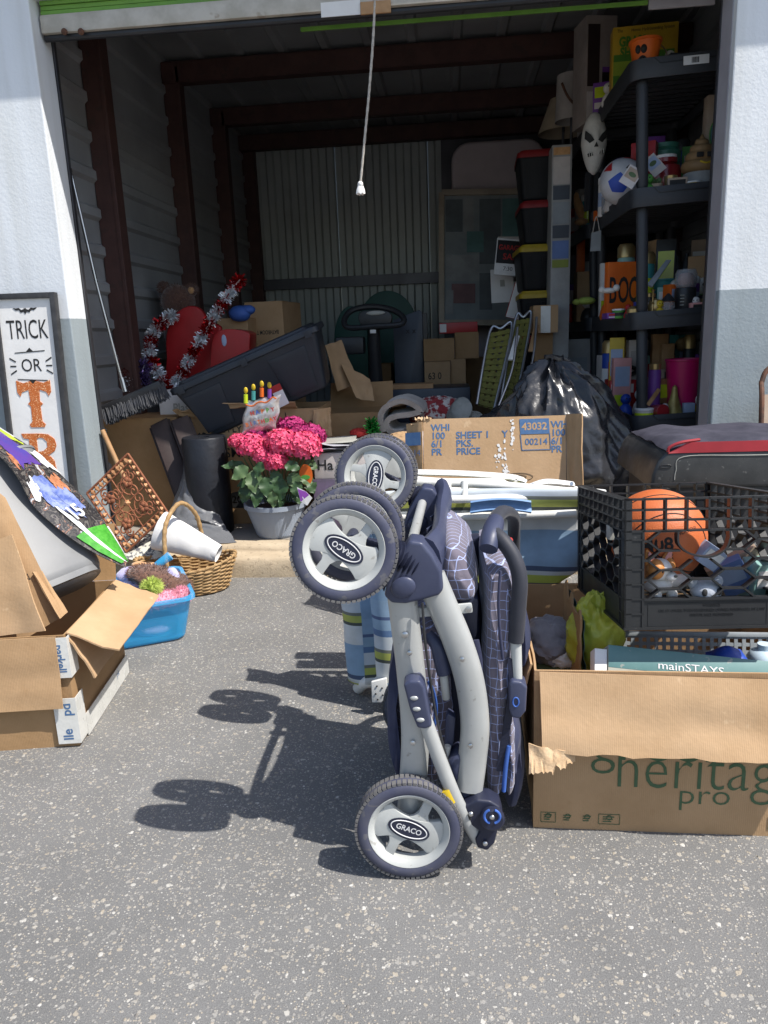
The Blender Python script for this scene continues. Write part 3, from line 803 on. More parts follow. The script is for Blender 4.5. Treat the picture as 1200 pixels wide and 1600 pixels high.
mb.build('zip', 'navy_dark', smooth=0)
tb('trim_band', [S(795, 1165, 1.462), S(790, 1200, 1.458), S(787, 1236, 1.46)], .005, 'blue_trim')
pad('canopy_shell', [(806, 1000), (816, 962), (828, 975), (836, 1010), (826, 1040), (810, 1050)], 1.6, 1.82, 'navy', .02, .002, seed=20)
pad('seat_core', [(690, 960), (745, 955), (760, 1000), (757, 1180), (735, 1230), (700, 1240), (690, 1120)], 1.56, 1.84, 'navy_dark', .02, .004, seed=22)

# straps, cable and small fixings
tb('brake_cable', [S(660, 942, 1.41), S(664, 1000, 1.405), S(672, 1060, 1.41), S(684, 1130, 1.41), S(706, 1210, 1.415), S(735, 1280, 1.40)], .0028, 'black_plastic')
for pts in ([(742, 1000), (748, 1040), (744, 1090), (750, 1130)], [(700, 960), (712, 990), (716, 1030), (722, 1060)]):
    mb = MB(st, w=True); sp_ = spline([S(a, b, 1.47) for a, b in pts], 8)
    mb.tube(sp_, .009, 8, asp=.25, up=(0, 1, 0)); mb.build('harness_strap', 'navy_cloth')
mb = MB(st, w=True); mb.box(S(748, 1085, 1.465), (.026, .012, .034)); mb.build('buckle', 'black_plastic', bevel=.004)
for p in ((645, 1160, 1.418), (735, 1165, 1.418), (722, 1030, 1.418), (640, 1020, 1.418)):
    mb = MB(st, w=True); mb.lathe([(.0055, 0), (.0055, .003), (.003, .0045)], S(*p), (0, -1, 0), 12); mb.build('rivet', 'steel')
# ================================================================ cardboard box helper
def carton(e, w, d, h, mat, t=.005, bottom=True, bow=.004, seed=0, name='panel', open_top=True, fb=1.0):
    """box with four walls; origin at the middle of the base, front at -y. returns panels"""
    out = {}
    def panel(o, x, y, ln, ht, nrm, key, bow=bow):
        o = Vector(o); x = Vector(x); nrm = Vector(nrm)
        def fn(a, b):
            q = V(a * 3 + seed, b * 3, seed * 1.7 + len(key))
            bw = noise.noise(q) * bow * (4 * a * (1 - a)) ** .5 + noise.noise(q * 3) * bow * .3
            return o + x * (a * ln) + V(0, 0, b * ht) + nrm * bw
        mb = MB(e); mb.grid(fn, 14, 10, t)
        out[key] = mb.build(name, mat, smooth=40)
    panel((-w / 2, -d / 2, 0), (1, 0, 0), None, w, h, (0, -1, 0), 'front', bow * fb)
    panel((w / 2, d / 2, 0), (-1, 0, 0), None, w, h, (0, 1, 0), 'back')
    panel((-w / 2, d / 2 - t, 0), (0, -1, 0), None, d - 2 * t, h - .001, (-1, 0, 0), 'left')
    panel((w / 2, -d / 2 + t, 0), (0, 1, 0), None, d - 2 * t, h - .001, (1, 0, 0), 'right')
    if bottom:
        mb = MB(e); mb.bb((-w / 2 + t, -d / 2 + t, .002), (w / 2 - t, d / 2 - t, .008)); out['bottom'] = mb.build('base_panel', mat, smooth=0)
    if not open_top:
        mb = MB(e); mb.bb((-w / 2 + .001, -d / 2 + .001, h + .0005), (-.002, d / 2 - .001, h + .005)); mb.build('flap', mat, smooth=0)
        mb = MB(e); mb.bb((.002, -d / 2 + .001, h + .0005), (w / 2 - .001, d / 2 - .001, h + .005)); mb.build('flap', mat, smooth=0)
    return out
def flap(e, a, b, ln, dirn, mat, t=.005, bow=.006, seed=0, taper=.0, name='flap', tear=0.0):
    """flap hinged on the edge a-b reaching ln along dirn"""
    a = Vector(a); b = Vector(b); dirn = Vector(dirn).normalized()
    x = b - a; n = x.normalized().cross(dirn).normalized()
    def fn(s, q):
        s2 = taper * q + s * (1 - 2 * taper * q)
        tr = tear * noise.noise(V(s * 9 + seed, 3, seed)) * q if tear else 0
        p = a + x * s2 + dirn * (ln * q + tr)
        k = V(s * 2.5 + seed, q * 2.5, seed)
        return p + n * (noise.noise(k) * bow * min(q * 3, 1) + noise.noise(k * 3) * bow * .3 * min(q * 3, 1))
    mb = MB(e); mb.grid(fn, 16, 10, t)
    return mb.build(name, mat, smooth=40)
def mface(e_w, e_d, side='front', h0=0):
    """frame on a box face: x to the right, y up, z out of the face (local coordinates)"""
    if side == 'front': return axes((0, -e_d / 2, h0), (1, 0, 0), (0, 0, 1))
    if side == 'left': return axes((-e_w / 2, 0, h0), (0, -1, 0), (0, 0, 1))
    if side == 'right': return axes((e_w / 2, 0, h0), (0, 1, 0), (0, 0, 1))

# ================================================================ right foreground
W1, D1, H1 = .66, .60, .405
gb = T('cardboard_carton', 'large open carton with green lettering and its front flap folded down', 'carton', (.188 + W1 / 2, 1.562 + D1 / 2 - .01, 0), (0, 0, -1.5))
carton(gb, W1, D1, H1, 'cardboard', seed=2, bow=.006, fb=.08)
TF = axes((0, -D1 / 2 - .0065, 0), (1, 0, 0), (0, 0, 1))
def tf(x, z, off=0): return Matrix.Translation((x, -D1 / 2 - .0012 - off, z)) @ Matrix.Rotation(R(90), 4, 'X')
text(gb, 'green', .16, tf(-.045, .232), 'ink_green', sx=.86, bold=-.0022)
text(gb, 'heritage', .16, tf(.06, .163), 'ink_green', sx=.8, bold=-.0022)
text(gb, 'pro', .075, tf(.055, .1), 'ink_green', sx=1.1, bold=-.0008)
for k, x in enumerate((-.295, -.25, -.205, -.155)):
    m = tf(x, .03); nm = 'recycling_mark'
    wd = .034 if k < 3 else .048
    mb = MB(gb, m=m); q = [(-wd / 2, -.013), (wd / 2, -.013), (wd / 2, .013), (-wd / 2, .013)]
    if k in (0, 3):
        for i in range(4): mb.bar((*q[i], 0), (*q[(i + 1) % 4], 0), .0012, .0006)
    for i in range(3): mb.bar((-wd * .3, -.006 + i * .006, 0), (wd * (.1 + .07 * i), -.006 + i * .006, 0), .0022, .0006)
    mb.tube([(.006 * math.cos(a), .004 + .006 * math.sin(a), 0) for a in [i * .7 for i in range(9)]], .0009, 5, closed=True)
    mb.build(nm, 'ink_green', smooth=0)
mb = MB(gb, m=tf(.235, .035)); random.seed(3); x = -.028
while x < .03:
    wv = random.choice((.001, .0016, .0026)); mb.box((x, 0, 0), (wv, .026, .0006)); x += wv + random.choice((.0014, .0022))
mb.bar((-.036, -.017, 0), (.036, -.017, 0), .0014, .0006); mb.bar((-.036, .017, 0), (.036, .017, 0), .0014, .0006); mb.bar((-.036, -.017, 0), (-.036, .017, 0), .0014, .0006)
mb.build('barcode', 'ink_green', smooth=0)
# front flap hanging down outside, in two creased pieces
fl1 = flap(gb, (-W1 / 2 + .01, -D1 / 2 - .006, H1), (.2, -D1 / 2 - .006, H1 - .012), .178, (0.02, -.3, -1), 'cardboard_pale', seed=4, bow=.008, taper=0, tear=.008)
fl2 = flap(gb, (.2, -D1 / 2 - .007, H1 - .012), (W1 / 2 - .005, -D1 / 2 - .007, H1 - .005), (.168), (-.03, -.34, -1), 'cardboard_pale', seed=9, bow=.008, tear=.006)
mb = MB(gb); c0 = V(-W1 / 2 - .015, -D1 / 2 - .045, H1 - .155)
mb.grid(lambda a, b: c0 + V(a * .10, -.012 * math.sin(a * 3), -b * (.03 + .03 * (1 - a) + .02 * noise.noise(V(a * 11, 0, 1))) - .012 * a) + V(0, -.03 * (1 - a) * b + noise.noise(V(a * 3, b * 2, 4)) * .008, 0), 24, 6, .0035)
mb.build('torn_corner', 'cardboard_torn')
# side and back flaps
flap(gb, (-W1 / 2 - .002, D1 / 2 - .01, H1), (-W1 / 2 - .002, -D1 / 2 + .03, H1), .16, (-.28, 0, -1), 'cardboard', seed=12, bow=.014)
flap(gb, (-W1 / 2 + .0, D1 / 2 + .004, H1), (W1 / 2, D1 / 2 + .004, H1), .17, (0, 1, -.5), 'cardboard', seed=15, bow=.014)
flap(gb, (W1 / 2 + .002, -D1 / 2 + .03, H1), (W1 / 2 + .002, D1 / 2 - .01, H1), .2, (.7, 0, .35), 'cardboard', seed=16, bow=.01)

# flat teal box
D('teal_print', (.09, .2, .2), .5, (.12, .235, .23), 9, nd=7, speck=((.4, .38, .33), 45, .6, .66))
D('pale_print', (.4, .4, .33), .55, (.34, .34, .28), 9, nd=7)
D('olive_print', (.12, .13, .05), .6)
a = at(930, 1036, v=1.62); 
ms = T('flat_box', 'flat teal and cream retail box lying inside the big open carton', 'box', m=axes(at(950, 1034, v=1.64), at(1215, 1062, v=1.64) - at(950, 1034, v=1.64), (0, .55, .8)))
mb = MB(ms); mb.bb((0, -.06, -.0), (.44, .04, -.06)); mb.build('sleeve', 'pale_print', bevel=.002)
mb = MB(ms); mb.bb((.001, -.012, .0008), (.439, .0405, -.059)); mb.build('top_band', 'teal_print', bevel=.001)
mb = MB(ms); mb.bb((-.03, -.055, -.004), (-.001, .03, -.05)); mb.build('end_flap', 'paper', bevel=.002)
text(ms, 'mainSTAYS', .026, Matrix.Translation((.19, .004, .0022)), 'ink_white', sx=1.25)
text(ms, 'décor', .02, Matrix.Translation((.19, -.023, .0008)), 'ink_black', sx=1.1)
mb = MB(ms); mb.grid(lambda p, q: ((.17) + p * .035, -.04 + q * .008 * (1 + .5 * noise.noise(V(p * 9, 0, 0))), .001), 12, 2); mb.build('worn_tear', 'rust', smooth=0)

# ---- milk crate
CW, CL, CHh = .375, .47, .30
co = at(975, 985, v=1.615)
D('crate', (.012, .0125, .014), .48, (.02, .021, .022), 7, nd=7, bump=.15, bs=160, rvar=.1, speck=((.12, .115, .11), 60, .3, .72))
crt = T('milk_crate', 'black plastic milk crate with honeycomb sides resting on the big open carton', 'crate', m=Matrix.Translation(co) @ frame(rot=(-7.5, .3, 3)))
def crate_side(ln, ht, handle, seed=0):
    """bars in the plane x 0..ln, y 0..ht; returns list of segments (a,b,w)"""
    seg = []
    solid = .07; g0 = ht - .075
    for k in range(4): seg.append(((0, ht - .002 - k * .024), (ln, ht - .002 - k * .024)))
    n = max(3, int(round((ln - .09) / .048)))
    for k in range(n + 1):
        x = .045 + (ln - .09) * k / n
        seg.append(((x, g0), (x, ht)))
    # honeycomb between solid band and top grid
    x0, x1 = .045, ln - .045
    hw = (x1 - x0) / max(3, int(round((x1 - x0) / .068)))
    rows = 3; rh = (g0 - solid) / (rows + .5)
    k = 0; x = x0; c = 0
    cols = int(round((x1 - x0) / hw))
    for c in range(cols + 1):
        off = 0 if c % 2 == 0 else rh / 2
        for r_ in range(rows + 1):
            y = solid + off + r_ * rh
            xa = x0 + c * hw - hw * .5; xb = xa + hw * .62
            xa += hw * .0
            lo, hi = max(xa, x0), min(xb, x1)
            if y <= g0 + .001 and hi > lo + .004:
                if not (handle and inside_handle((lo + hi) / 2, y, ln, ht)): seg.append(((lo, y), (hi, y)))
            # slanted links to the next column
            if c < cols:
                xn = xb; xm = x0 + (c + 1) * hw - hw * .5
                for dy in (-rh / 2, rh / 2):
                    y2 = y + dy
                    if solid - .001 <= y2 <= g0 + .004 and y <= g0 + .004 and xn >= x0 and xm <= x1:
                        if not (handle and inside_handle((xn + xm) / 2, (y + y2) / 2, ln, ht)): seg.append(((xn, y), (xm, y2)))
    return seg, solid, g0
def inside_handle(x, y, ln, ht):
    cx = ln * .5 - .01; dy = ht - .098 - y
    return abs(x - cx) < .058 and -.03 < dy < .05
for nm, m0, ln, hd in (('front', axes((0, 0, 0), (1, 0, 0), (0, 0, 1)), CW, True), ('left', axes((0, CL, 0), (0, -1, 0), (0, 0, 1)), CL, False), ('back', axes((CW, CL, 0), (-1, 0, 0), (0, 0, 1)), CW, True), ('right', axes((CW, 0, 0), (0, 1, 0), (0, 0, 1)), CL, False)):
    seg, solid, g0 = crate_side(ln, CHh, hd)
    mb = MB(crt, m=m0)
    dp = .017
    for a, b in seg: mb.bar((*a, -dp / 2), (*b, -dp / 2), .0042, dp, up=(0, 0, 1))
    # corner posts, solid foot band, handle loop
    for x in (.0, ln): 
        s = 1 if x == 0 else -1
        mb.bb((x + s * .002, 0, -.0025), (x + s * .043, g0 + .004, -.0055)); mb.bb((x + s * .040, 0, 0), (x + s * .045, CHh - .07, -dp)); mb.bb((x, 0, 0), (x + s * .004, CHh, -dp))
        for k in range(6): mb.bb((x, .035 + k * .034, 0), (x + s * .044, .0385 + k * .034, -dp))
    mb.bb((.003, .004, -.004), (ln - .003, solid, -.0075)); mb.bb((0, 0, .0015), (ln, .006, -dp)); mb.bb((.045, solid - .003, .001), (ln - .045, solid + .002, -dp))
    if hd:
        cx = ln * .5 - .01
        lp = spline([(cx - .058, g0 - .002, -dp / 2), (cx - .056, g0 - .03, -dp / 2), (cx - .03, g0 - .052, -dp / 2), (cx + .012, g0 - .06, -dp / 2), (cx + .045, g0 - .045, -dp / 2), (cx + .056, g0 - .02, -dp / 2), (cx + .056, g0 - .002, -dp / 2)], 6)
        for i in range(len(lp) - 1): mb.bar(lp[i], lp[i + 1], .004, dp + .003, up=(0, 0, 1))
    mb.build('crate_side', 'crate', smooth=0)
    if nm == 'front':
        tm = m0 @ Matrix.Translation((ln / 2 + .01, .042, -.0035))
        for k, s_ in enumerate(('WARNING', 'USE BY OTHER THAN REGISTERED OWNER PUNISHABLE BY LAW', 'PRIVATE SALE PROHIBITED')):
            text(crt, s_, .0085, tm @ Matrix.Translation((0, .012 - k * .011, 0)), 'crate', ext=.0007, sx=.95)
        mb = MB(crt, m=m0)
        q = [(.055, .008), (ln - .055, .008), (ln - .055, .06), (.055, .06)]
        for i in range(4): mb.bar((*q[i], -.0035), (*q[(i + 1) % 4], -.0035), .0012, .0012)
        mb.build('text_panel_edge', 'crate', smooth=0)
    if nm == 'left':
        mb = MB(crt, m=m0); mb.bb((ln - .15, .19, -.012), (ln - .12, .225, .002)); mb.build('tag', 'far_grey', bevel=.003)
mb = MB(crt)
for k in range(9): mb.bar((.005 + k * (CW - .01) / 8, .01, .004), (.005 + k * (CW - .01) / 8, CL - .01, .004), .004, .006)
for k in range(11): mb.bar((.01, .005 + k * (CL - .01) / 10, .004), (CW - .01, .005 + k * (CL - .01) / 10, .004), .004, .006)
mb.build('crate_base', 'crate', smooth=0)

# ---- things in the crate
def basketball_mat():
    m, N, L, b = node_mat('basketball_rubber')
    tc = N.new('ShaderNodeTexCoord').outputs['Object']
    n = N.new('ShaderNodeTexNoise'); n.inputs['Scale'].default_value = 9; L.new(tc, n.inputs['Vector'])
    c = ramp(N, L, n.outputs['Fac'], [(.3, (.5, .115, .03)), (.7, (.6, .155, .045))])
    v = N.new('ShaderNodeTexVoronoi'); v.inputs['Scale'].default_value = 330; L.new(tc, v.inputs['Vector'])
    L.new(c, b.inputs['Base Color']); b.inputs['Roughness'].default_value = .5
    bp = N.new('ShaderNodeBump'); bp.inputs['Strength'].default_value = .5; bp.inputs['Distance'].default_value = .001; bp.invert = True; L.new(v.outputs['Distance'], bp.inputs['Height']); L.new(bp.outputs['Normal'], b.inputs['Normal'])
    return m
bc = at(1026, 838, v=1.81)
bk = T('basketball', 'orange basketball standing in the milk crate', 'ball', m=Matrix.Translation(bc) @ frame(rot=(20, 35, 10)))
rb = .1165
mb = MB(bk); mb.ell((0, 0, 0), (rb, rb, rb), 56, 36); mb.build('ball', basketball_mat(), smooth=60)
mb = MB(bk)
for ax in (0, 1):
    mb.tube([(rb * math.cos(t), rb * math.sin(t), 0) if ax == 0 else (rb * math.cos(t), 0, rb * math.sin(t)) for t in [i * 2 * math.pi / 64 for i in range(64)]], .0016, 6, closed=True)
for s in (1, -1):
    pts = []
    for i in range(64):
        t = i * 2 * math.pi / 64; p = V(math.cos(t), s * (.62 + .12 * math.cos(2 * t)), math.sin(t) * .9).normalized() * rb; pts.append(p)
    mb.tube(pts, .0016, 6, closed=True)
mb.build('seam', 'ink_black')
def on_ball(c, r, px, py, roll=0):
    """frame on the ball surface at photo pixel px,py"""
    d = (CAM_R @ Vector(((px - 600) / FPX, (800 - py) / FPX, -1.0))).normalized(); o = V(0, 0, CAM_H) - c
    bq = o.dot(d); dd = bq * bq - (o.dot(o) - r * r)
    t = -bq - math.sqrt(max(dd, 0)); p = o + d * t; n = p.normalized()
    x = (CAM_R @ V(1, 0, 0)); m = axes(c + n * (r + .0008), x - n * x.dot(n), (CAM_R @ V(0, 1, 0)))
    return m @ Matrix.Rotation(R(roll), 4, 'Z')
for k in range(2):
    text(bk, '408', .042, on_ball(bc, rb, 1030, 852 + k * 19, 8), 'ink_black', w=True, bold=.001)
text(bk, 'INDOOR', .014, on_ball(bc, rb, 1072, 830, 18), 'ink_black', w=True)

D('dog_tan', (.6, .25, .07), .5, (.52, .2, .05), 20)
D('dog_white', (.78, .74, .7), .5)
D('dog_pink', (.7, .32, .3), .5)
dg = T('dog_figurine', 'small tan and white toy dog with pink ears inside the milk crate', 'toy dog', m=Matrix.Translation(at(1026, 908, v=1.70)) @ frame(rot=(0, 0, 20)))
mb = MB(dg)
mb.ell((0, 0, 0), (.033, .04, .03), 20, 12); mb.ell((-.008, -.02, .035), (.03, .027, .027), 24, 16); mb.ell((.004, -.046, .026), (.014, .016, .011), 14, 10)
mb.ell((.055, .01, -.008), (.045, .025, .02), 18, 10); mb.ell((-.02, -.03, -.025), (.012, .014, .018), 12, 8); mb.ell((.018, -.035, -.025), (.012, .014, .018), 12, 8)
body = mb.build('body', 'dog_white', smooth=70)
mb = MB(dg); mb.ell((-.022, -.024, .039), (.021, .0245, .0245), 20, 14); mb.ell((.016, -.016, .043), (.013, .022, .02), 20, 14); mb.ell((-.004, .012, .008), (.0335, .036, .028), 20, 12); mb.build('tan_patch', 'dog_tan', smooth=70)
for s in (-1, 1):
    mb = MB(dg); mb.lathe([(.014, 0), (.012, .012), (.007, .026), (.001, .036)], (-.008 + s * .021, -.014, .052), (s * .35, 0, 1), 14, fn=lambda p, t: V(p.x, p.y * .45, p.z)); er = mb.build('ear', 'dog_tan')
    mb = MB(dg); mb.lathe([(.0095, 0), (.008, .01), (.005, .02), (.001, .028)], (-.008 + s * .0205, -.0195, .055), (s * .35, 0, 1), 12, fn=lambda p, t: V(p.x, p.y * .3, p.z)); mb.build('ear_lining', 'dog_pink', er)
    mb = MB(dg); mb.ell((-.008 + s * .012, -.0465, .04), (.0035, .0025, .0045), 10, 8); mb.build('eye', 'ink_black')
mb = MB(dg); mb.ell((.005, -.0615, .03), (.0045, .003, .0032), 10, 8); mb.build('nose', 'ink_black')

D('pale_blue', (.36, .44, .6), .5); D('mid_blue', (.12, .2, .45), .5); D('mint', (.3, .52, .48), .5); D('tan_card', (.42, .32, .24), .7)
def cratebox(name, label, px, py, v, size, rot, mat, mat2=None, cat='box'):
    e = T(name, label, cat, m=Matrix.Translation(at(px, py, v=v)) @ frame(rot=rot))
    mb = MB(e); mb.box((0, 0, 0), size); mb.build('carton', mat, bevel=.003)
    if mat2:
        mb = MB(e); mb.box((0, -size[1] / 2 - .0008, size[2] * .12), (size[0] * .8, .0012, size[2] * .45)); mb.build('label_patch', mat2, smooth=0)
    return e
cratebox('soap_carton', 'pale grey packet tilted among the toys in the milk crate', 1108, 868, 1.72, (.06, .03, .05), (15, 35, 20), 'pale_blue', 'paper')
cratebox('toy_carton', 'blue printed carton leaning beside the packets in the milk crate', 1145, 900, 1.78, (.07, .03, .09), (12, -28, -15), 'mid_blue', 'pale_blue')
cratebox('toy_carton', 'tan carton leaning behind the blue carton in the milk crate', 1160, 900, 1.83, (.13, .03, .13), (10, -35, -10), 'tan_card', 'rust')
cratebox('small_tub', 'mint green tub at the right end of the milk crate', 1188, 905, 1.78, (.07, .06, .10), (5, 0, 12), 'mint', 'paper', 'tub')
e = T('grey_plush', 'small grey plush head with black eyes lying in the milk crate', 'plush toy', m=Matrix.Translation(at(1103, 922, v=1.67)) @ frame(rot=(0, 0, 10)))
D('grey_plush', (.42, .45, .5), .9, (.34, .37, .42), 30, bump=.8, bs=200, sheen=.4)
mb = MB(e); mb.ell((0, 0, 0), (.036, .03, .026), 24, 14); mb.ell((.03, .005, .018), (.012, .01, .014), 12, 8); mb.ell((-.03, .005, .018), (.012, .01, .014), 12, 8); mb.build('head', 'grey_plush')
for s in (-1, 1):
    mb = MB(e); mb.ell((s * .017, -.0265, .004), (.0065, .004, .009), 12, 8); mb.build('eye', 'ink_black')

# ---- yellow bag, grey basket, blue cloth, soap
def crumple(e, name, c, size, mat, amp=.25, sc=7, seed=0, seg=60, rings=40, rot=None, flatz=None, m=None):
    def fn(p, n):
        q = V(n.x, n.y, n.z) * sc * .35 + V(seed, seed * .7, 0)
        r1 = 1 - abs(noise.noise(q)) * 2; r2 = 1 - abs(noise.noise(q * 2.3 + V(3, 1, 0))) * 2; r3 = 1 - abs(noise.noise(q * 5.1)) * 2
        k = 1 + amp * (r1 * .6 + r2 * .35 + r3 * .16)
        o = V(p.x * k, p.y * k, p.z * k)
        if flatz is not None and o.z < flatz: o.z = flatz + (o.z - flatz) * .08
        return o
    mb = MB(e); mb.ell(c, size, seg, rings, fn=fn, rot=rot)
    return mb.build(name, mat, smooth=50)
D('yellow_film', (.52, .54, .07), .3, (.42, .45, .05), 8, alpha=.93, bump=.3, bs=40, sss=.0)
yb = T('plastic_bag', 'crumpled translucent yellow plastic bag stuffed beside the crate', 'plastic bag', at(930, 985, v=1.82))
crumple(yb, 'film', (0, 0, -.02), (.06, .05, .10), 'yellow_film', .3, 5, 3)
D('grey_mesh', (.3, .33, .35), .5)
gk = T('mesh_basket', 'grey plastic lattice basket under the milk crate in the big carton', 'basket', m=Matrix.Translation(at(1075, 1030, v=1.86)) @ frame(rot=(-14, 0, -2)))
mb = MB(gk)
for k in range(27): mb.bar((-.26 + k * .02, 0, -.1), (-.26 + k * .02, 0, .06), .009, .004, up=(0, 1, 0))
for k in range(9): mb.bar((-.265, .001, -.1 + k * .02), (.265, .001, -.1 + k * .02), .004, .009)
mb.build('lattice_wall', 'grey_mesh', smooth=0)
mb = MB(gk); mb.bb((-.27, -.006, .06), (.27, .008, .072)); mb.build('rim', 'grey_mesh', bevel=.003)
for s in (-1, 1):
    mb = MB(gk)
    for k in range(12): mb.bar((s * .265, .01 + k * .018, -.1), (s * .265, .01 + k * .018, .06), .004, .009)
    for k in range(8): mb.bar((s * .265, 0, -.1 + k * .022), (s * .265, .21, -.1 + k * .022), .004, .009)
    mb.build('lattice_wall', 'grey_mesh', smooth=0)
bs_ = T('blue_scoop', 'bright blue plastic scoop lying behind the teal box', 'scoop', m=Matrix.Translation(at(1108, 1030, v=1.74)) @ frame(rot=(8, -6, 0)))
mb = MB(bs_); mb.grid(lambda a, b: (-.0 + a * .085, -.02 + .05 * b, .028 * math.sin(a * math.pi) * math.sin(b * math.pi * .8 + .3)), 20, 12, .003); mb.build('bowl', 'blue_plastic')
mb = MB(bs_); mb.bar((-.07, .0, .004), (.01, .002, .006), .018, .006); mb.build('handle', 'blue_plastic', bevel=.002)
D('pale_bottle', (.55, .68, .78), .35)
pb = T('pale_bottle', 'pale blue bottle at the right edge inside the big carton', 'bottle', at(1192, 1035, v=1.78))
mb = MB(pb); mb.lathe([(.035, -.12), (.038, -.1), (.038, .015), (.03, .03), (.016, .036), (.016, .05)], seg=28); mb.build('body', 'pale_bottle', smooth=40)
# clothes at the left end of the carton
D('grey_cloth', (.19, .18, .2), .9, (.26, .25, .27), 12, bump=.4, bs=220, sheen=.3)
D('green_cloth', (.07, .085, .035), .9, (.1, .12, .05), 12, bump=.4, bs=220)
cl = T('folded_clothes', 'grey and white folded clothes at the left end of the carton', 'clothes', at(862, 1000, v=1.95))
crumple(cl, 'grey_shirt', (0, 0, 0), (.07, .11, .05), 'grey_cloth', .2, 6, 5); crumple(cl, 'white_shirt', (.02, -.07, -.015), (.05, .05, .035), 'paper', .2, 6, 9); crumple(cl, 'green_shirt', (.0, -.09, -.06), (.09, .1, .03), 'green_cloth', .15, 6, 12)
crumple(cl, 'lower_shirt', (.02, .0, -.16), (.09, .15, .12), 'grey_cloth', .15, 6, 15)
dv = T('carton_divider', 'torn teal cardboard divider standing between clothes and yellow bag', 'cardboard sheet', at(895, 1000, v=1.86))
mb = MB(dv); mb.grid(lambda a, b: (.012 * noise.noise(V(a * 4, b * 4, 0)), -.13 + a * .26, -.16 + b * (.27 + .05 * noise.noise(V(a * 6, 0, 3)))), 16, 12, .005); sh_ = mb.build('board', 'cardboard_dark')
mb = MB(dv); mb.grid(lambda a, b: (.008 + .012 * noise.noise(V(a * 4, b * 4, 0)), -.12 + a * .24, -.1 + b * .2), 16, 12, .001); mb.build('teal_face', 'teal_print')
# ================================================================ left foreground
def patch(e, fn, a0, a1, b0, b1, mat, off=.0012, na=10, nb=8, name='print', jag=0.0, seed=0, w=True, skew=0.0):
    """printed patch lying on a sheet fn(a,b); edges may be jagged or skewed"""
    def g(s, t):
        j = jag * noise.noise(V(s * 5 + seed, t * 5, seed))
        j2 = jag * noise.noise(V(s * 5 + seed + 9, t * 5, seed))
        a = a0 + (a1 - a0) * s + j + skew * (t - .5); b = b0 + (b1 - b0) * t + j2
        a = min(max(a, 0), 1); b = min(max(b, 0), 1)
        p = Vector(fn(a, b)); q = Vector(fn(min(a + .01, 1.01), b)) - p; r_ = Vector(fn(a, min(b + .01, 1.01))) - p
        n = q.cross(r_); n = n.normalized() if n.length > 1e-12 else V(0, 0, 1)
        if n.dot(V(0, 0, CAM_H) - p) < 0: n = -n
        return p + n * off
    mb = MB(e, w=w); mb.grid(g, na, nb); return mb.build(name, mat, smooth=60, fix=False)

W2, D2, H2 = .62, .50, .352
cr = V(-1.115, 1.896, 0)
rz = R(8)
cc = cr + Matrix.Rotation(rz, 3, 'Z') @ V(-W2 / 2, D2 / 2, 0)
lb = T('cardboard_carton', 'open carton with blue printed white tape holding a grey bin', 'carton', tuple(cc), (0, 0, 8))
carton(lb, W2, D2, H2, 'cardboard_dark', seed=21, bow=.005)
flap(lb, (-W2 / 2, -D2 / 2 - .006, H2), (W2 / 2 - .02, -D2 / 2 - .006, H2), .215, (0, -.1, -1), 'cardboard', seed=23, bow=.008)
flap(lb, (W2 / 2 + .003, -D2 / 2 + .01, H2), (W2 / 2 + .003, D2 / 2 - .01, H2 + .0), .16, (1, -.1, -.42), 'cardboard_pale', seed=25, bow=.01)
flap(lb, (W2 / 2 + .003, -D2 / 2 + .005, H2 - .008), (W2 / 2 + .003, D2 / 2 - .03, H2 - .008), .15, (.42, .06, -.9), 'cardboard_pale', seed=27, bow=.008)
flap(lb, (-W2 / 2, D2 / 2 + .002, H2), (W2 / 2, D2 / 2 + .002, H2), .2, (0, .3, 1), 'cardboard_dark', seed=29, bow=.01)
D('tape', (.66, .66, .63), .3, (.58, .58, .55), 12, bump=.2, bs=60, rvar=.1)
for z0, z1, wd in ((.225, H2 - .003, .042), (.015, .16, .055)):
    mb = MB(lb); mb.bb((W2 / 2 - wd, -D2 / 2 - .0115, z0), (W2 / 2 + .0085, -D2 / 2 - .0095, z1)); tp = mb.build('tape', 'tape', smooth=0)
    mb = MB(lb); mb.bb((W2 / 2 + .0085, -D2 / 2 - .0115, z0), (W2 / 2 + .0105, -D2 / 2 + .05, z1)); mb.build('tape', 'tape', smooth=0)
m = axes((W2 / 2 - .016, -D2 / 2 - .0122, .285), (0, 0, -1), (1, 0, 0))
text(lb, 'parkell', .04, m, 'ink_blue', bold=.0008, sx=.8)
m = axes((W2 / 2 - .018, -D2 / 2 - .0122, .125), (0, 0, 1), (-1, 0, 0)); text(lb, 'pd', .04, m, 'ink_blue', bold=.0008)
m = axes((W2 / 2 - .022, -D2 / 2 - .0122, .045), (0, 0, 1), (-1, 0, 0)); text(lb, 'lle', .04, m, 'ink_blue', bold=.0008)
mb = MB(lb); mb.bb((W2 / 2 + .0085, -D2 / 2 + .052, .004), (W2 / 2 + .0105, D2 / 2 - .01, .075)); mb.build('tape', 'tape', smooth=0)
m = axes((W2 / 2 + .011, .12, .055), (0, 1, 0), (0, 0, 1)); text(lb, 'pk', .03, m, 'ink_blue')
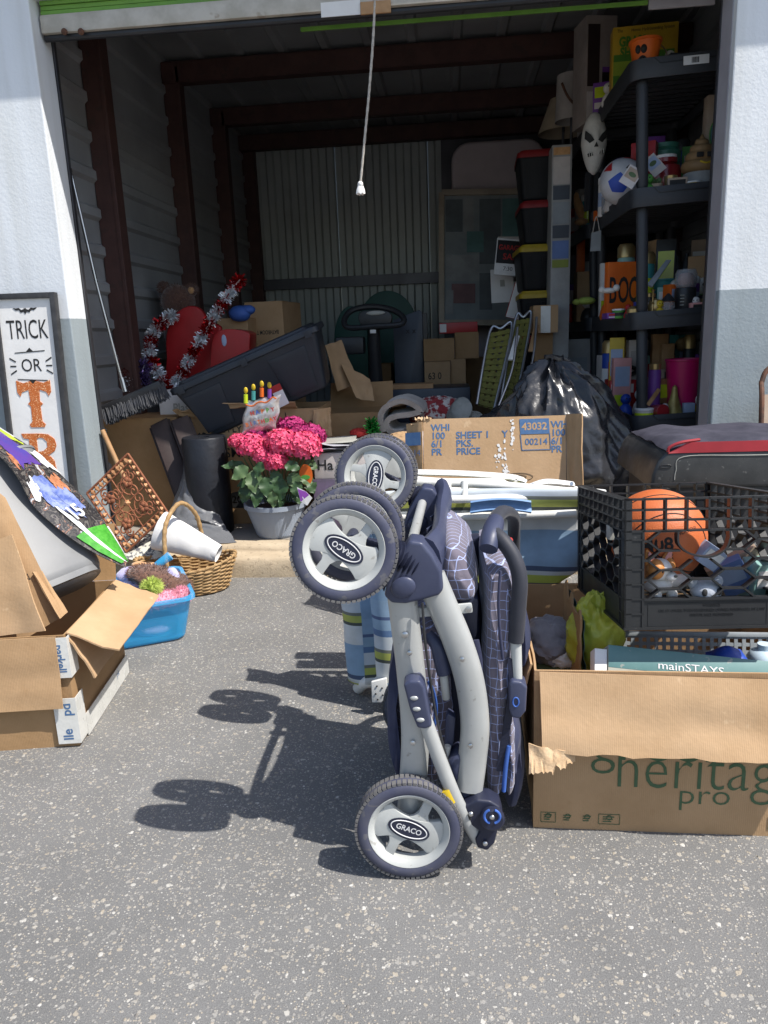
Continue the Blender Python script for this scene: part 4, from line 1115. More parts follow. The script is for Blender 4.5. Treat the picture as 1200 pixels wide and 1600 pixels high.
# inner carton pieces
ic = T('folded_carton', 'folded cardboard panels with red lettering leaning inside the left carton', 'carton', at(40, 985, v=2.0))
def quadsheet(e, c4, mat, name='panel', th=.005, bow=.006, seed=0, nu=14, nv=10):
    c4 = [Vector(p) for p in c4]
    n = (c4[1] - c4[0]).cross(c4[3] - c4[0]).normalized()
    def fn(a, b):
        p = (c4[0] * (1 - a) + c4[1] * a) * (1 - b) + (c4[3] * (1 - a) + c4[2] * a) * b
        return p + n * (noise.noise(V(a * 2.5 + seed, b * 2.5, seed)) * bow)
    mb = MB(e, w=True); mb.grid(fn, nu, nv, th); return mb.build(name, mat, smooth=40), fn
_, f1 = quadsheet(ic, [at(-60, 720, v=2.06), at(8, 778, v=2.08), at(100, 962, v=2.02), at(20, 1010, v=1.98)], 'cardboard', seed=31)
quadsheet(ic, [at(-70, 870, v=1.97), at(20, 835, v=1.99), at(72, 985, v=1.93), at(-60, 1000, v=1.93)], 'cardboard_pale', seed=33, bow=.012)
quadsheet(ic, [at(50, 895, v=2.02), at(64, 893, v=2.06), at(104, 958, v=2.03), at(92, 968, v=1.99)], 'cardboard', seed=35)
mm = axes(at(18, 888, v=2.005), at(36, 880, v=2.02) - at(18, 888, v=2.005), (0, .2, 1))
text(ic, 'UJO', .035, mm, 'ink_red', w=True, bold=.001, align='CENTER')
text(ic, 'ON', .03, mm @ Matrix.Translation((.01, -.045, 0)), 'ink_black', w=True)

# grey plastic bin tipped into the carton
def rtub(e, name, w, d, h, r, mat, taper=.85, th=.004, rim=.012, lip=.01, n=6, base_r=.02, parent=None):
    """open tub with rounded corners, origin at the middle of the base"""
    rings = []
    def ring(sx, z, ins=0.0):
        return [V(p[0], p[1], z) for p in rrect(w * sx - 2 * ins, d * sx - 2 * ins, min(max(r - ins * .6, .004), (min(w, d) * sx - 2 * ins) / 2 - .001), n)]
    rings.append(ring(taper, 0, base_r * 1.0)); rings += [ring(taper, base_r * (1 - math.cos(R(a))), base_r * (1 - math.sin(R(a)))) for a in (18, 36, 54, 72, 90)]
    for k in range(1, 9): t = k / 8; rings.append(ring(taper + (1 - taper) * t, base_r + (h - lip - base_r) * t))
    o = 1 + rim * 2 / max(w, d)
    rings += [ring(o, h - lip), ring(o, h), ring(1, h, th * .5), ring(taper + .01, base_r, th), ring(taper * .95, .008, th)]
    k = len(rings[0]); vs = [p for g in rings for p in g]; fs = []
    for i in range(len(rings) - 1):
        for j in range(k): fs.append((i * k + j, i * k + (j + 1) % k, (i + 1) * k + (j + 1) % k, (i + 1) * k + j))
    fs.append(tuple(reversed(range(k)))); fs.append(tuple(range((len(rings) - 1) * k, len(rings) * k)))
    mb = MB(e); mb.add(vs, fs); return mb.build(name, mat, parent, smooth=45)
D('grey_bin', (.2, .205, .21), .42, (.17, .175, .18), 5, rvar=.08)
bq = at(92, 928, v=2.16); tq = at(-45, 712, v=2.30)
ax = (tq - bq).normalized()
gm = axes(bq, V(.78, -.62, .0) - ax * V(.78, -.62, 0).dot(ax), V(0, 1, 0))
zz = ax; xx = (V(.74, -.5, .45) - zz * V(.74, -.5, .45).dot(zz)).normalized(); yy = zz.cross(xx)
gm = Matrix((xx, yy, zz)).transposed().to_4x4(); gm.translation = bq
gt = T('grey_bin', 'light grey plastic bin tipped upside down in the left carton', 'bin', m=gm)
rtub(gt, 'tub', .18, .36, .5, .07, 'grey_bin', taper=.92, base_r=.05, rim=.004)


# printed board lying over the bin
def pbf(a, b):
    top = spline([at(-40, 636, v=2.42), at(0, 668, v=2.42), at(52, 702, v=2.40), at(104, 750, v=2.38), at(148, 796, v=2.36), at(176, 836, v=2.33), at(200, 880, v=2.30)], 6)
    bot = spline([at(-50, 685, v=2.22), at(-8, 705, v=2.22), at(28, 745, v=2.2), at(54, 792, v=2.2), at(102, 834, v=2.2), at(148, 864, v=2.22), at(197, 887, v=2.27)], 6)
    i = a * (len(top) - 1); k = min(max(int(i), 0), len(top) - 2); f = i - k
    p = top[k].lerp(top[k + 1], f); q = bot[k].lerp(bot[k + 1], f)
    return q.lerp(p, b) + V(0, 0, .012 * math.sin(b * math.pi))
def photo_print():
    m, N, L, b = node_mat('sports_print')
    tc = N.new('ShaderNodeTexCoord').outputs['Object']
    n = N.new('ShaderNodeTexNoise'); n.inputs['Scale'].default_value = 22; n.inputs['Detail'].default_value = 5; n.inputs['Distortion'].default_value = 1.2; L.new(tc, n.inputs['Vector'])
    r = N.new('ShaderNodeValToRGB'); cr_ = r.color_ramp; cr_.interpolation = 'CONSTANT'
    st_ = [(0, (.02, .02, .022)), (.36, (.06, .055, .05)), (.42, (.03, .028, .03)), (.5, (.12, .11, .1)), (.54, (.035, .03, .035)), (.6, (.3, .16, .1)), (.63, (.05, .05, .07)), (.67, (.45, .45, .47)), (.72, (.04, .04, .05))]
    while len(cr_.elements) < len(st_): cr_.elements.new(.5)
    for e_, (p, c) in zip(cr_.elements, st_): e_.position = p; e_.color = rgb(c)
    L.new(n.outputs['Fac'], r.inputs['Fac']); L.new(r.outputs['Color'], b.inputs['Base Color']); b.inputs['Roughness'].default_value = .25
    return m
pbt = T('printed_board', 'glossy sports print with jersey number 15 draped over the grey bin', 'printed board', at(100, 830, v=2.25))
D('print_dark', (.035, .033, .035), .25, (.08, .075, .065), 8, coat=.3)
D('print_white', (.75, .75, .75), .25, coat=.3); D('print_purple', (.12, .05, .25), .25, (.08, .06, .3), 9, coat=.3); D('print_lime', (.55, .68, .03), .25, coat=.3)
D('print_blue', (.08, .12, .35), .25, (.25, .3, .5), 30, coat=.3); D('print_green', (.05, .26, .03), .25, (.09, .36, .05), 60, coat=.3); D('print_skin', (.5, .22, .12), .25, (.35, .14, .07), 40, coat=.3)
mb = MB(pbt, w=True); mb.grid(pbf, 40, 10, .003); mb.build('board', photo_print(), smooth=60)
for i, (a0, a1, b0, b1, mt, jg, sk) in enumerate((
    (.0, .22, .55, 1, 'print_white', .03, .05), (.02, .24, .62, .92, 'print_lime', .05, .1), (.06, .36, .25, .72, 'print_purple', .05, .05), (.26, .31, .14, .26, 'print_skin', .05, 0),
    (.32, .44, .78, 1, 'print_white', .03, .06), (.42, .62, .25, .6, 'print_blue', .05, .1), (.40, .5, .1, .28, 'print_white', .04, 0), (.46, .54, .62, .85, 'print_skin', .04, 0),
    (.52, .62, .5, .8, 'print_blue', .04, .05), (.74, .985, .08, .92, 'print_green', .02, .05), (.60, .97, .28, .38, 'print_white', .02, .1), (.78, .99, .93, .99, 'print_white', .0, 0))):
    patch(pbt, pbf, a0, a1, b0, b1, mt, .0012 + i * .0004, jag=jg, seed=i * 3.1, skew=sk)
pA, pB, pC = Vector(pbf(.66, .5)), Vector(pbf(.66, .8)), Vector(pbf(.72, .5))
m = axes(pA + (pB - pA) * .2 + V(-.006, -.016, .016), (pB - pA), pA - pC); text(pbt, '15', .075, m, 'print_white', w=True, bold=.002, sx=.8)

# ---- framed sign against the wall
sx0 = at(78, 458, v=3.44)
sg = T('framed_sign', 'tall black framed white sign reading trick or treat against the wall', 'sign', m=Matrix.Translation((-2.0, 3.405, -.01)) @ frame(rot=(-2.4, .6, 0)))
SW, SH = .265, 1.40
D('frame_black', (.03, .03, .032), .5, (.045, .045, .047), 20, bump=.2, bs=80)
D('glitter', (.6, .17, .04), .35, (.42, .1, .02), 260, nd=2, speck=((.95, .62, .35), 190, 1, .6))
mb = MB(sg); mb.bb((-SW / 2, -.004, 0), (SW / 2, .006, SH)); mb.build('panel', 'paper', smooth=0)
for c, s_ in (((-SW / 2 - .012, 0, SH / 2), (.026, .035, SH + .05)), ((SW / 2 + .012, 0, SH / 2), (.026, .035, SH + .05)), ((0, 0, SH + .012), (SW - .002, .035, .026)), ((0, 0, -.012), (SW - .002, .035, .026))):
    mb = MB(sg); mb.box(c, s_); mb.build('frame_rail', 'frame_black', bevel=.003)
def sgm(x, z): return Matrix.Translation((x, -.0052, z)) @ Matrix.Rotation(R(90), 4, 'X')
text(sg, 'TRICK', .125, sgm(.0, 1.255), 'ink_black', sx=.58)
text(sg, 'OR', .085, sgm(.0, 1.09), 'ink_black', sx=.85)
for k in (-1, 1):
    mb = MB(sg, m=sgm(0, 1.09)); 
    for i in (-1, 0, 1): mb.bar((k * .075, i * .02, 0), (k * .105, i * .038, 0), .006, .001)
    mb.bar((-.075, k * .062, 0), (.075, k * .07, 0), .004, .001); mb.poly([(-.02, k * .065, .0006), (.02, k * .065, .0006), (0, k * .085, .0006)], .001)
    mb.build('flourish', 'ink_black', smooth=0)
bat = [(0, -.016), (.008, -.004), (.022, -.008), (.03, .004), (.045, .002), (.06, .014), (.042, .012), (.03, .014), (.018, .004), (.006, .008), (.004, .014), (0, .01)]
mb = MB(sg, m=sgm(.0, 1.345)); mb.poly([(x, y, .0006) for x, y in bat] + [(-x, y, .0006) for x, y in reversed(bat[1:-1])], .001, (0, 0, 1)); mb.build('bat_motif', 'ink_black', smooth=0)
serT = [(-.5, .5), (-.5, .25), (-.42, .16), (-.36, .25), (-.16, .3), (-.14, .06), (-.22, .0), (-.14, -.06), (-.15, -.38), (-.24, -.44), (-.2, -.5), (.2, -.5), (.24, -.44), (.15, -.38), (.14, -.06), (.22, 0), (.14, .06), (.16, .3), (.36, .25), (.42, .16), (.5, .25), (.5, .5), (.3, .44), (0, .5), (-.3, .44)]
def letter(pts, w, h, m, name='glitter_letter'):
    mb = MB(sg, m=m); mb.poly([(x * w, y * h, .0015) for x, y in pts], .003, (0, 0, 1)); mb.build(name, 'glitter', smooth=0)
letter(serT, .17, .225, sgm(0, .91))
for pts in ([(-.5, .5), (-.45, .4), (-.3, .38), (-.3, .05), (-.38, 0), (-.3, -.05), (-.3, -.38), (-.4, -.42), (-.42, -.5), (-.02, -.5), (0, -.44), (-.08, -.38), (-.08, .38), (-.02, .4), (0, .5)],
            [(-.02, .5), (.25, .48), (.42, .38), (.46, .24), (.4, .12), (.24, .04), (.05, .0), (-.09, -.02), (-.09, .1), (.08, .12), (.2, .2), (.2, .32), (.1, .4), (-.09, .42)],
            [(.0, .02), (.24, .02), (.36, -.1), (.4, -.38), (.5, -.42), (.5, -.5), (.2, -.5), (.14, -.4), (.12, -.16), (.02, -.06)]):
    letter(pts, .18, .225, sgm(0, .655))
letter([(-.4, .5), (.4, .5), (.44, .3), (.3, .38), (-.08, .38), (-.08, .08), (.12, .08), (.12, -.06), (-.08, -.06), (-.08, -.38), (.3, -.38), (.44, -.28), (.4, -.5), (-.4, -.5), (-.28, -.4), (-.28, .4)], .17, .22, sgm(0, .405))
letter(serT, .17, .22, sgm(0, .155))

# ---- blue tub of soft toys
D('blue_tub', (.05, .46, .85), .2, (.05, .42, .8), 5, alpha=.55, trans=.0, spec=.6)
bt = T('blue_tub', 'translucent blue plastic tub of soft toys on the asphalt', 'tub', (-1.27, 2.78, .002), (0, 0, 27))
rtub(bt, 'tub', .35, .44, .19, .05, 'blue_tub', taper=.82, th=.004, rim=.016, lip=.012)
TUBM = MAT[bt].copy()
D('fur_brown', (.15, .075, .05), .95, (.085, .04, .03), 60, bump=1, bs=120, sheen=.5); D('fur_pink', (.75, .32, .42), .95, (.68, .26, .36), 40, bump=1, bs=150, sheen=.5)
D('fur_lilac', (.5, .47, .72), .95, (.42, .4, .64), 30, bump=.8, bs=150, sheen=.4); D('fur_lime', (.5, .6, .14), .9, (.4, .5, .1), 40); D('fur_tan', (.62, .36, .17), .95, (.52, .28, .12), 30, bump=.8, bs=150, sheen=.4)
def fuzz(mb, c, size, n, ln, rot=None, seed=1):
    random.seed(seed); c = Vector(c); rm = Euler([R(a) for a in rot]).to_matrix() if rot else Matrix.Identity(3)
    for i in range(n):
        z = random.uniform(-.5, 1); t = random.uniform(0, 6.283); r_ = math.sqrt(max(1 - z * z, 0))
        d = V(r_ * math.cos(t), r_ * math.sin(t), z); p = c + rm @ V(d.x * size[0], d.y * size[1], d.z * size[2])
        nn = (rm @ d + V(random.uniform(-.5, .5), random.uniform(-.5, .5), random.uniform(-.4, .4))).normalized()
        s_ = nn.orthogonal().normalized() * .0016
        q = p + nn * ln * random.uniform(.6, 1.2)
        mb.add([p - s_, p + s_, q], [(0, 1, 2)])
def plush(name, label, px, py, v, shape, mat, fz=0, ln=.012, seed=1, extra=None, cat='soft toy'):
    c = at(px, py, v=v); e = T(name, label, cat, tuple(c))
    mb = MB(e)
    for s_ in shape:
        cc_, sz = s_[0], s_[1]; ro = s_[2] if len(s_) > 2 else None
        mb.ell(cc_, sz, 22, 14, rot=ro, fn=lambda p, n: p * (1 + .06 * noise.noise(n * 2.5 + V(seed, 0, 0))))
        if fz: fuzz(mb, cc_, sz, int(fz), ln, ro, seed)
    mb.build('body', mat, smooth=70, fix=False)
    for (cc_, sz, mt, nm) in (extra or ()):
        mb = MB(e); mb.ell(cc_, sz, 16, 10); mb.build(nm, mt)
    return e
plush('brown_plush', 'shaggy brown plush toy filling the middle of the blue tub', 250, 906, 2.80, [((0, 0, 0), (.13, .1, .05), (0, 22, 20)), ((.055, -.02, -.035), (.04, .035, .03))], 'fur_brown', 1500, .014, 3)
plush('lime_plush', 'small lime green spiky ball lying on the brown plush', 238, 918, 2.70, [((0, 0, 0), (.03, .026, .028))], 'fur_lime', 900, .022, 5)
plush('pink_plush', 'fluffy pink plush toy at the front of the blue tub', 250, 938, 2.71, [((0, 0, 0), (.1, .05, .038), (0, -6, 27)), ((.07, .035, .005), (.04, .04, .034))], 'fur_pink', 1500, .014, 7)
plush('lilac_plush', 'smooth lilac plush ear standing at the right of the blue tub', 270, 905, 2.80, [((0, 0, 0), (.03, .024, .05))], 'fur_lilac')
plush('lilac_plush', 'lilac plush toy at the left end of the blue tub', 205, 900, 2.80, [((0, 0, 0), (.06, .05, .04)), ((.04, -.03, -.03), (.06, .05, .05))], 'fur_lilac')
plush('tan_plush', 'tan and cream plush paw behind the lilac toy', 222, 886, 2.9, [((0, 0, 0), (.045, .03, .022), (0, 15, 0)), ((.04, 0, -.005), (.03, .028, .024))], 'fur_tan')
e = T('blue_rod', 'bright blue plastic toy bar lying across the tub rim', 'toy', at(250, 880, v=2.9))
mb = MB(e, w=True); mb.tube(spline([at(228, 898, v=2.84), at(247, 882, v=2.86), at(266, 868, v=2.88)], 5), [.012, .016, .02], 14); mb.build('bar', 'blue_tub')
plush('stuffing_plush', 'pale plush bundle seen through the blue tub wall', 235, 980, 2.74, [((0, .04, .0), (.09, .10, .045))], 'fur_lilac')

# ---- wicker basket
D('wicker', (.43, .28, .13), .65, (.3, .18, .075), 40, nd=6, bump=.4, bs=120); D('wicker_dark', (.28, .17, .08), .7, (.2, .12, .055), 40, bump=.4, bs=120)
wb_ = T('wicker_basket', 'oval wicker basket with tall hoop handle by the curb', 'basket', (-1.265, 3.28, .004), (0, 0, 12))
mb = MB(wb_); ns = 30
def bk_r(z): return .155 + .34 * z - .35 * z * z
for i in range(15):
    z = .008 + i * .0088
    pts = []
    for k in range(ns * 4):
        t = 2 * math.pi * k / (ns * 4); w_ = math.cos(ns * t / 2 * 1.0 + i * math.pi) * .0045
        q = 1 + .025 * noise.noise(V(math.cos(t) * 2, math.sin(t) * 2, z * 20))
        rr = bk_r(z) * q + w_; dip = .018 * math.cos(2 * t) * (z / .13)
        pts.append(V(rr * 1.18 * math.cos(t), rr * .72 * math.sin(t), z + dip + .002 * noise.noise(V(t * 3, i, 0))))
    mb.tube(pts, .0052, 6, closed=True)
mb.build('weave', 'wicker', smooth=60)
mb = MB(wb_)
for k in range(ns):
    t = 2 * math.pi * (k + .5) / ns
    mb.tube([V(bk_r(z) * 1.18 * math.cos(t), bk_r(z) * .72 * math.sin(t), z + .018 * math.cos(2 * t) * (z / .13)) for z in (.0, .04, .09, .14)], .0035, 6)
mb.build('stake', 'wicker_dark', smooth=60)
mb = MB(wb_); pts = []
for k in range(240):
    t = 2 * math.pi * k / 240; r_ = bk_r(.142); a = t * 34
    pts.append(V((r_ + .007 * math.cos(a)) * 1.18 * math.cos(t), (r_ + .007 * math.cos(a)) * .72 * math.sin(t), .146 + .02 * math.cos(2 * t) + .007 * math.sin(a)))
mb.tube(pts, .0045, 6, closed=True)
mb.tube([V(bk_r(.142) * 1.18 * math.cos(2 * math.pi * k / 60), bk_r(.142) * .72 * math.sin(2 * math.pi * k / 60), .145 + .02 * math.cos(4 * math.pi * k / 60)) for k in range(60)], .006, 8, closed=True)
mb.build('rim', 'wicker', smooth=60)
mb = MB(wb_); mb.lathe([(0, .004), (.17, .004), (.172, .01), (0, .012)], seg=32, fn=lambda p, t: V(p.x * 1.12, p.y * .7, p.z)); mb.build('base', 'wicker_dark')
hp = spline([(-.06, -.13, .12), (-.07, -.12, .22), (-.058, -.085, .35), (0, 0, .425), (.055, .085, .35), (.07, .12, .22), (.065, .13, .12)], 12)
mb = MB(wb_); mb.tube(hp, [.0105 + .0012 * math.sin(i * 1.9) for i in range(len(hp))], 10); mb.build('handle', 'wicker', smooth=60)
D('lace', (.45, .33, .18), .8, (.36, .25, .12), 30)
mb = MB(wb_); mb.grid(lambda a, b: (-.07 + b * .045 + .01 * math.sin(a * 5), -.125 - .02 * a + .006 * math.sin(b * 9), .14 - a * .12), 12, 6, .002); mb.build('lace_ribbon', 'lace')
wr = T('paper_roll', 'loosely rolled sheet of white paper lying in the wicker basket', 'paper roll', m=axes(at(258, 832, v=3.32), at(345, 868, v=3.26) - at(258, 832, v=3.32), (0, .3, 1)))
mb = MB(wr); ng = 30
def rollf(a, b):
    t = b * 2 * math.pi * 1.25; r_ = (.078 - .044 * a) * (1 - .05 * b)
    return (a * .31 - .03, r_ * math.cos(t + 1) * 1.25, r_ * math.sin(t + 1) * .72 + .008 * noise.noise(V(a * 4, b * 5, 0)) - .03 * a)
mb.grid(rollf, 16, 60, .0012); mb.build('sheet', 'paper', smooth=60)

# ---- rusty scroll panel
D('rust_iron', (.3, .11, .05), .7, (.17, .06, .03), 30, nd=7, bump=.5, bs=150, metal=.2); D('rust_bead', (.55, .3, .15), .5, (.42, .2, .09), 30, metal=.3)
cT, cL, cR = at(200, 709, v=3.46), at(136, 771, v=3.42), at(262, 801, v=3.40)
rm_ = axes(cL + (cR - cT) * .5 + (cT - cL) * .5, cR - cT, cT - cL)
rp_ = T('scroll_panel', 'square rusty iron panel of scrolls and beads leaning at the curb', 'ornament panel', m=rm_)
sx, sy = (cR - cT).length / 2, (cT - cL).length / 2
ey = (cT - cL); ex = (cR - cT).normalized(); k_ = ey.normalized(); ky = V(k_.dot(ex), math.sqrt(max(1 - k_.dot(ex) ** 2, 0)), 0)
def sk(x, y): return V(x * sx + ky.x * y * sy, ky.y * y * sy, 0)
def rbar(nm, pts, r, mat='rust_iron', par=None):
    mb = MB(rp_); mb.tube(pts, r, 8); return mb.build(nm, mat, par, smooth=60)
cs = [(-1, -1), (1, -1), (1, 1), (-1, 1)]
for i in range(4):
    a, b = cs[i], cs[(i + 1) % 4]; rbar('frame_bar', [sk(*a), sk(*b)], .0065)
    a2, b2 = (a[0] * .8, a[1] * .8), (b[0] * .8, b[1] * .8); rbar('inner_bar', [sk(*a2), sk(*b2)], .004)
    for k in range(9):
        t = (k + .5) / 9; p = sk(a[0] * .9 * (1 - t) + b[0] * .9 * t, a[1] * .9 * (1 - t) + b[1] * .9 * t)
        mb = MB(rp_); mb.lathe([(.001, -.019), (.0135, 0), (.001, .019)], p, (sk(*b) - sk(*a)).cross(V(0, 0, 1)).normalized(), 6); mb.build('bead', 'rust_bead', smooth=20)
def scroll(c, r0, a0, turn, n=22, dirn=1):
    out = []
    for i in range(n):
        t = i / (n - 1); a = R(a0) + dirn * turn * t * 2 * math.pi; r_ = r0 * (1 - .82 * t)
        out.append(sk(c[0] + r_ * math.cos(a), c[1] + r_ * math.sin(a)))
    return out
for qx in (-1, 1):
    for qy in (-1, 1):
        for c, r0, a0, d in (((.38, .38), .3, 200, 1), ((.4, .12), .2, 110, -1), ((.12, .42), .2, 330, 1), ((.62, .5), .16, 60, 1), ((.5, .64), .16, 20, -1)):
            rbar('scroll', scroll((c[0] * qx, c[1] * qy), r0, a0 if qx > 0 else 180 - a0, 1.35, dirn=d * qx * qy), .0042)
        mb = MB(rp_)
        for k in range(5):
            a = R(k * 72 + 20); mb.ell(sk(.42 * qx, .42 * qy) + V(.014 * math.cos(a), .014 * math.sin(a), .006), (.012, .012, .006), 10, 6)
        mb.build('rosette', 'rust_iron', smooth=60)
for a in ((1, 0), (0, 1)): rbar('scroll', [sk(-.8 * a[0], -.8 * a[1]), sk(.8 * a[0], .8 * a[1])], .0038)
mb = MB(rp_); mb.lathe([(.001, -.004), (.018, 0), (.012, .008), (.001, .014)], seg=6); mb.build('boss', 'rust_bead', smooth=20)
# ---- wooden pole end behind the panel, fabric offcut
wp = T('wooden_pole', 'pale wooden pole end leaning behind the rusty panel', 'pole', at(178, 720, v=3.62))
mb = MB(wp, w=True); mb.tube([at(160, 672, v=3.64), at(180, 716, v=3.62), at(198, 756, v=3.60)], .012, 12); mb.build('shaft', 'wood')
D('mosaic_cloth', (.55, .53, .45), .8, (.12, .12, .13), 45, nd=2, lo=.44, hi=.5)
cp = T('printed_cloth', 'black and cream patterned cloth lying under the rusty panel', 'cloth', at(200, 850, v=3.36))
mb = MB(cp, w=True); mb.grid(lambda a, b: at(150 + 110 * a, 835 + 40 * b, v=3.46 - .14 * b) + V(0, 0, .012 * noise.noise(V(a * 4, b * 4, 1))), 16, 8, .004); mb.build('cloth', 'mosaic_cloth')

# ---- black film roll with loose sheet
fr = T('film_roll', 'tall roll of black plastic sheeting standing by the doorway', 'plastic roll', (at(320, 700, v=3.86).x, 3.86, SLAB))
hr = at(320, 682, v=3.86).z - SLAB
D('black_film', (.006, .007, .011), .5, (.014, .016, .022), 6, bump=.25, bs=30, rvar=.1)
D('grey_film', (.11, .115, .125), .27, (.16, .165, .175), 5, bump=.3, bs=25, rvar=.1, coat=.3)
mb = MB(fr); mb.lathe([(.03, .0), (.115, 0), (.118, .02), (.117, hr - .01), (.112, hr), (.03, hr), (.03, hr - .05)], seg=40, fn=lambda p, t: p * 1.0 + V(.003 * noise.noise(V(t, p.z * 9, 0)), .003 * noise.noise(V(t, p.z * 9, 4)), 0), cap=False); mb.build('roll', 'black_film', smooth=40)
def filmf(a, b):
    t = R(150 + 150 * a); z = hr * (.9 - .62 * a) * (1 - b) + .004
    r_ = .121 + (.14 + .12 * a) * b ** 1.6
    w_ = (.02 * noise.noise(V(a * 6, b * 3, 2)) + .016 * (1 - 2 * abs(noise.noise(V(a * 9, b * 7, 5))))) * min(b * 2, 1)
    return (r_ * math.cos(t) * (1.0 + .1 * b), r_ * math.sin(t) * .75 + w_ - .02 * b, z)
mb = MB(fr); mb.grid(filmf, 46, 30, .0012); mb.build('loose_sheet', 'grey_film', smooth=60)

# ---- broom leaning in the corner
br = T('push_broom', 'push broom with steel handle and black bristle head leaning in the corner', 'broom', at(205, 640, v=3.86))
mb = MB(br, w=True); mb.tube([at(98, 215, v=3.80), at(150, 440, v=3.84), at(193, 603, v=3.86)], .0085, 12); mb.build('handle', 'steel')
mb = MB(br, w=True); mb.tube([at(190, 590, v=3.86), at(196, 612, v=3.86)], .014, 10); mb.build('ferrule', 'steel')
a, b = at(162, 640, v=3.86), at(253, 600, v=3.90)
mb = MB(br, w=True); mb.bar(a, b, .06, .045); mb.build('head_block', 'black_plastic', bevel=.008)
D('bristle', (.012, .014, .018), .5, (.02, .022, .03), 40)
mb = MB(br, w=True); random.seed(5)
for i in range(3500):
    t = random.random(); p = a.lerp(b, t) + V(0, random.uniform(-.028, .028), random.uniform(-.012, .01)); d = V(random.uniform(-.15, .15) + .3, random.uniform(-.35, .25), -1).normalized()
    q = p + d * random.uniform(.06, .085); s_ = V(.0022, .0012, 0); mb.add([p - s_, p + s_, q + s_ * .5, q - s_ * .5], [(0, 1, 2, 3)])
mb.build('bristles', 'bristle', smooth=0, kind='stuff', fix=False)
# ================================================================ beach chairs behind the stroller
def stripes():
    m, N, L, b = node_mat('striped_canvas')
    tc = N.new('ShaderNodeTexCoord').outputs['UV']
    sp = N.new('ShaderNodeSeparateXYZ'); L.new(tc, sp.inputs[0])
    fr_ = N.new('ShaderNodeMath'); fr_.operation = 'FRACT'; L.new(sp.outputs['Y'], fr_.inputs[0])
    r = N.new('ShaderNodeValToRGB'); r.color_ramp.interpolation = 'CONSTANT'
    st_ = [(0, (.22, .34, .5)), (.18, (.04, .05, .09)), (.2, (.42, .47, .08)), (.25, (.55, .58, .58)), (.27, (.06, .09, .16)), (.30, (.24, .36, .5)), (.5, (.6, .62, .62)), (.62, (.07, .08, .07)), (.64, (.4, .43, .1)), (.68, (.16, .17, .15)), (.70, (.5, .55, .6)), (.78, (.1, .18, .34)), (.82, (.24, .36, .5)), (.88, (.08, .12, .24)), (.9, (.25, .37, .52))]
    cr = r.color_ramp
    while len(cr.elements) < len(st_): cr.elements.new(.5)
    for e_, (p, c) in zip(cr.elements, st_): e_.position = p; e_.color = rgb(c)
    L.new(fr_.outputs[0], r.inputs['Fac'])
    n = N.new('ShaderNodeTexNoise'); n.inputs['Scale'].default_value = 18; n.inputs['Detail'].default_value = 6; L.new(N.new('ShaderNodeTexCoord').outputs['Object'], n.inputs['Vector'])
    g = ramp(N, L, n.outputs['Fac'], [(.3, (.8, .8, .78)), (.6, (1, 1, 1))])
    L.new(mixc(N, L, .8, r.outputs['Color'], g, 'MULTIPLY'), b.inputs['Base Color']); b.inputs['Roughness'].default_value = .75
    return m
STRIPE = stripes()
def uvgrid(e, fn, nu, nv, name, mat, vscale=1.0, th=.003, parent=None):
    mb = MB(e, w=True); mb.grid(fn, nu, nv)
    o = mb.build(name, mat, parent, smooth=60, fix=False)
    uv = o.data.uv_layers.new(name='UVMap'); w_ = nv + 1
    for lp in o.data.loops:
        i, j = divmod(lp.vertex_index, w_); uv.data[lp.index].uv = (i / nu, o.data.vertices[lp.vertex_index].co.z * 1.85 + vscale)
    md = o.modifiers.new('thickness', 'SOLIDIFY'); md.thickness = th
    return o
bch = T('beach_chair', 'folded beach chair with blue striped canvas behind the stroller', 'beach chair', (0, 2.2, 0))
def canvas(a, b):
    """sheet on edge: left end rolls over twice, right part stretched; b runs upward"""
    u0, u1 = at(585, 1010, v=2.2).x, at(905, 860, v=2.16).x
    z0 = .07 + .0 * a; z1 = .70
    if a < .3:
        t = a / .3; ang = math.pi * (1.5 - 1.5 * t)
        x = u0 + .045 * math.cos(ang + math.pi * .5) - .03; v = 2.2 + .05 * math.sin(ang) + .0
        zt = .56 + (z1 - .56) * t
    else:
        t = (a - .3) / .7; x = u0 - .03 + (u1 - u0 + .03) * t; v = 2.15 + .03 * math.sin(t * 3.1); zt = z1
    sag = .018 * noise.noise(V(a * 5, b * 2, 3)) + .01 * math.sin(b * 9 + a * 3)
    zb = z0 if a < .42 else z0 + (a - .42) * .65
    return V(x, v + sag - .03 * b * 0, zb + (zt - zb) * b)
uvgrid(bch, canvas, 90, 30, 'canvas', STRIPE, 1.45)
def rollf2(cx, v0, r0, z0, z1):
    def f(a, b):
        t = a * 2 * math.pi; r_ = r0 * (1 + .06 * noise.noise(V(math.cos(t), math.sin(t), b * 3)))
        return V(cx + r_ * 1.0 * math.cos(t) + .012 * (1 - b), v0 + r_ * .8 * math.sin(t), z0 + (z1 - z0) * b + .006 * math.sin(t * 2))
    return f
c1, c2 = at(560, 1000, v=2.22), at(606, 1010, v=2.12)
uvgrid(bch, rollf2(c1.x, 2.24, .056, .045, .43), 30, 24, 'rolled_canvas', STRIPE, 1.15)
uvgrid(bch, rollf2(c2.x, 2.13, .05, .05, .43), 30, 24, 'rolled_canvas', STRIPE, 1.3)
D('white_tube', (.74, .73, .69), .35, (.66, .65, .6), 8, rvar=.08, speck=((.4, .36, .3), 50, .5, .7))
def ct(name, pts, r=.0115, mat='white_tube', e=bch, asp=1.0, up=None):
    mb = MB(e, w=True); mb.tube(spline(pts, 8), r, 12, asp=asp, up=up); return mb.build(name, mat, smooth=50)
ct('frame_tube', [at(560, 1075, v=2.24), at(572, 1066, v=2.2), at(600, 1062, v=2.16)], .02)
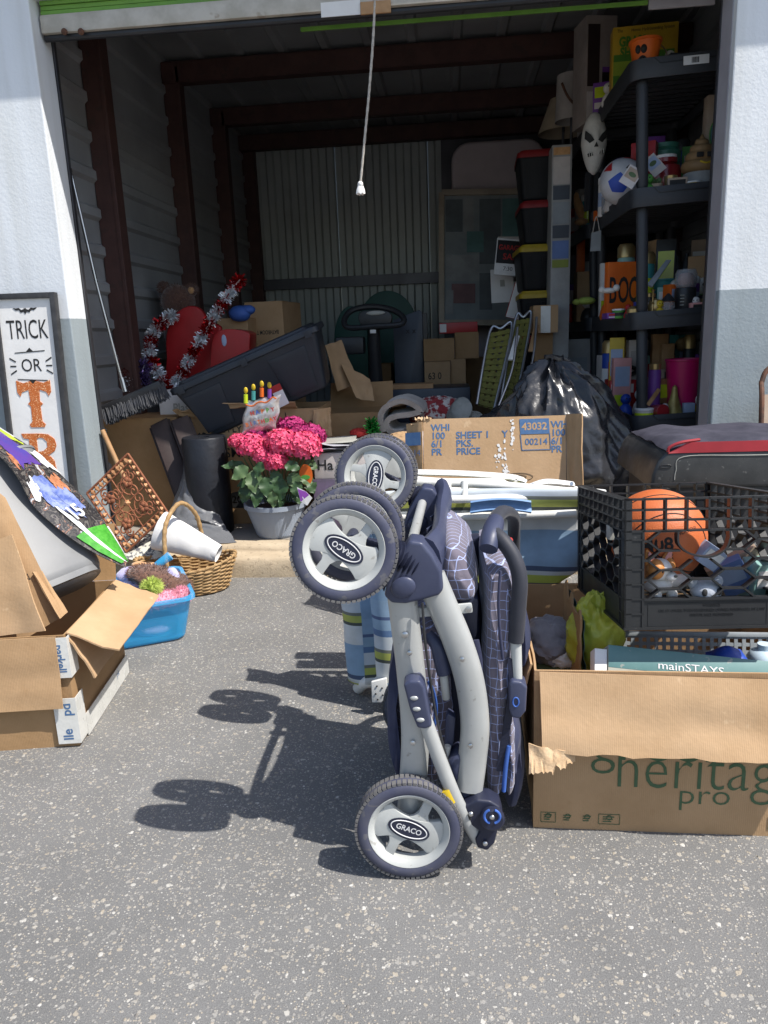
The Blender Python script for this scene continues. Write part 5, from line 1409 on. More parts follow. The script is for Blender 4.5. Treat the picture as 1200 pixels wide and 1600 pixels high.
ct('frame_tube', [at(592, 1092, v=2.14), at(598, 1040, v=2.12), at(602, 960, v=2.12), at(604, 900, v=2.13)], .012)
mb = MB(bch, w=True); mb.poly(list(reversed([at(a, b, v=2.08) for a, b in ((580, 1066), (604, 1060), (606, 1085), (596, 1098), (581, 1098))])), .012, (0, -1, 0)); hb_ = mb.build('hinge_plate', 'white_plastic', bevel=.003)
for p in ((589, 1072), (597, 1075), (587, 1084), (598, 1086), (590, 1093)):
    mb = MB(bch, w=True); mb.lathe([(.0028, 0), (.0028, .002)], at(p[0], p[1], v=2.079), (0, -1, 0), 8); mb.build('screw', 'dark_steel', hb_)
ct('frame_tube', [at(640, 752, v=2.2), at(760, 757, v=2.2), at(905, 770, v=2.2)], .0135)
ct('frame_tube', [at(640, 772, v=2.14), at(700, 780, v=2.14), at(790, 778, v=2.16), at(860, 780, v=2.18), at(905, 782, v=2.2)], .012)
ct('frame_tube', [at(560, 812, v=2.15), at(640, 808, v=2.15), at(780, 806, v=2.15), at(900, 802, v=2.15)], .012)
for px in (726, 700):
    ct('cross_bar', [at(px, 752, v=2.19), at(px, 785, v=2.16)], .01)
mb = MB(bch, w=True); mb.grid(lambda a, b: at(735 + 95 * a, 783 + 20 * b - 5 * math.sin(a * 3), v=2.12 + .015 * math.sin(b * 3)), 14, 6, .006); D('blue_pad', (.18, .32, .55), .55); mb.build('headrest', 'blue_pad')
for px, py in ((935, 771), (903, 795), (905, 843)):
    mb = MB(bch, w=True); mb.ell(at(px, py, v=2.18), (.01, .01, .008), 12, 8); mb.build('end_cap', 'red_plastic')
bc2 = T('beach_chair', 'white framed folded chair lying on top of the striped beach chair', 'beach chair', at(800, 760, v=2.4))
def slat(name, pts, w_, h_, mat='white_plastic'):
    mb = MB(bc2, w=True); sp_ = spline(pts, 8); mb.tube(sp_, w_, 12, asp=h_, up=(0, 0, 1)); return mb.build(name, mat, smooth=50)
slat('arm_rest', [at(640, 738, v=2.34), at(720, 740, v=2.34), at(800, 746, v=2.34), at(808, 754, v=2.33)], .03, .3)
slat('arm_rest', [at(645, 748, v=2.27), at(700, 752, v=2.27), at(780, 752, v=2.28), at(788, 760, v=2.28)], .03, .26)
slat('leg_rail', [at(640, 762, v=2.26), at(760, 764, v=2.26), at(860, 763, v=2.27), at(945, 771, v=2.28)], .02, .6)
slat('leg_rail', [at(829, 760, v=2.24), at(855, 753, v=2.24), at(895, 757, v=2.25)], .022, .4)
for p in ((731, 765), (832, 758), (893, 756)):
    mb = MB(bc2, w=True); mb.lathe([(.006, 0), (.006, .003)], at(p[0], p[1], v=2.22), (0, -1, .3), 10); mb.build('rivet', 'steel')
mb = MB(bc2, w=True); mb.grid(lambda a, b: at(650 + 250 * a, 772 + 14 * b, v=2.34 - .02 * b), 20, 4, .004); mb.build('seat_edge', 'print_lime')

# ---- carton 43032
v4 = 2.78
a, b = at(660, 666, v=v4), at(888, 666, v=v4)
W4, H4, D4 = b.x - a.x, .36, .34
z4 = (a.z + b.z) / 2 - H4
sp4 = T('cardboard_carton', 'plain carton under the 43032 carton behind the beach chairs', 'carton', ((a.x + b.x) / 2, v4 + D4 / 2 + .02, 0))
carton(sp4, W4 * .95, D4, z4 - .004, 'cardboard', seed=41, open_top=False)
b4 = T('cardboard_carton', 'torn carton printed 43032 and 00214 behind the white chair frame', 'carton', ((a.x + b.x) / 2, v4 + D4 / 2, z4), (-11, 0, 0))
carton(b4, W4, D4, H4, 'cardboard_pale', seed=43, bow=.006, fb=.05)
def t4(x, z): return Matrix.Translation((x, -D4 / 2 - .001, z)) @ Matrix.Rotation(R(90), 4, 'X')
for k, (s1, s2, s3) in enumerate((('WHI', '', ''), ('100', 'SHEET 1', 'Y'), ('6/1', "PKS.", ''), ('PR', 'PRICE', ''))):
    z = H4 - .035 - k * .031
    text(b4, s1, .036, t4(-W4 / 2 + .03, z), 'ink_blue', align='LEFT', bold=.0008)
    if s2: text(b4, s2, .036, t4(-W4 / 2 + .125, z), 'ink_blue', align='LEFT', bold=.0008)
    if s3: text(b4, s3, .036, t4(-W4 / 2 + .3, z), 'ink_blue', align='LEFT', bold=.0008)
    text(b4, s1, .036, t4(W4 / 2 - .055, z), 'ink_blue', align='LEFT', bold=.0008)
lx, lz = .155, H4 - .068
decal(b4, [(-.055, -.0), (.055, -.0), (.052, .058), (-.058, .058)], t4(lx, lz), 'ink_blue', 'label_block')
text(b4, '43032', .038, t4(lx - .002, lz + .028) @ Matrix.Translation((0, 0, .001)), 'cardboard_pale', bold=.001)
text(b4, '00214', .034, t4(lx + .004, lz - .03), 'ink_blue', bold=.0005)
mb = MB(b4, m=t4(lx, lz)); q = [(-.055, 0), (-.05, -.06), (.058, -.06), (.055, 0)]
for i in range(3): mb.bar((*q[i], .0004), (*q[i + 1], .0004), .003, .0008)
mb.build('label_border', 'ink_blue', smooth=0)
for k, (x, z, w_, h_) in enumerate(((.02, H4 - .15, .035, .07), (.07, H4 - .07, .008, .09), (.04, H4 - .2, .02, .04))):
    mb = MB(b4, m=t4(x, z)); random.seed(k)
    for i in range(26):
        cx, cy = random.gauss(0, w_ / 3), random.gauss(0, h_ / 3); r_ = random.uniform(.002, .006)
        mb.poly([(cx + r_ * random.uniform(.5, 1.2) * math.cos(t), cy + r_ * random.uniform(.6, 1.6) * math.sin(t), .0003 + i * .00002) for t in [j * .9 for j in range(7)]], .0003, (0, 0, 1))
    mb.build('torn_patch', 'paper', smooth=0)
mb = MB(b4, m=t4(.09, .13))
for r_ in (.055, .03, .012): mb.tube([(r_ * math.cos(t * .3), r_ * .28 * math.sin(t * .3), .0004) for t in range(21)], .0008, 5, closed=True)
mb.build('print_motif', 'ink_black')
flap(b4, (-W4 / 2, -D4 / 2 + .01, H4), (-W4 / 2, D4 / 2, H4), .05, (-.85, 0, -.35), 'cardboard_pale', seed=45, bow=.012)
lf = flap(b4, (-W4 / 2 - .002, -D4 / 2 - .004, H4 - .01), (-W4 / 2 - .002, -D4 / 2 - .004, .02), .075, (-.8, .5, -.05), 'cardboard', seed=46, bow=.012)
m = axes((-W4 / 2 - .036, -D4 / 2 + .008, H4 - .1), (.87, -.49, 0), (0, 0, 1)); decal(b4, [(-.035, 0), (.035, 0), (.035, .05), (-.035, .05)], m @ Matrix.Translation((0, 0, .008)), 'ink_blue', 'label_block')
text(b4, '0214', .034, m @ Matrix.Translation((0, -.03, .009)), 'ink_blue')
flap(b4, (W4 / 2 + .002, -D4 / 2, H4 + .004), (W4 / 2 + .002, -D4 / 2, .02), .07, (.6, -.6, -.05), 'cardboard', seed=47, bow=.01)
mb = MB(b4); mb.grid(lambda p, q: (-W4 / 2 - .03 + .06 * p, -D4 / 2 - .006 + .04 * q, H4 - .01 + .018 * noise.noise(V(p * 6, q * 6, 2)) + .012), 12, 8, .004); mb.build('torn_corner', 'cardboard_torn')

# ---- black bin bag
D('bin_bag', (.02, .021, .024), .24, (.034, .035, .04), 5, bump=.3, bs=28, rvar=.08, spec=.6)
bgp = at(888, 700, v=3.86)
bag = T('bin_bag', 'bulging shiny black bin bag standing behind the 43032 carton', 'bin bag', (bgp.x - .03, 3.86, SLAB))
def bagf(px_, n):
    t = math.atan2(n.y, n.x); z = (n.z + 1) / 2
    prof = [(0, .70), (.15, .95), (.35, 1.02), (.55, .93), (.7, .74), (.85, .5), (.95, .26), (1, .1)]
    for (a0, r0), (a1, r1) in zip(prof[:-1], prof[1:]):
        if a0 <= z <= a1: rr = r0 + (r1 - r0) * (z - a0) / (a1 - a0)
    fold = abs(math.sin(t * 4 + 3 * noise.noise(V(z * 2, 0, 0)) + 2 * z)) ** .7 * (.05 + .17 * max(z - .35, 0))
    q = V(math.cos(t) * 1.3, math.sin(t) * 1.3, z * 2.2)
    cr_ = (1 - 2 * abs(noise.noise(q * 1.2))) * .15 + (1 - 2 * abs(noise.noise(q * 2.6 + V(4, 0, 0)))) * .10 + (1 - 2 * abs(noise.noise(q * 5.5 + V(1, 7, 0)))) * .04
    r_ = .335 * (rr + cr_ - fold) if z < .98 else .05
    lean = -.02 * z + (.0 if z < .5 else (z - .5) * -.06)
    return V(r_ * math.cos(t) + lean, r_ * .62 * math.sin(t), z * .88 * (1 + .03 * noise.noise(q)))
mb = MB(bag); mb.ell((0, 0, 0), (1, 1, 1), 150, 110, fn=bagf); mb.build('film', 'bin_bag', smooth=70)
bg2 = T('bin_bag', 'slumped black bin bag lying left of the standing one', 'bin bag', (at(835, 640, v=3.88).x, 3.95, SLAB))
def bagf2(p, n):
    q = n * 1.4 + V(5, 2, 1)
    k = 1 + (1 - 2 * abs(noise.noise(q))) * .2 + (1 - 2 * abs(noise.noise(q * 2.2))) * .12 + (1 - 2 * abs(noise.noise(q * 5))) * .05
    o = p * k; o.z = max(o.z + .26, .0); o.x -= .12 * max(0, -n.x) * (1 - n.z); return o
mb = MB(bg2); mb.ell((0, 0, 0), (.30, .2, .32), 110, 80, fn=bagf2); mb.build('film', 'bin_bag', smooth=70)

# ---- black chest with red trim at the right
D('chest_black', (.028, .03, .031), .38, (.05, .052, .053), 9, nd=7, bump=.3, bs=220, rvar=.12, speck=((.2, .2, .19), 50, .4, .68))
D('chest_cloth', (.04, .04, .055), .9, (.06, .058, .078), 14, bump=.6, bs=260, spec=.15); D('chest_red', (.35, .02, .03), .55)
vc = 2.42
cx0, cx1 = at(1016, 762, v=vc).x, at(1016, 762, v=vc).x + .66
zt = at(1100, 705, v=vc).z; zb = at(1100, 763, v=vc).z
ch = T('black_chest', 'scuffed black chest with red trim and dark cloth top beside the doorway', 'chest', ((cx0 + cx1) / 2, vc + .25, 0))
mb = MB(ch, w=True); mb.bb((cx0 + .04, vc + .03, 0), (cx1 - .04, vc + .48, zb + .01)); mb.build('body', 'black_plastic', bevel=.02)
mb = MB(ch, w=True)
pr = [(cx0, zb), (cx0 + .006, zb + (zt - zb) * .4), (cx0 + .022, zb + (zt - zb) * .75), (cx0 + .045, zt), (cx1 - .045, zt), (cx1 - .006, zb + (zt - zb) * .4), (cx1, zb)]
mb.poly([(x, vc, z) for x, z in reversed(pr)], .5, (0, -1, 0)); ld = mb.build('lid', 'chest_black', bevel=.012, seg=3, smooth=40)
mb = MB(ch, w=True)
def tpf(a, b):
    x = cx0 + .046 + (cx1 - cx0 - .092) * a; e_ = min(a, 1 - a) * 6
    return (x, vc + .008 + .47 * b, zt + .004 + .03 * min(e_, 1) ** .5 * min(min(b, 1 - b) * 5 + .35, 1) + .012 * noise.noise(V(a * 5, b * 4, 0)))
mb.grid(tpf, 40, 16, .01); mb.build('cloth_cover', 'chest_cloth', smooth=60)
mb = MB(ch, w=True); mb.grid(lambda a, b: (cx0 + .05 + (cx1 - cx0 - .1) * a, vc - .002 + .004 * b, zt - .004 + b * .034 * min(min(a, 1 - a) * 9, 1)), 30, 4, .003); mb.build('red_band', 'chest_red', ld)
mb = MB(ch, w=True); mb.tube(spline([(cx0 + .05, vc + .0, zt), (cx0 + .055, vc, zt + .015), (cx0 + .09, vc, zt + .03), (cx0 + .15, vc + .01, zt + .036)], 6), .005, 8); mb.build('piping', 'chest_red', ld)
mb = MB(ch, w=True); pts = spline([(cx0 + .075, vc - .001, zb + .03), (cx0 + .078, vc - .001, zb + .06), (cx0 + .1, vc - .001, zt - .016), (cx0 + .3, vc - .001, zt - .016), (cx1 - .05, vc - .001, zt - .018)], 6)
mb.tube(pts, .0014, 6); mb.build('scuff_line', 'far_grey', ld)
for z_ in (zb + (zt - zb) * .62, zb - .002):
    mb = MB(ch, w=True); mb.tube([(cx0 + .045 + .018 * math.cos(t * .42), vc - .001, z_ + .005 * math.sin(t * .42)) for t in range(15)], .0016, 6, closed=True); mb.build('catch', 'black_plastic', ld)
# frame of a folding chair against the right wall
fc = T('chair_frame', 'dark folded chair frame leaning on the wall at the right edge', 'chair', (at(1197, 640, v=3.3).x + .2, 3.3, 0))
a = at(1194, 600, v=3.3)
for x in (a.x, a.x + .42):
    mb = MB(fc, w=True); mb.tube(spline([(x - .01, 3.2, 0), (x, 3.3, a.z - .15), (x + .02, 3.38, a.z)], 6), .011, 10); mb.build('leg', 'rust')
mb = MB(fc, w=True); mb.tube(spline([(a.x + .02, 3.38, a.z), (a.x + .08, 3.4, a.z + .07), (a.x + .34, 3.4, a.z + .07), (a.x + .44, 3.38, a.z)], 6), .011, 10); mb.build('top_rail', 'rust')
mb = MB(fc, w=True); mb.grid(lambda p, q: (a.x + .02 + .41 * p, 3.24 + .12 * q, .3 + (a.z - .35) * q), 8, 8, .006); mb.build('panel', 'tan_card')
# ================================================================ inside, left and middle
def cartonpx(label, x0, x1, y0, y1, v, d, mat='cardboard', rz=0, zb=None, open_top=False, seed=0, name='cardboard_carton', bow=.004, fb=.1):
    """carton whose front face fills the photo rectangle at depth v"""
    a, b = at(x0, (y0 + y1) / 2, v=v), at(x1, (y0 + y1) / 2, v=v)
    zt = at((x0 + x1) / 2, y0, v=v).z; z0 = at((x0 + x1) / 2, y1, v=v).z if zb is None else zb
    w = b.x - a.x
    e = T(name, label, 'carton', ((a.x + b.x) / 2, v + d / 2, z0), (0, 0, rz))
    carton(e, w, d, zt - z0, mat, seed=seed, open_top=open_top, bow=bow, fb=fb)
    return e, w, d, zt - z0
def tx(e, s, size, x, z, d, mat='ink_black', sx=1.0, flip=False, bold=.0006):
    m = Matrix.Translation((x, -d / 2 - .0012, z)) @ Matrix.Rotation(R(90), 4, 'X')
    if flip: m = m @ Matrix.Rotation(math.pi, 4, 'Z')
    return text(e, s, size, m, mat, sx=sx, bold=bold)
# lower carton behind the flowers
e, w, d, h = cartonpx('closed carton printed 205 on the slab behind the flower pot', 352, 484, 690, 818, 4.02, .4, zb=SLAB, seed=51, mat='cardboard_dark')
tx(e, 'SMALL', .075, -w / 2 + .12, h - .06, d); tx(e, 'H', .075, -w / 2 + .03, h - .15, d)
mb = MB(e, m=Matrix.Translation((-w / 2 + .075, -d / 2 - .0016, .14)) @ Matrix.Rotation(R(90), 4, 'X')); mb.poly([(x, y, .0004) for x, y in oval(.08, .048)], .0006, (0, 0, 1)); mb.build('oval_print', 'ink_black', smooth=0)
tx(e, '205', .06, -w / 2 + .075, .14, d + .0016, 'cardboard_dark')
# upper carton, crushed top
e, w, d, h = cartonpx('crushed carton printed 2 PLY under the black tote', 328, 500, 640, 692, 4.03, .42, open_top=True, seed=53)
tx(e, '24/1', .04, -w / 2 + .09, h - .02, d); tx(e, '2 PLY', .05, -w / 2 + .12, h - .105, d); tx(e, '63', .085, w / 2 - .14, h - .075, d, sx=.75); tx(e, '2 P', .045, w / 2 - .03, h - .085, d)
for x in (-.19, -.01): 
    mb = MB(e); mb.bb((w / 2 + x, -d / 2 - .001, h - .15), (w / 2 + x + .004, -d / 2 - .003, h - .02)); mb.build('print_rule', 'ink_black', smooth=0)
flap(e, (-w / 2, -d / 2, h), (w / 2 - .12, -d / 2, h), .07, (0, -.8, .5), 'cardboard', seed=54, bow=.02); flap(e, (-w / 2, d / 2, h), (-w / 2, -d / 2, h), .12, (-.9, 0, .15), 'cardboard', seed=55, bow=.025); flap(e, (w / 2 - .03, -d / 2 - .01, h - .01), (w / 2 + .06, -d / 2 + .03, h - .0), .16, (0, -.15, -1), 'cardboard', seed=56, bow=.03)
e, w, d, h = cartonpx('carton with torn side printed 463 left of the 2 PLY carton', 292, 330, 655, 700, 4.06, .3, zb=SLAB, open_top=True, seed=57)
tx(e, '463', .06, .0, h - .1, d, bold=.001)
flap(e, (-w / 2, -d / 2, h), (w / 2, -d / 2, h), .1, (-.4, -.6, .5), 'cardboard', seed=58, bow=.02)
# tall carton in the corner, frames leaning on it
e, w, d, h = cartonpx('tall plain carton in the corner under the broom head', 156, 286, 655, 850, 4.02, .35, zb=SLAB, seed=59, mat='cardboard_dark')
D('frame_brown', (.024, .013, .011), .55, (.034, .02, .017), 12, bump=.1, bs=60); D('dark_glass', (.012, .01, .01), .5)
for k, (dx, lab) in enumerate(((0, 'dark brown picture frame leaning on the corner carton'), (32, 'smaller dark picture frame leaning right of the brown frame'))):
    c4 = [at(236 + dx, 668 - k * 8, v=3.96 - k * .01), at(262 + dx, 655 - k * 4, v=4.0 - k * .01), at(318 + dx * .6, 806 - k * 40, v=3.85 - k * .01), at(290 + dx * .6, 815 - k * 42, v=3.80 - k * .01)]
    fe = T('picture_frame', lab, 'picture frame', tuple(c4[3]))
    mb = MB(fe, w=True); n = (c4[1] - c4[0]).cross(c4[3] - c4[0]).normalized()
    mb.poly(c4, .02, n); mb.build('backing', 'frame_brown', bevel=.004)
    for i in range(4):
        mb = MB(fe, w=True); mb.bar(c4[i] + n * .006, c4[(i + 1) % 4] + n * .006, .022, .014, up=n); mb.build('rail', 'frame_brown', bevel=.004)
    cc4 = sum(c4, Vector()) / 4; mb = MB(fe, w=True); mb.flat([cc4 + (p - cc4) * .7 + n * .003 for p in c4]); mb.build('pane', 'dark_glass', smooth=0)
# white bucket box
e = T('white_box', 'white box hand lettered plastic bags beneath the red tinsel', 'box', (at(287, 650, v=4.2).x, 4.33, SLAB))
h = at(287, 610, v=4.2).z - SLAB
mb = MB(e); mb.bb((-.14, -.13, 0), (.14, .13, h)); mb.build('carton', 'paper', bevel=.004)
tx(e, 'Plastic', .07, .02, h - .1, .26, 'far_grey', sx=.9); tx(e, 'Bags', .07, .03, h - .18, .26, 'far_grey', sx=.9)

# ---- totes
D('tote_black', (.017, .021, .03), .45, (.024, .029, .038), 5, bump=.15, bs=160, rvar=.08)
def tote(e, w, d, h, body='tote_black', lid='tote_black', ribs=True):
    rtub(e, 'tub', w, d, h, .03, body, taper=.84, th=.004, rim=.008, lip=.02)
    rings = []
    for sx_, z in ((1.03, h - .018), (1.05, h - .014), (1.05, h + .012), (1.03, h + .018), (.93, h + .02), (.91, h + .032), (.89, h + .034)):
        rings.append([V(p[0], p[1], z) for p in rrect(w * sx_, d * sx_, .035, 5)])
    k = len(rings[0]); vs = [p for g in rings for p in g]; fs = [(i * k + j, i * k + (j + 1) % k, (i + 1) * k + (j + 1) % k, (i + 1) * k + j) for i in range(len(rings) - 1) for j in range(k)]
    fs += [tuple(reversed(range(k))), tuple(range((len(rings) - 1) * k, len(rings) * k))]
    mb = MB(e); mb.add(vs, fs); ld = mb.build('lid', lid, smooth=40)
    if ribs:
        for x in (-.33, .27):
            for s, wid in ((-1, .13), ):
                mb = MB(e)
                def rf(a, b, x=x): 
                    z = .03 + (h - .085) * b; y = -d / 2 * (.84 + .16 * (z / h)) - .007
                    return (w * (x + (a - .5) * .26 * (1 - .25 * (1 - b))), y, z)
                mb.grid(rf, 6, 8, .008); mb.build('side_panel', body, smooth=30, bevel=.003)
        for x in (-.45, .0, .45):
            mb = MB(e); mb.bb((w * x - .02, -d * .525 - .004, h - .03), (w * x + .02, -d * .525 + .002, h + .01)); mb.build('lid_clip', lid, ld, bevel=.002)
    return e
mt = Matrix.Translation(at(428, 636, v=4.22)) @ frame(rot=(4, -21, 4))
bt_ = T('storage_tote', 'black lidded storage tote tilted on top of the cartons', 'tote', m=mt)
tote(bt_, .84, .46, .31)
e = T('price_card', 'red and white price card stuck on the tilted black tote', 'card', tuple(at(436, 622, v=3.93)))
mb = MB(e, w=True); q = [at(421, 606, v=3.95), at(437, 599, v=3.95), at(452, 630, v=3.94), at(438, 637, v=3.94)]; mb.poly(q, .001); mb.build('card', 'paper', smooth=0)
mb = MB(e, w=True); mb.poly([p + V(0, -.0015, .001) for p in (q[0], q[1], q[1].lerp(q[2], .3), q[0].lerp(q[3], .3))], .001); mb.build('red_band', 'ink_red', smooth=0)

# ---- red plastic seat, tinsel canes, bear
rs = T('toddler_seat', 'red plastic toddler seat behind the tinsel canes', 'child seat', (at(300, 580, v=4.7).x, 4.7, SLAB))
ol = [(260, 560), (259, 530), (264, 505), (276, 488), (295, 478), (312, 482), (323, 500), (330, 530), (335, 560), (335, 620), (262, 620)]
mb = MB(rs, w=True); mb.poly(list(reversed([p for p in spline([at(a, b, v=4.62) for a, b in ol], 4, closed=True)])), .05, (0, -1, 0)); mb.build('back_shell', 'red_plastic', bevel=.012, seg=3)
mb = MB(rs, w=True); mb.poly(list(reversed(spline([at(a, b, v=4.5) for a, b in ((330, 540), (345, 516), (385, 518), (390, 535), (382, 600), (335, 610))], 4, closed=True))), .16, (0, -1, 0)); mb.build('seat_shell', 'red_plastic', bevel=.015, seg=3)
mb = MB(rs, w=True); mb.poly(list(reversed([at(a, b, v=4.56) for a, b in ((300, 555), (335, 505), (345, 510), (348, 600), (290, 610))])), .04, (0, -1, 0)); mb.build('arm_shell', 'red_plastic', bevel=.012, seg=3)
mb = MB(rs, w=True); mb.ell(at(350, 532, v=4.5), (.016, .004, .035), 16, 8); mb.build('sticker', 'pale_blue')
mb = MB(rs, w=True); mb.bb((at(262, 600, v=4.6).x, 4.55, SLAB), (at(385, 600, v=4.6).x, 4.75, at(300, 600, v=4.6).z)); mb.build('base', 'red_plastic', bevel=.02)
D('tinsel_red', (.5, .01, .012), .2, (.35, .006, .008), 80, metal=.75); D('tinsel_white', (.75, .78, .8), .28, (.6, .62, .66), 80, metal=.35); D('tinsel_purple', (.3, .22, .45), .18, metal=.8); D('tinsel_green', (.05, .32, .07), .2, metal=.7)
def tinsel(mb, p0, p1, r0, n, seed):
    random.seed(seed); ax_ = (p1 - p0); 
    for i in range(n):
        p = p0 + ax_ * random.random(); d = Vector((random.gauss(0, 1), random.gauss(0, 1), random.gauss(0, 1))); d.normalize()
        q = p + d * r0 * random.uniform(.55, 1.05); s_ = d.orthogonal().normalized() * .0042
        s_.rotate(Matrix.Rotation(random.uniform(0, 3.14), 3, d)); mid = p + d * r0 * .3
        mb.add([mid - s_, mid + s_, q + s_ * .7, q - s_ * .7], [(0, 1, 2, 3)])
def garland(name, label, pts, r0, cols, seg_n, dens=240):
    e = T(name, label, 'tinsel cane', tuple(pts[-1])); sp_ = spline(pts, 16)
    n = len(sp_) - 1
    mb = MB(e, w=True); mb.tube(sp_, .006, 6); mb.build('stick', 'white_plastic')
    for k in range(seg_n):
        a, b = int(k * n / seg_n), int((k + 1) * n / seg_n)
        mb = MB(e, w=True)
        for i in range(a, b): tinsel(mb, sp_[i], sp_[i + 1], r0, int(dens / max(b - a, 1)), k * 31 + i)
        mb.build('tinsel_band', cols[k % len(cols)], smooth=0, fix=False)
garland('tinsel_cane', 'long red and white tinsel cane leaning over the red seat', [at(375, 436, v=4.5), at(352, 468, v=4.48), at(330, 502, v=4.45), at(308, 540, v=4.42), at(290, 572, v=4.4), at(275, 600, v=4.38)], .048, ('tinsel_red', 'tinsel_white'), 10)
garland('tinsel_cane', 'hooked red and white tinsel cane left of the red seat', [at(270, 492, v=4.55), at(250, 506, v=4.52), at(237, 528, v=4.5), at(234, 556, v=4.46), at(247, 582, v=4.42), at(262, 606, v=4.4)], .05, ('tinsel_white', 'tinsel_red'), 8)
garland('tinsel_cane', 'short red tinsel end beside the broom handle', [at(196, 580, v=4.3), at(204, 590, v=4.3), at(205, 604, v=4.3)], .045, ('tinsel_red', 'tinsel_white'), 2, 200)
garland('tinsel_ball', 'purple silver tinsel tuft between the red canes', [at(224, 570, v=4.35), at(222, 584, v=4.35), at(223, 600, v=4.35)], .062, ('tinsel_purple',), 2, 280)
plush('brown_bear', 'dark brown teddy bear behind the red toddler seat', 278, 470, 4.85, [((0, 0, 0), (.11, .09, .10)), ((-.085, 0, .08), (.035, .025, .035)), ((.1, 0, .06), (.035, .025, .035)), ((.02, .02, -.2), (.14, .11, .16))], 'fur_brown', 500, .022, 9, extra=[((.1, -.022, .06), (.022, .01, .022), 'fur_tan', 'ear_lining')])
e, w, d, h = cartonpx('plain carton standing behind the red seat', 345, 392, 498, 640, 4.75, .3, zb=SLAB, seed=61)
e, w, d, h = cartonpx('carton printed bathroom tissue upside down behind the tote', 392, 452, 472, 640, 4.95, .4, zb=SLAB, seed=63, rz=-6)
tx(e, 'BATHROOM TISSUE', .038, -.01, h - .19, d, flip=True, sx=.62)
plush('blue_cloth', 'crumpled blue cloth lying on the carton behind the cane', 375, 490, 4.72, [((0, 0, 0), (.07, .06, .05)), ((.05, 0, .02), (.05, .04, .03))], 'blue_trim', cat='cloth')

# ---- flower pot
D('pot', (.3, .345, .41), .45, (.27, .31, .37), 4, rvar=.08)
fp = T('flower_pot', 'grey ribbed pot of pink hydrangeas on the slab edge', 'potted plant', (at(432, 800, v=3.78).x, 3.78, SLAB))
hp_ = at(432, 783, v=3.78).z - SLAB
prof = [(.105, 0), (.112, .01)]
for k in range(26):
    t = k / 25; r_ = .112 + .045 * t; z = .012 + (hp_ - .04) * t
    prof += [(r_, z), (r_ + .0022, z + (hp_ - .04) / 52)]
prof += [(.158, hp_ - .026), (.168, hp_ - .024), (.169, hp_), (.16, hp_), (.155, hp_ - .03), (.03, hp_ - .035)]
mb = MB(fp); mb.lathe(prof, seg=48); mb.build('pot', 'pot', smooth=30)
D('soil', (.05, .035, .025), .95, bump=.8, bs=80)
mb = MB(fp); mb.lathe([(.154, hp_ - .034), (.08, hp_ - .025), (0, hp_ - .02)], seg=24); mb.build('soil', 'soil')
def petal_mat(name, c1, c2):
    m, N, L, b = node_mat(name)
    n = N.new('ShaderNodeTexNoise'); n.inputs['Scale'].default_value = 55; L.new(N.new('ShaderNodeTexCoord').outputs['Object'], n.inputs['Vector'])
    L.new(ramp(N, L, n.outputs['Fac'], [(.35, c1), (.65, c2)]), b.inputs['Base Color']); b.inputs['Roughness'].default_value = .6
    b.inputs['Subsurface Weight'].default_value = .0; b.inputs['Specular IOR Level'].default_value = .3
    return m
PK = petal_mat('petal_pink', (.6, .03, .12), (.82, .14, .24)); MG = petal_mat('petal_magenta', (.3, .015, .10), (.42, .03, .16))
random.seed(11)
def bloom(px, py, v, r, mat, n=170, sq=.8):
    c = at(px, py, v=v); mb = MB(fp, w=True)
    for i in range(n):
        z = 1 - 1.55 * (i + .5) / n; t = i * 2.39996 + random.uniform(-.2, .2); rr = math.sqrt(max(1 - z * z, 0))
        d = V(rr * math.cos(t), rr * math.sin(t), z); p = c + V(d.x * r, d.y * r * .9, d.z * r * sq) * random.uniform(.9, 1.04)
        nn = (d + V(random.uniform(-.4, .4), random.uniform(-.4, .4), random.uniform(-.3, .3))).normalized(); a_ = nn.orthogonal().normalized(); a_.rotate(Matrix.Rotation(random.uniform(0, 6.28), 3, nn)); b_ = nn.cross(a_)
        for k in range(4):
            th = k * math.pi / 2; e1 = a_ * math.cos(th) + b_ * math.sin(th); e2 = nn.cross(e1); L_ = r * .19 * random.uniform(.8, 1.25)
            mb.add([p, p + e1 * L_ * .55 + e2 * L_ * .45 + nn * L_ * .25, p + e1 * L_ + nn * L_ * random.uniform(.0, .5), p + e1 * L_ * .55 - e2 * L_ * .45 + nn * L_ * .25], [(0, 1, 2, 3)])
    mb.ell(c, (r * .82, r * .75, r * .7 * sq), 12, 8)
    return mb.build('flower_head', mat, smooth=0, fix=False)
for q in ((440, 692, 3.72, .085, PK), (393, 698, 3.74, .078, PK), (474, 698, 3.70, .092, PK), (432, 722, 3.68, .062, PK), (415, 712, 3.7, .06, PK), (372, 690, 3.78, .05, PK)): bloom(*q)
for q in ((455, 672, 3.86, .085, MG), (485, 682, 3.84, .08, MG), (402, 680, 3.84, .07, MG)): bloom(*q)
D('leaf', (.04, .085, .03), .5, (.026, .06, .02), 12, spec=.5, bump=.2, bs=60); D('leaf_pale', (.09, .14, .055), .5, (.06, .105, .04), 12); D('stem', (.08, .13, .05), .6)
def leafm(c, dirn, nrm, ln, wd, mat):
    m = axes(c, dirn, nrm.cross(dirn)); mb = MB(fp, m=MAT[fp].inverted() @ m)
    def f(a, b):
        w_ = (math.sin(math.pi * min(a ** .8 * .97 + .02, 1)) ** 1.0) * wd * .95; s_ = b * 2 - 1
        return (a * ln, s_ * w_ * (1 + .08 * math.sin(a * 40)), -.10 * ln * a * a - abs(s_) * -.16 * w_ + .006 * math.sin(a * 14) * abs(s_))
    mb.grid(f, 12, 6); return mb.build('leaf', mat, smooth=60, fix=False)
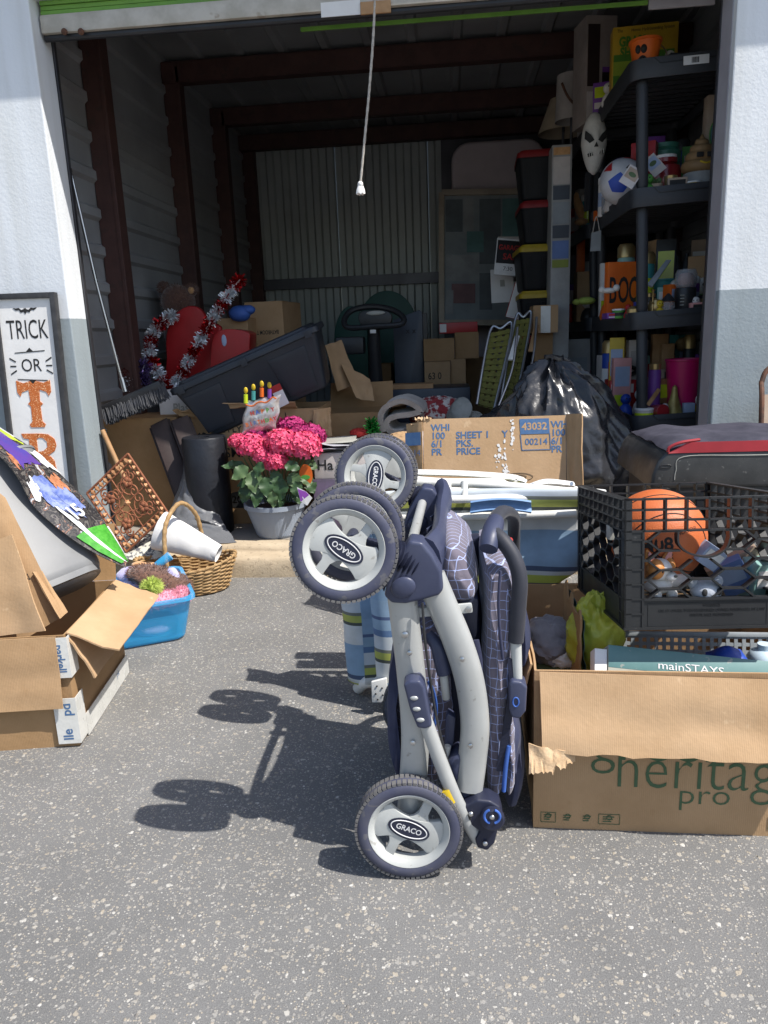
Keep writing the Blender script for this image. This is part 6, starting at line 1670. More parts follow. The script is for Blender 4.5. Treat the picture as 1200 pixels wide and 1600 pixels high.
for (px, py, v, dx, dz, ln, wd, mt_) in ((388, 730, 3.68, -.8, -.5, .105, .042, 'leaf_pale'), (395, 735, 3.65, .2, -1, .13, .05, 'leaf_pale'), (415, 745, 3.64, .1, -1, .11, .04, 'leaf'), (428, 735, 3.66, .3, -.9, .1, .036, 'leaf'), (442, 748, 3.64, -.2, -1, .12, .045, 'leaf'), (452, 740, 3.66, .6, -.7, .1, .04, 'leaf_pale'), (470, 735, 3.68, .6, -.8, .1, .04, 'leaf_pale'), (460, 752, 3.64, .3, -1, .09, .035, 'leaf'), (382, 726, 3.74, -1, .05, .12, .03, 'leaf'), (405, 758, 3.64, -.2, -1, .12, .035, 'leaf'), (425, 768, 3.62, .1, -1, .085, .03, 'leaf_pale'), (476, 722, 3.7, 1, -.4, .08, .032, 'leaf_pale'), (400, 745, 3.7, -1, -.4, .11, .04, 'leaf'), (446, 725, 3.64, .8, -.2, .09, .035, 'leaf'), (410, 722, 3.64, -.4, -.8, .09, .035, 'leaf'), (462, 765, 3.66, .3, -.9, .08, .034, 'leaf'), (388, 755, 3.7, -.3, -1, .11, .04, 'leaf'), (436, 770, 3.66, .0, -1, .09, .034, 'leaf'), (478, 745, 3.74, .5, -.9, .1, .04, 'leaf')):
    dirn = V(dx, -.35, dz).normalized(); n0 = V(random.uniform(-.3, .3), -.7, .6); n0 = (n0 - dirn * n0.dot(dirn)).normalized()
    leafm(at(px, py, v=v), dirn, n0, ln, wd, mt_)
mb = MB(fp, w=True)
for k in range(14):
    a = at(415 + k * 3, 785, v=3.78); b = at(380 + k * 8, 715, v=3.7 + .012 * (k % 4)); mb.tube(spline([a, a.lerp(b, .5) + V(0, 0, .02), b], 5), .004, 6)
mb.build('stems', 'stem', kind='stuff')
e = T('plant_tag', 'orange oval plant tag with green leaf among the flowers', 'plant tag', tuple(at(478, 740, v=3.66)))
mb = MB(e, w=True); c = at(478, 742, v=3.66); mb.poly([c + V(x, -.0, y) for x, y in oval(.034, .055)], .002, (0, -1, 0)); mb.build('tag', 'orange', smooth=0)
mb = MB(e, w=True); mb.poly([c + V(x - .003, -.003, y - .012) for x, y in oval(.024, .012)], .001, (0, -1, 0)); mb.build('leaf_print', 'green', smooth=0)
e = T('plant_label', 'white and purple pointed plant label stuck in the pot', 'plant label', tuple(at(480, 785, v=3.6)))
mb = MB(e, w=True); q = [at(464, 761, v=3.62), at(478, 768, v=3.61), at(488, 778, v=3.6), at(480, 790, v=3.6), at(470, 784, v=3.61)]; mb.poly(q, .0015); mb.build('tag', 'paper', smooth=0)
mb = MB(e, w=True); mb.poly([p + V(0, -.002, 0) for p in (q[0].lerp(q[3], .1), q[1], q[2].lerp(q[1], .5), q[4])], .0008); D('violet', (.35, .09, .5), .4); mb.build('print', 'violet', smooth=0)
# birthday balloon pick
D('foil', (.6, .62, .64), .22, (.52, .45, .42), 16, metal=.55, bump=.3, bs=30)
e = T('foil_balloon', 'foil birthday cake balloon with candles on a stick in the pot', 'balloon', tuple(at(408, 650, v=3.80)))
def blf(a, b):
    x = (a - .5) * 2; y = (b - .5) * 2
    th = .022 * (1 - abs(x) ** 3) ** .5 * (1 - abs(y) ** 3) ** .5 if abs(x) < 1 and abs(y) < 1 else 0
    p = at(408 + 27 * x * (1 + .06 * math.cos(y * 5)) - 4 * y, 648 + 26 * y * (1 + .05 * math.cos(x * 6)) - 5 * x, v=3.8)
    return p + V(0, -th - .006 * noise.noise(V(x * 3, y * 3, 0)) * (1 - max(abs(x), abs(y))), 0)
mb = MB(e, w=True); mb.grid(blf, 24, 22, .002); body_ = mb.build('foil', 'foil', smooth=60)
for i, (s_, mt_) in enumerate((('H', 'ink_red'), ('A', 'blue_trim'), ('P', 'ink_orange'), ('P', 'green'), ('Y', 'ink_red'))):
    text(e, s_, .03, axes(at(394 + i * 8, 646 - i * 1.5, v=3.768), (1, 0, .2), (0, 0, 1)), mt_, body_, w=True, bold=.001)
for i, (s_, mt_) in enumerate(zip('BIRTHDAY', ('ink_orange', 'ink_red', 'ink_blue', 'ink_orange', 'ink_red', 'green', 'ink_orange', 'ink_red'))):
    text(e, s_, .028, axes(at(386 + i * 6.2, 664 - i * 1.4, v=3.766), (1, 0, .22), (0, 0, 1)), mt_, body_, w=True, bold=.001)
mb = MB(e, w=True); mb.tube(spline([at(384 + 6 * i, 632 - 1.6 * i + 5 * abs(math.sin(i * .9)), v=3.768) for i in range(9)], 4), .004, 6); mb.build('icing', 'ink_orange', body_)
for i, (px, py, mt_) in enumerate(((384, 622, 'print_lime'), (396, 617, 'teal'), (409, 612, 'orange'), (421, 614, 'purple'))):
    mb = MB(e, w=True); mb.tube([at(px, py + 8, v=3.79), at(px, py - 6, v=3.79)], .011, 10); cd = mb.build('candle', mt_)
    mb = MB(e, w=True); mb.ell(at(px, py - 12, v=3.79), (.011, .006, .017), 12, 8); mb.build('flame', 'yellow_plastic', cd)
mb = MB(e, w=True); mb.tube([at(409, 672, v=3.8), at(430, 780, v=3.78)], .003, 6); mb.build('stick', 'white_plastic')

# ---- open carton and papers to the right of the flowers
e, w, d, h = cartonpx('open empty carton behind the papers right of the tote', 503, 608, 645, 705, 4.2, .36, zb=.2, open_top=True, seed=71, mat='cardboard_dark')
flap(e, (-w / 2, d / 2, h), (w / 2, d / 2, h), .16, (0, .4, .9), 'cardboard_dark', seed=72, bow=.012)
flap(e, (w / 2, -d / 2, h), (w / 2, d / 2, h), .1, (1, 0, .2), 'cardboard_dark', seed=73, bow=.012)
ts = T('torn_cardboard', 'two torn cardboard flaps standing up behind the open carton', 'cardboard', tuple(at(550, 620, v=4.5)))
quadsheet(ts, [at(507, 540, v=4.55), at(533, 532, v=4.6), at(560, 600, v=4.5), at(528, 610, v=4.45)], 'cardboard', 'flap', seed=74, bow=.03)
quadsheet(ts, [at(532, 568, v=4.5), at(578, 592, v=4.5), at(585, 628, v=4.42), at(556, 622, v=4.4)], 'cardboard', 'flap', seed=75, bow=.02)
e = T('paper_carton', 'white carton lettered Ha under a pile of grey papers', 'carton', (at(535, 730, v=3.74).x, 3.86, SLAB))
zt = at(525, 708, v=3.74).z
mb = MB(e, w=True); xa, xb = at(491, 735, v=3.74).x, at(590, 735, v=3.74).x
mb.bb((xa, 3.74, at(525, 748, v=3.74).z), (xb, 3.98, zt)); D('cream', (.6, .55, .52), .7); D('violet_grey', (.16, .12, .2), .6, (.1, .085, .12), 14); bx_ = mb.build('box', 'cream', bevel=.004)
text(e, 'Ha', .075, axes(V(xa + .015, 3.738, at(525, 727, v=3.74).z), (1, 0, 0), (0, 0, 1)), 'ink_black', w=True, align='LEFT', bold=.001)
mb = MB(e, w=True); mb.bb((xa - .01, 3.735, SLAB), (xb, 3.985, at(525, 748, v=3.74).z - .002)); mb.build('lower_box', 'violet_grey', bevel=.004)
random.seed(9)
pp = T('paper_pile', 'loose grey white papers piled on the lettered carton', 'papers', (at(535, 700, v=3.86).x, 3.86, zt))
D('paper_grey', (.42, .42, .45), .8, (.36, .36, .4), 8)
for k in range(9):
    mb = MB(pp); m = frame((random.uniform(-.06, .16), random.uniform(-.06, .08), .003 + k * .006), (random.uniform(-3, 3), random.uniform(-4, 4), random.uniform(-25, 25)))
    mb.m = m; mb.grid(lambda a, b: ((a - .5) * .26, (b - .5) * .2, .008 * noise.noise(V(a * 3 + k, b * 3, k))), 8, 6, .001); mb.build('sheet', ('paper_grey', 'paper', 'far_grey')[k % 3], smooth=60)
# rolled towel
D('towel', (.3, .27, .24), .95, (.24, .21, .185), 20, bump=1, bs=130, sheen=.4)
tw = T('rolled_towel', 'thick beige towel folded over on the pile in the middle', 'towel', tuple(at(625, 650, v=4.15)))
path = spline([at(595, 676, v=4.0), at(590, 652, v=4.0), at(600, 632, v=4.0), at(625, 622, v=4.0), at(652, 632, v=4.0), at(660, 645, v=4.0), at(645, 652, v=4.0), at(620, 654, v=4.0), at(608, 660, v=4.0), at(612, 672, v=4.0), at(630, 672, v=4.0)], 8)
mb = MB(tw, w=True)
def twf(a, b):
    i = a * (len(path) - 1); k = min(int(i), len(path) - 2); p = path[k].lerp(path[k + 1], i - k)
    return p + V(.02 * b, .32 * b, .01 * noise.noise(V(a * 6, b * 4, 0)))
mb.grid(twf, 80, 12, .028); mb.build('towel', 'towel', smooth=70)
D('quilt', (.25, .03, .035), .9, (.5, .47, .44), 22, nd=2, lo=.45, hi=.52, bump=.5, bs=60)
e = T('patchwork_quilt', 'crumpled red and white quilt beside the beige towel', 'quilt', tuple(at(685, 645, v=4.4))); crumple(e, 'cloth', (0, 0, 0), (.16, .12, .085), 'quilt', .2, 6, 31)
D('hat_cloth', (.3, .31, .29), .9, (.25, .26, .24), 20, bump=.4, bs=200)
e = T('sun_hat', 'grey green cloth hat lying beside the quilt', 'hat', tuple(at(712, 645, v=4.25)))
mb = MB(e); mb.lathe([(.0, .03), (.05, .025), (.085, .0), (.1, -.03), (.098, -.034), (.08, -.006), (0, .02)], (0, 0, 0), (-.8, -.5, .35), 28, fn=lambda p, t: p + V(0, 0, .01 * math.sin(3 * t) * p.length * 9)); mb.build('crown', 'hat_cloth')
crumple(e, 'brim', (.08, .02, -.04), (.07, .05, .04), 'hat_cloth', .25, 6, 35)
e = T('green_garland', 'sparkly green tinsel tuft beside the towel', 'tinsel', tuple(at(583, 672, v=3.95))); mb = MB(e, w=True); tinsel(mb, at(580, 660, v=3.95), at(586, 684, v=3.95), .045, 420, 77); mb.build('tinsel', 'tinsel_green', smooth=0, fix=False)
e = T('paper_bag', 'crumpled brown paper bag lying under the towel', 'paper bag', tuple(at(632, 690, v=3.85))); crumple(e, 'paper', (0, 0, 0), (.09, .06, .045), 'cardboard', .25, 5, 37)
e = T('white_cloth', 'white cloth bundle between the paper bag and the 43032 carton', 'cloth', tuple(at(660, 690, v=3.9))); crumple(e, 'cloth', (0, 0, -.03), (.15, .1, .08), 'paper_grey', .15, 5, 39)
e = T('red_cloth', 'scrap of red cloth at the edge of the open carton', 'cloth', tuple(at(563, 676, v=4.0))); crumple(e, 'cloth', (0, 0, 0), (.05, .04, .022), 'ink_red', .25, 5, 40)
# hidden supports for the pile
e, w, d, h = cartonpx('carton holding up the towel and quilt pile', 575, 740, 680, 760, 4.05, .55, zb=SLAB, seed=77, mat='cardboard_dark')

# ---- mobility scooter, dark panel, green chair
ms_ = T('mobility_scooter', 'black mobility scooter with wide handlebar loop in the dark', 'scooter', (at(585, 700, v=5.2).x, 5.3, SLAB))
loop = spline([at(538, 500, v=5.2), at(550, 485, v=5.25), at(580, 479, v=5.28), at(612, 484, v=5.25), at(630, 496, v=5.2), at(625, 507, v=5.16), at(585, 510, v=5.14), at(545, 512, v=5.16)], 6, closed=True)
mb = MB(ms_, w=True); mb.tube(loop, .02, 10, closed=True); mb.build('handlebar', 'black_plastic')
mb = MB(ms_, w=True); mb.poly(list(reversed(spline([at(a, b, v=5.17) for a, b in ((566, 486), (605, 486), (612, 500), (600, 514), (572, 514), (560, 500))], 3, closed=True))), .08, (0, -1, 0)); cn = mb.build('console', 'black_plastic', bevel=.012)
mb = MB(ms_, w=True); mb.ell(at(587, 489, v=5.165), (.065, .01, .016), 18, 8); mb.build('badge', 'far_grey', cn)
mb = MB(ms_, w=True); mb.box(at(583, 518, v=5.15), (.04, .02, .025)); mb.build('display', 'paper', cn, bevel=.003)
mb = MB(ms_, w=True); mb.tube([at(584, 512, v=5.2), at(586, 570, v=5.25), at(590, 640, v=5.3)], [.04, .045, .06], 14); mb.build('tiller', 'black_plastic')
a = at(590, 690, v=5.3)
mb = MB(ms_, w=True); mb.bb((a.x - .25, 5.2, SLAB + .1), (a.x + .25, 6.1, SLAB + .2)); mb.build('deck', 'black_plastic', bevel=.03)
for x in (-.27, .27):
    for v_ in (5.25, 6.05):
        mb = MB(ms_, w=True); mb.lathe([(.03, -.035), (.1, -.04), (.12, -.02), (.12, .02), (.1, .04), (.03, .035)], (a.x + x, v_, SLAB + .121), (1, 0, 0), 24); mb.build('wheel', 'black_plastic')
mb = MB(ms_, w=True); mb.box(at(548, 540, v=5.3), (.2, .15, .12)); mb.build('front_basket', 'black_plastic', bevel=.02)
D('dark_green', (.008, .06, .045), .5, (.012, .075, .055), 5)
for lab, q, v in (('dark green round backed chair against the rear wall', (605, 510, 46, 56), 6.6), ('smaller green chair back left of the scooter handlebar', (548, 530, 26, 52), 6.2)):
    e = T('garden_chair', lab, 'chair', (at(q[0], 600, v=v).x, v, SLAB))
    pts = []
    for k in range(25):
        t = math.pi * k / 24; pts.append(at(q[0] + q[2] * math.cos(t), q[1] - q[3] * math.sin(t), v=v))
    zb = SLAB + .4; xl, xr = pts[-1].x, pts[0].x
    mb = MB(e, w=True); mb.poly(list(reversed(pts + [V(xl, v, zb), V(xr, v, zb)])), .03, (0, -1, 0)); mb.build('backrest', 'dark_green', bevel=.008)
    mb = MB(e, w=True); mb.bb((xl, v - .45, zb), (xr, v - .001, zb + .03)); mb.build('seat', 'dark_green', bevel=.01)
    for x in (xl + .02, xr - .02):
        for vv in (v - .43, v - .02):
            mb = MB(e, w=True); mb.bb((x - .02, vv - .02, SLAB), (x + .02, vv + .02, zb)); mb.build('leg', 'dark_green', bevel=.005)
e = T('dark_panel', 'tall dark slate coloured panel standing beside the scooter', 'panel', (at(640, 600, v=5.6).x, 5.6, SLAB))
D('slate', (.03, .038, .055), .4, (.04, .05, .07), 4)
a, b = at(614, 500, v=5.6), at(660, 488, v=5.6)
mb = MB(e, w=True); mb.poly(list(reversed([V(a.x, 5.6, SLAB), V(b.x, 5.6, SLAB), b, at(655, 484, v=5.6), a])), .14, (0, -1, 0)); mb.build('panel', 'slate', bevel=.006)
mb = MB(e, w=True); mb.bb((b.x + .002, 5.61, SLAB), (b.x + .03, 5.75, b.z - .005)); mb.build('edge', 'black_plastic')
text(e, 'x x', .06, axes(at(642, 517, v=5.597), (1, 0, 0), (0, 0, 1)), 'ink_black', w=True)
# ---- cartons at the back
for lab, x0, x1, y0, y1, v, zb, mt_, sd in (('carton printed 63 0 in the stack near the rear wall', 664, 704, 566, 640, 5.5, SLAB, 'cardboard', 81), ('closed carton right of the 63 0 carton', 705, 728, 562, 640, 5.55, SLAB, 'cardboard', 82), ('brown carton on top of the 63 0 carton', 662, 710, 530, 564, 5.55, None, 'cardboard_dark', 83), ('upper right carton of the rear stack', 711, 748, 520, 560, 5.6, None, 'cardboard_dark', 84), ('plain carton below the framed poster', 722, 775, 560, 640, 6.2, SLAB, 'cardboard_dark', 85), ('plain carton behind the scooter tiller', 588, 612, 570, 640, 6.0, SLAB, 'cardboard_dark', 86)):
    e, w, d, h = cartonpx(lab, x0, x1, y0, y1, v, .3, mt_, zb=zb, seed=sd)
    if sd == 81: tx(e, '63 0', .07, -.02, h - .1, d, sx=.8)
e = T('red_box', 'long red box lying on the rear cartons under the poster', 'box', tuple(at(716, 512, v=5.8))); mb = MB(e); mb.box((0, .12, 0), (.29, .3, .08)); mb.build('box', 'red_plastic', bevel=.006); mb = MB(e); mb.bb((-.14, -.032, -.03), (-.09, -.0305, .03)); mb.build('label_patch', 'paper', smooth=0)
e = T('flat_tv_stand', 'low dark box covered with striped wood in the middle', 'box', (at(660, 640, v=4.8).x, 4.9, SLAB)); a, b = at(604, 610, v=4.8), at(735, 604, v=4.8)
mb = MB(e, w=True); mb.bb((a.x, 4.8, SLAB), (b.x, 5.2, (a.z + b.z) / 2)); mb.build('cabinet', 'slate', bevel=.012); mb = MB(e, w=True); mb.bb((a.x + .02, 4.82, (a.z + b.z) / 2), (a.x + .3, 4.95, (a.z + b.z) / 2 + .03)); mb.build('wood_strip', 'wood')
# ---- folded lawn chairs
D('olive_web', (.16, .15, .03), .8, (.11, .105, .02), 30, bump=.4, bs=120); D('alu', (.45, .45, .45), .35, metal=.9)
for lab, q in (('olive webbed lawn chair folded and leaning by the bin bag', [(765, 520), (800, 512), (772, 640), (745, 632)]), ('second olive lawn chair leaning behind the first', [(805, 500), (830, 496), (805, 632), (782, 628)])):
    v0 = 4.55 if 'second' not in lab else 4.7
    c4 = [at(*q[0], v=v0 + .1), at(*q[1], v=v0 + .1), at(*q[2], v=v0 - .12), at(*q[3], v=v0 - .12)]
    e = T('lawn_chair', lab, 'lawn chair', tuple(c4[3]), group='folded lawn chairs')
    mb = MB(e, w=True); mb.tube(spline([c4[3], c4[0], (c4[0] + c4[1]) / 2 + V(0, 0, .01), c4[1], c4[2]], 6), .009, 8); mb.build('frame', 'alu')
    n = (c4[1] - c4[0]).cross(c4[3] - c4[0]).normalized()
    for k in range(13):
        t = (k + .5) / 13; a, b = c4[0].lerp(c4[3], t), c4[1].lerp(c4[2], t); mb = MB(e, w=True); mb.bar(a + n * .004 * (k % 2), b + n * .004 * (k % 2), .026, .003, up=n); mb.build('web_strap', 'olive_web', smooth=0)
    for k in range(3):
        t = (k + .5) / 3; a, b = c4[0].lerp(c4[1], t), c4[3].lerp(c4[2], t); mb = MB(e, w=True); mb.bar(a + n * .007, b + n * .007, .026, .003, up=n); mb.build('web_strap', 'olive_web', smooth=0)
    mb = MB(e, w=True); mb.tube(spline([c4[1] + V(.03, -.03, 0), c4[1].lerp(c4[2], .5) + V(.05, -.05, 0), c4[2] + V(.02, -.06, .02)], 6), .008, 8); mb.build('leg', 'alu')
    mb = MB(e, w=True); mb.bar(c4[1] + V(.03, -.03, -.05), c4[1].lerp(c4[2], .4) + V(.03, -.04, 0), .03, .012); mb.build('arm_rest', 'wood' if 'second' in lab else 'paper', bevel=.003)
# ---- framed poster, mattress, signs
v = 6.9
c4 = [at(690, 302, v=v + .2), at(822, 300, v=v + .2), at(822, 505, v=v - .1), at(690, 505, v=v - .1)]
e = T('framed_poster', 'big pale framed poster of coloured blocks leaning at the rear', 'picture', tuple(c4[3])); n = (c4[1] - c4[0]).cross(c4[3] - c4[0]).normalized()
if n.y > 0: n = -n
D('poster_bg', (.3, .34, .36), .3, (.24, .28, .3), 6, coat=.3); D('frame_pale', (.5, .43, .34), .5); D('p_teal', (.16, .3, .3), .25, coat=.3); D('p_dark', (.17, .2, .22), .25, coat=.3); D('p_pale', (.38, .4, .41), .25, coat=.3); D('p_rose', (.28, .17, .18), .25, coat=.3)
mb = MB(e, w=True); mb.poly(c4, .02, n); mb.build('print', 'poster_bg', smooth=0)
for i in range(4): mb = MB(e, w=True); mb.bar(c4[i] + n * .01, c4[(i + 1) % 4] + n * .01, .05, .03, up=n); mb.build('frame_rail', 'frame_pale', bevel=.004)
def pfn(a, b): return (c4[0] * (1 - a) + c4[1] * a) * (1 - b) + (c4[3] * (1 - a) + c4[2] * a) * b
for i, (a0, a1, b0, b1, mt_) in enumerate(((.05, .25, .05, .3, 'p_dark'), (.26, .38, .04, .32, 'p_pale'), (.45, .7, .05, .55, 'p_dark'), (.72, .95, .05, .5, 'p_teal'), (.05, .45, .48, .68, 'p_pale'), (.12, .4, .7, .85, 'p_rose'), (.3, .5, .3, .46, 'p_teal'), (.05, .14, .75, .93, 'p_pale'), (.45, .6, .62, .9, 'p_dark'))): patch(e, pfn, a0, a1, b0, b1, mt_, .004 + i * .001, 2, 2, name='print_block')
D('mattress', (.6, .52, .53), .85, (.54, .47, .48), 6, bump=.3, bs=80)
e = T('mattress', 'pale mattress with rounded top standing against the rear wall', 'mattress', (at(770, 500, v=7.3).x, 7.35, SLAB))
a, b, zt = at(706, 300, v=7.3), at(850, 300, v=7.3), at(770, 220, v=7.3).z
mb = MB(e, w=True); mb.poly([(p[0] + (a.x + b.x) / 2, 7.27, p[1]) for p in reversed(rrect(b.x - a.x, zt - SLAB, .16, 6, 0, (zt + SLAB) / 2))], .18, (0, -1, 0)); mb.build('cover', 'mattress', bevel=.04, seg=4, smooth=60)
D('sign_black', (.015, .013, .013), .4)
e = T('sale_sign', 'black garage sale sign with red letters beside the totes', 'sign', tuple(at(795, 405, v=5.6))); m = axes(at(795, 402, v=5.6), (1, 0, -.12), (0, .25, 1))
mb = MB(e, w=True, m=None); mb.m = MAT[e].inverted() @ m; mb.box((0, 0, 0), (.19, .26, .006)); mb.build('board', 'ink_white', smooth=0)
mb = MB(e); mb.m = MAT[e].inverted() @ m; mb.box((0, .035, .004), (.175, .165, .002)); mb.build('black_field', 'sign_black', smooth=0)
text(e, 'GARAGE', .05, m @ Matrix.Translation((0, .065, .0055)), 'ink_red', w=True, sx=.8, bold=.001); text(e, 'SALE', .06, m @ Matrix.Translation((.02, .0, .0055)), 'ink_red', w=True, bold=.001); text(e, '7:30', .04, m @ Matrix.Translation((0, -.085, .004)), 'ink_black', w=True)
for lab, q, v, mt_ in (('plain white board below the sale sign', [(766, 422), (800, 420), (806, 472), (768, 474)], 5.75, 'paper'), ('white sign with red border leaning under the sale sign', [(806, 440), (822, 445), (812, 500), (790, 495)], 5.5, 'paper'), ('small tan framed print behind the sale sign', [(778, 370), (812, 370), (812, 440), (778, 440)], 5.9, 'cream')):
    e = T('leaning_board', lab, 'board', tuple(at(*q[3], v=v))); c4 = [at(*p, v=v + (.06 if i < 2 else 0)) for i, p in enumerate(q)]
    mb = MB(e, w=True); mb.poly(c4, .008); mb.build('board', mt_, bevel=.001)
    if 'red' in lab:
        cc_ = sum(c4, Vector()) / 4; mb = MB(e, w=True); 
        for i in range(4): mb.bar(cc_ + (c4[i] - cc_) * .96 + V(0, -.006, 0), cc_ + (c4[(i + 1) % 4] - cc_) * .96 + V(0, -.006, 0), .012, .002, up=(0, 1, 0))
        mb.build('border', 'ink_red', smooth=0)
    else:
        cc_ = sum(c4, Vector()) / 4; mb = MB(e, w=True); mb.flat([cc_ + (p - cc_) * .2 + V(.0, -.008, .02) for p in c4]); mb.build('mark', 'far_grey', smooth=0)
# ---- stack of totes with coloured lids
tops = [232, 312, 381, 454, 524, 592, 640]; D('lid_red', (.22, .01, .012), .5); D('lid_yellow', (.42, .3, .02), .5); lids = ['lid_red', 'lid_red', 'lid_yellow', 'lid_yellow', 'lid_red', 'lid_red']
vt = 5.15
D('tote_clear', (.009, .01, .012), .5, (.014, .015, .017), 5, spec=.2)
nm = ['topmost red lidded tote of the tall stack', 'second red lidded tote from the top of the stack', 'upper yellow lidded tote in the tall stack', 'lower yellow lidded tote in the tall stack', 'red lidded tote under the yellow lidded ones', 'lowest red lidded tote of the tall stack']
xa, xb = at(814, 420, v=vt).x, at(862, 420, v=vt).x + .1
zz_ = [at(835, y + 8, v=vt).z for y in tops]; zz_[-1] = SLAB
for k in range(6):
    z0 = zz_[k + 1] + (.036 if k < 5 else 0); h = zz_[k] - z0
    e = T('storage_tote', nm[k], 'tote', ((xa + xb) / 2 - .01 + .012 * (k % 2), vt + .22, z0), (0, 0, (k * 37 % 5) - 2), group='totes in the tall stack')
    tote(e, (xb - xa), .40, h, 'tote_clear', lids[k], ribs=False)
    for x in (-.3, 0, .3):
        mb = MB(e); mb.grid(lambda a, b, x=x: ((xb - xa) * (x + (a - .5) * .08) * (.86 + .14 * b), -.2 * (.84 + .16 * b) - .004, .02 + (h - .06) * b), 3, 4, .006); mb.build('rib', 'tote_clear', smooth=30)
D('kit_olive', (.25, .3, .04), .5)
# tall white product carton
e = T('product_carton', 'tall white product carton with blue pictures right of the totes', 'carton', (at(878, 400, v=5.0).x, 5.1, SLAB))
xa, xb = at(862, 300, v=5.0).x, at(893, 300, v=5.0).x; zt = at(877, 226, v=5.0).z
mb = MB(e, w=True); mb.bb((xa, 5.0, SLAB), (xb, 5.22, zt)); D('carton_white', (.36, .36, .35), .6); mb.build('box', 'carton_white', bevel=.004)
for i, (y0, y1, mt_) in enumerate(((230, 242, 'fur_tan'), (245, 288, 'cream'), (290, 312, 'slate'), (316, 350, 'grey_mesh'), (352, 372, 'slate'), (376, 404, 'mid_blue'), (406, 418, 'kit_olive'))):
    z1, z0 = at(877, y0, v=5.0).z, at(877, y1, v=5.0).z; mb = MB(e, w=True); mb.bb((xa + .008, 4.9965 - .0002 * i, z0), (xb - .012, 4.999, z1)); mb.build('picture_panel', mt_, smooth=0)
e, w, d, h = cartonpx('taped carton jutting out beside the yellow lidded totes', 833, 872, 478, 520, 4.85, .2, 'cardboard', seed=91); mb = MB(e); mb.bb((-.03, -d / 2 - .004, 0), (.03, -d / 2 - .002, h)); mb.build('tape', 'tape', smooth=0)
mb = MB(e); mb.bb((-w / 2 + .02, -.02, -h * 0 - .3), (w / 2 - .02, .06, -.001)); mb.build('stand', 'cardboard_dark', smooth=0)
# ================================================================ shelving on the right
ZT = [at(1003, y, v=4.0).z for y in (97, 296, 487, 647)] + [SLAB + .12]
shm = Matrix.Translation((1.029, 4.0, SLAB)) @ frame(rot=(0, -2.3, 0))
sh = T('shelf_unit', 'black plastic five tier shelf unit nearest the doorway', 'shelf unit', m=shm, group='black shelf units')
SWd, SLn = .42, 1.0
for x in (0, SWd):
    for y in (0, SLn):
        mb = MB(sh); zs = [0] + [z - SLAB for z in reversed(ZT)]
        for z0, z1 in zip(zs[:-1], zs[1:]):
            if z1 - z0 > .12: mb.lathe([(.024, z0 + .0), (.0285, z0 + .02), (.0285, z1 - .1), (.025, z1 - .085)], (x, y, 0), seg=18)
        mb.build('post', 'grey_shelf', smooth=40)
for zt in ZT:
    z = zt - SLAB; hh = .088
    mb = MB(sh)
    mb.poly([(p[0] + SWd / 2, p[1] + SLn / 2, z - .03) for p in rrect(SWd + .10, SLn + .10, .05, 4)], .01, (0, 0, 1))
    for k in range(12): mb.bb((-.03, .04 + k * .08, z - .055), (SWd + .03, .048 + k * .08, z - .041))
    tr = mb.build('shelf_tray', 'grey_shelf', smooth=30)
    mb = MB(sh); o_ = rrect(SWd + .13, SLn + .13, .06, 5); i_ = rrect(SWd + .11, SLn + .11, .05, 5); k = len(o_)
    vs_ = []
    for pts, zz in ((o_, z - hh), (o_, z), (i_, z), (i_, z - hh)): vs_ += [(p[0] + SWd / 2, p[1] + SLn / 2, zz) for p in pts]
    fs_ = [(r_ * k + j, r_ * k + (j + 1) % k, ((r_ + 1) % 4) * k + (j + 1) % k, ((r_ + 1) % 4) * k + j) for r_ in range(4) for j in range(k)]
    mb.add(vs_, fs_); mb.build('shelf_rim', 'grey_shelf', tr, smooth=40, bevel=.003)
    mb = MB(sh); y_ = -.066
    pts = [(.04, y_, z - .002), (.065, y_, z - .028), (SWd - .05, y_, z - .028), (SWd - .025, y_, z - .002)]
    for a, b in zip(pts[:-1], pts[1:]): mb.bar(a, b, .004, .006, up=(0, 1, 0))
    mb.build('rim_groove', 'black_plastic', tr, smooth=0)
s2 = copy_tree(sh, Matrix.Translation((1.029 - .02, 5.2, SLAB)) @ frame(rot=(0, -2.0, 1.5)), 'black plastic five tier shelf unit farther back in the unit')
e = T('barcode_sticker', 'white barcode sticker on the top shelf rim', 'sticker', tuple(at(1088, 93, v=3.93))); m = axes(at(1088, 93, v=3.930), (1, 0, .03), (0, 0, 1))
mb = MB(e); mb.m = MAT[e].inverted() @ m; mb.box((0, 0, 0), (.115, .038, .002)); mb.build('sticker', 'ink_white', smooth=0)
mb = MB(e); mb.m = MAT[e].inverted() @ m; random.seed(2); x = -.02
while x < .015:
    w_ = random.choice((.001, .002, .003)); mb.box((x, 0, .0015), (w_, .024, .001)); x += w_ + .0016
mb.build('barcode', 'ink_black', smooth=0)

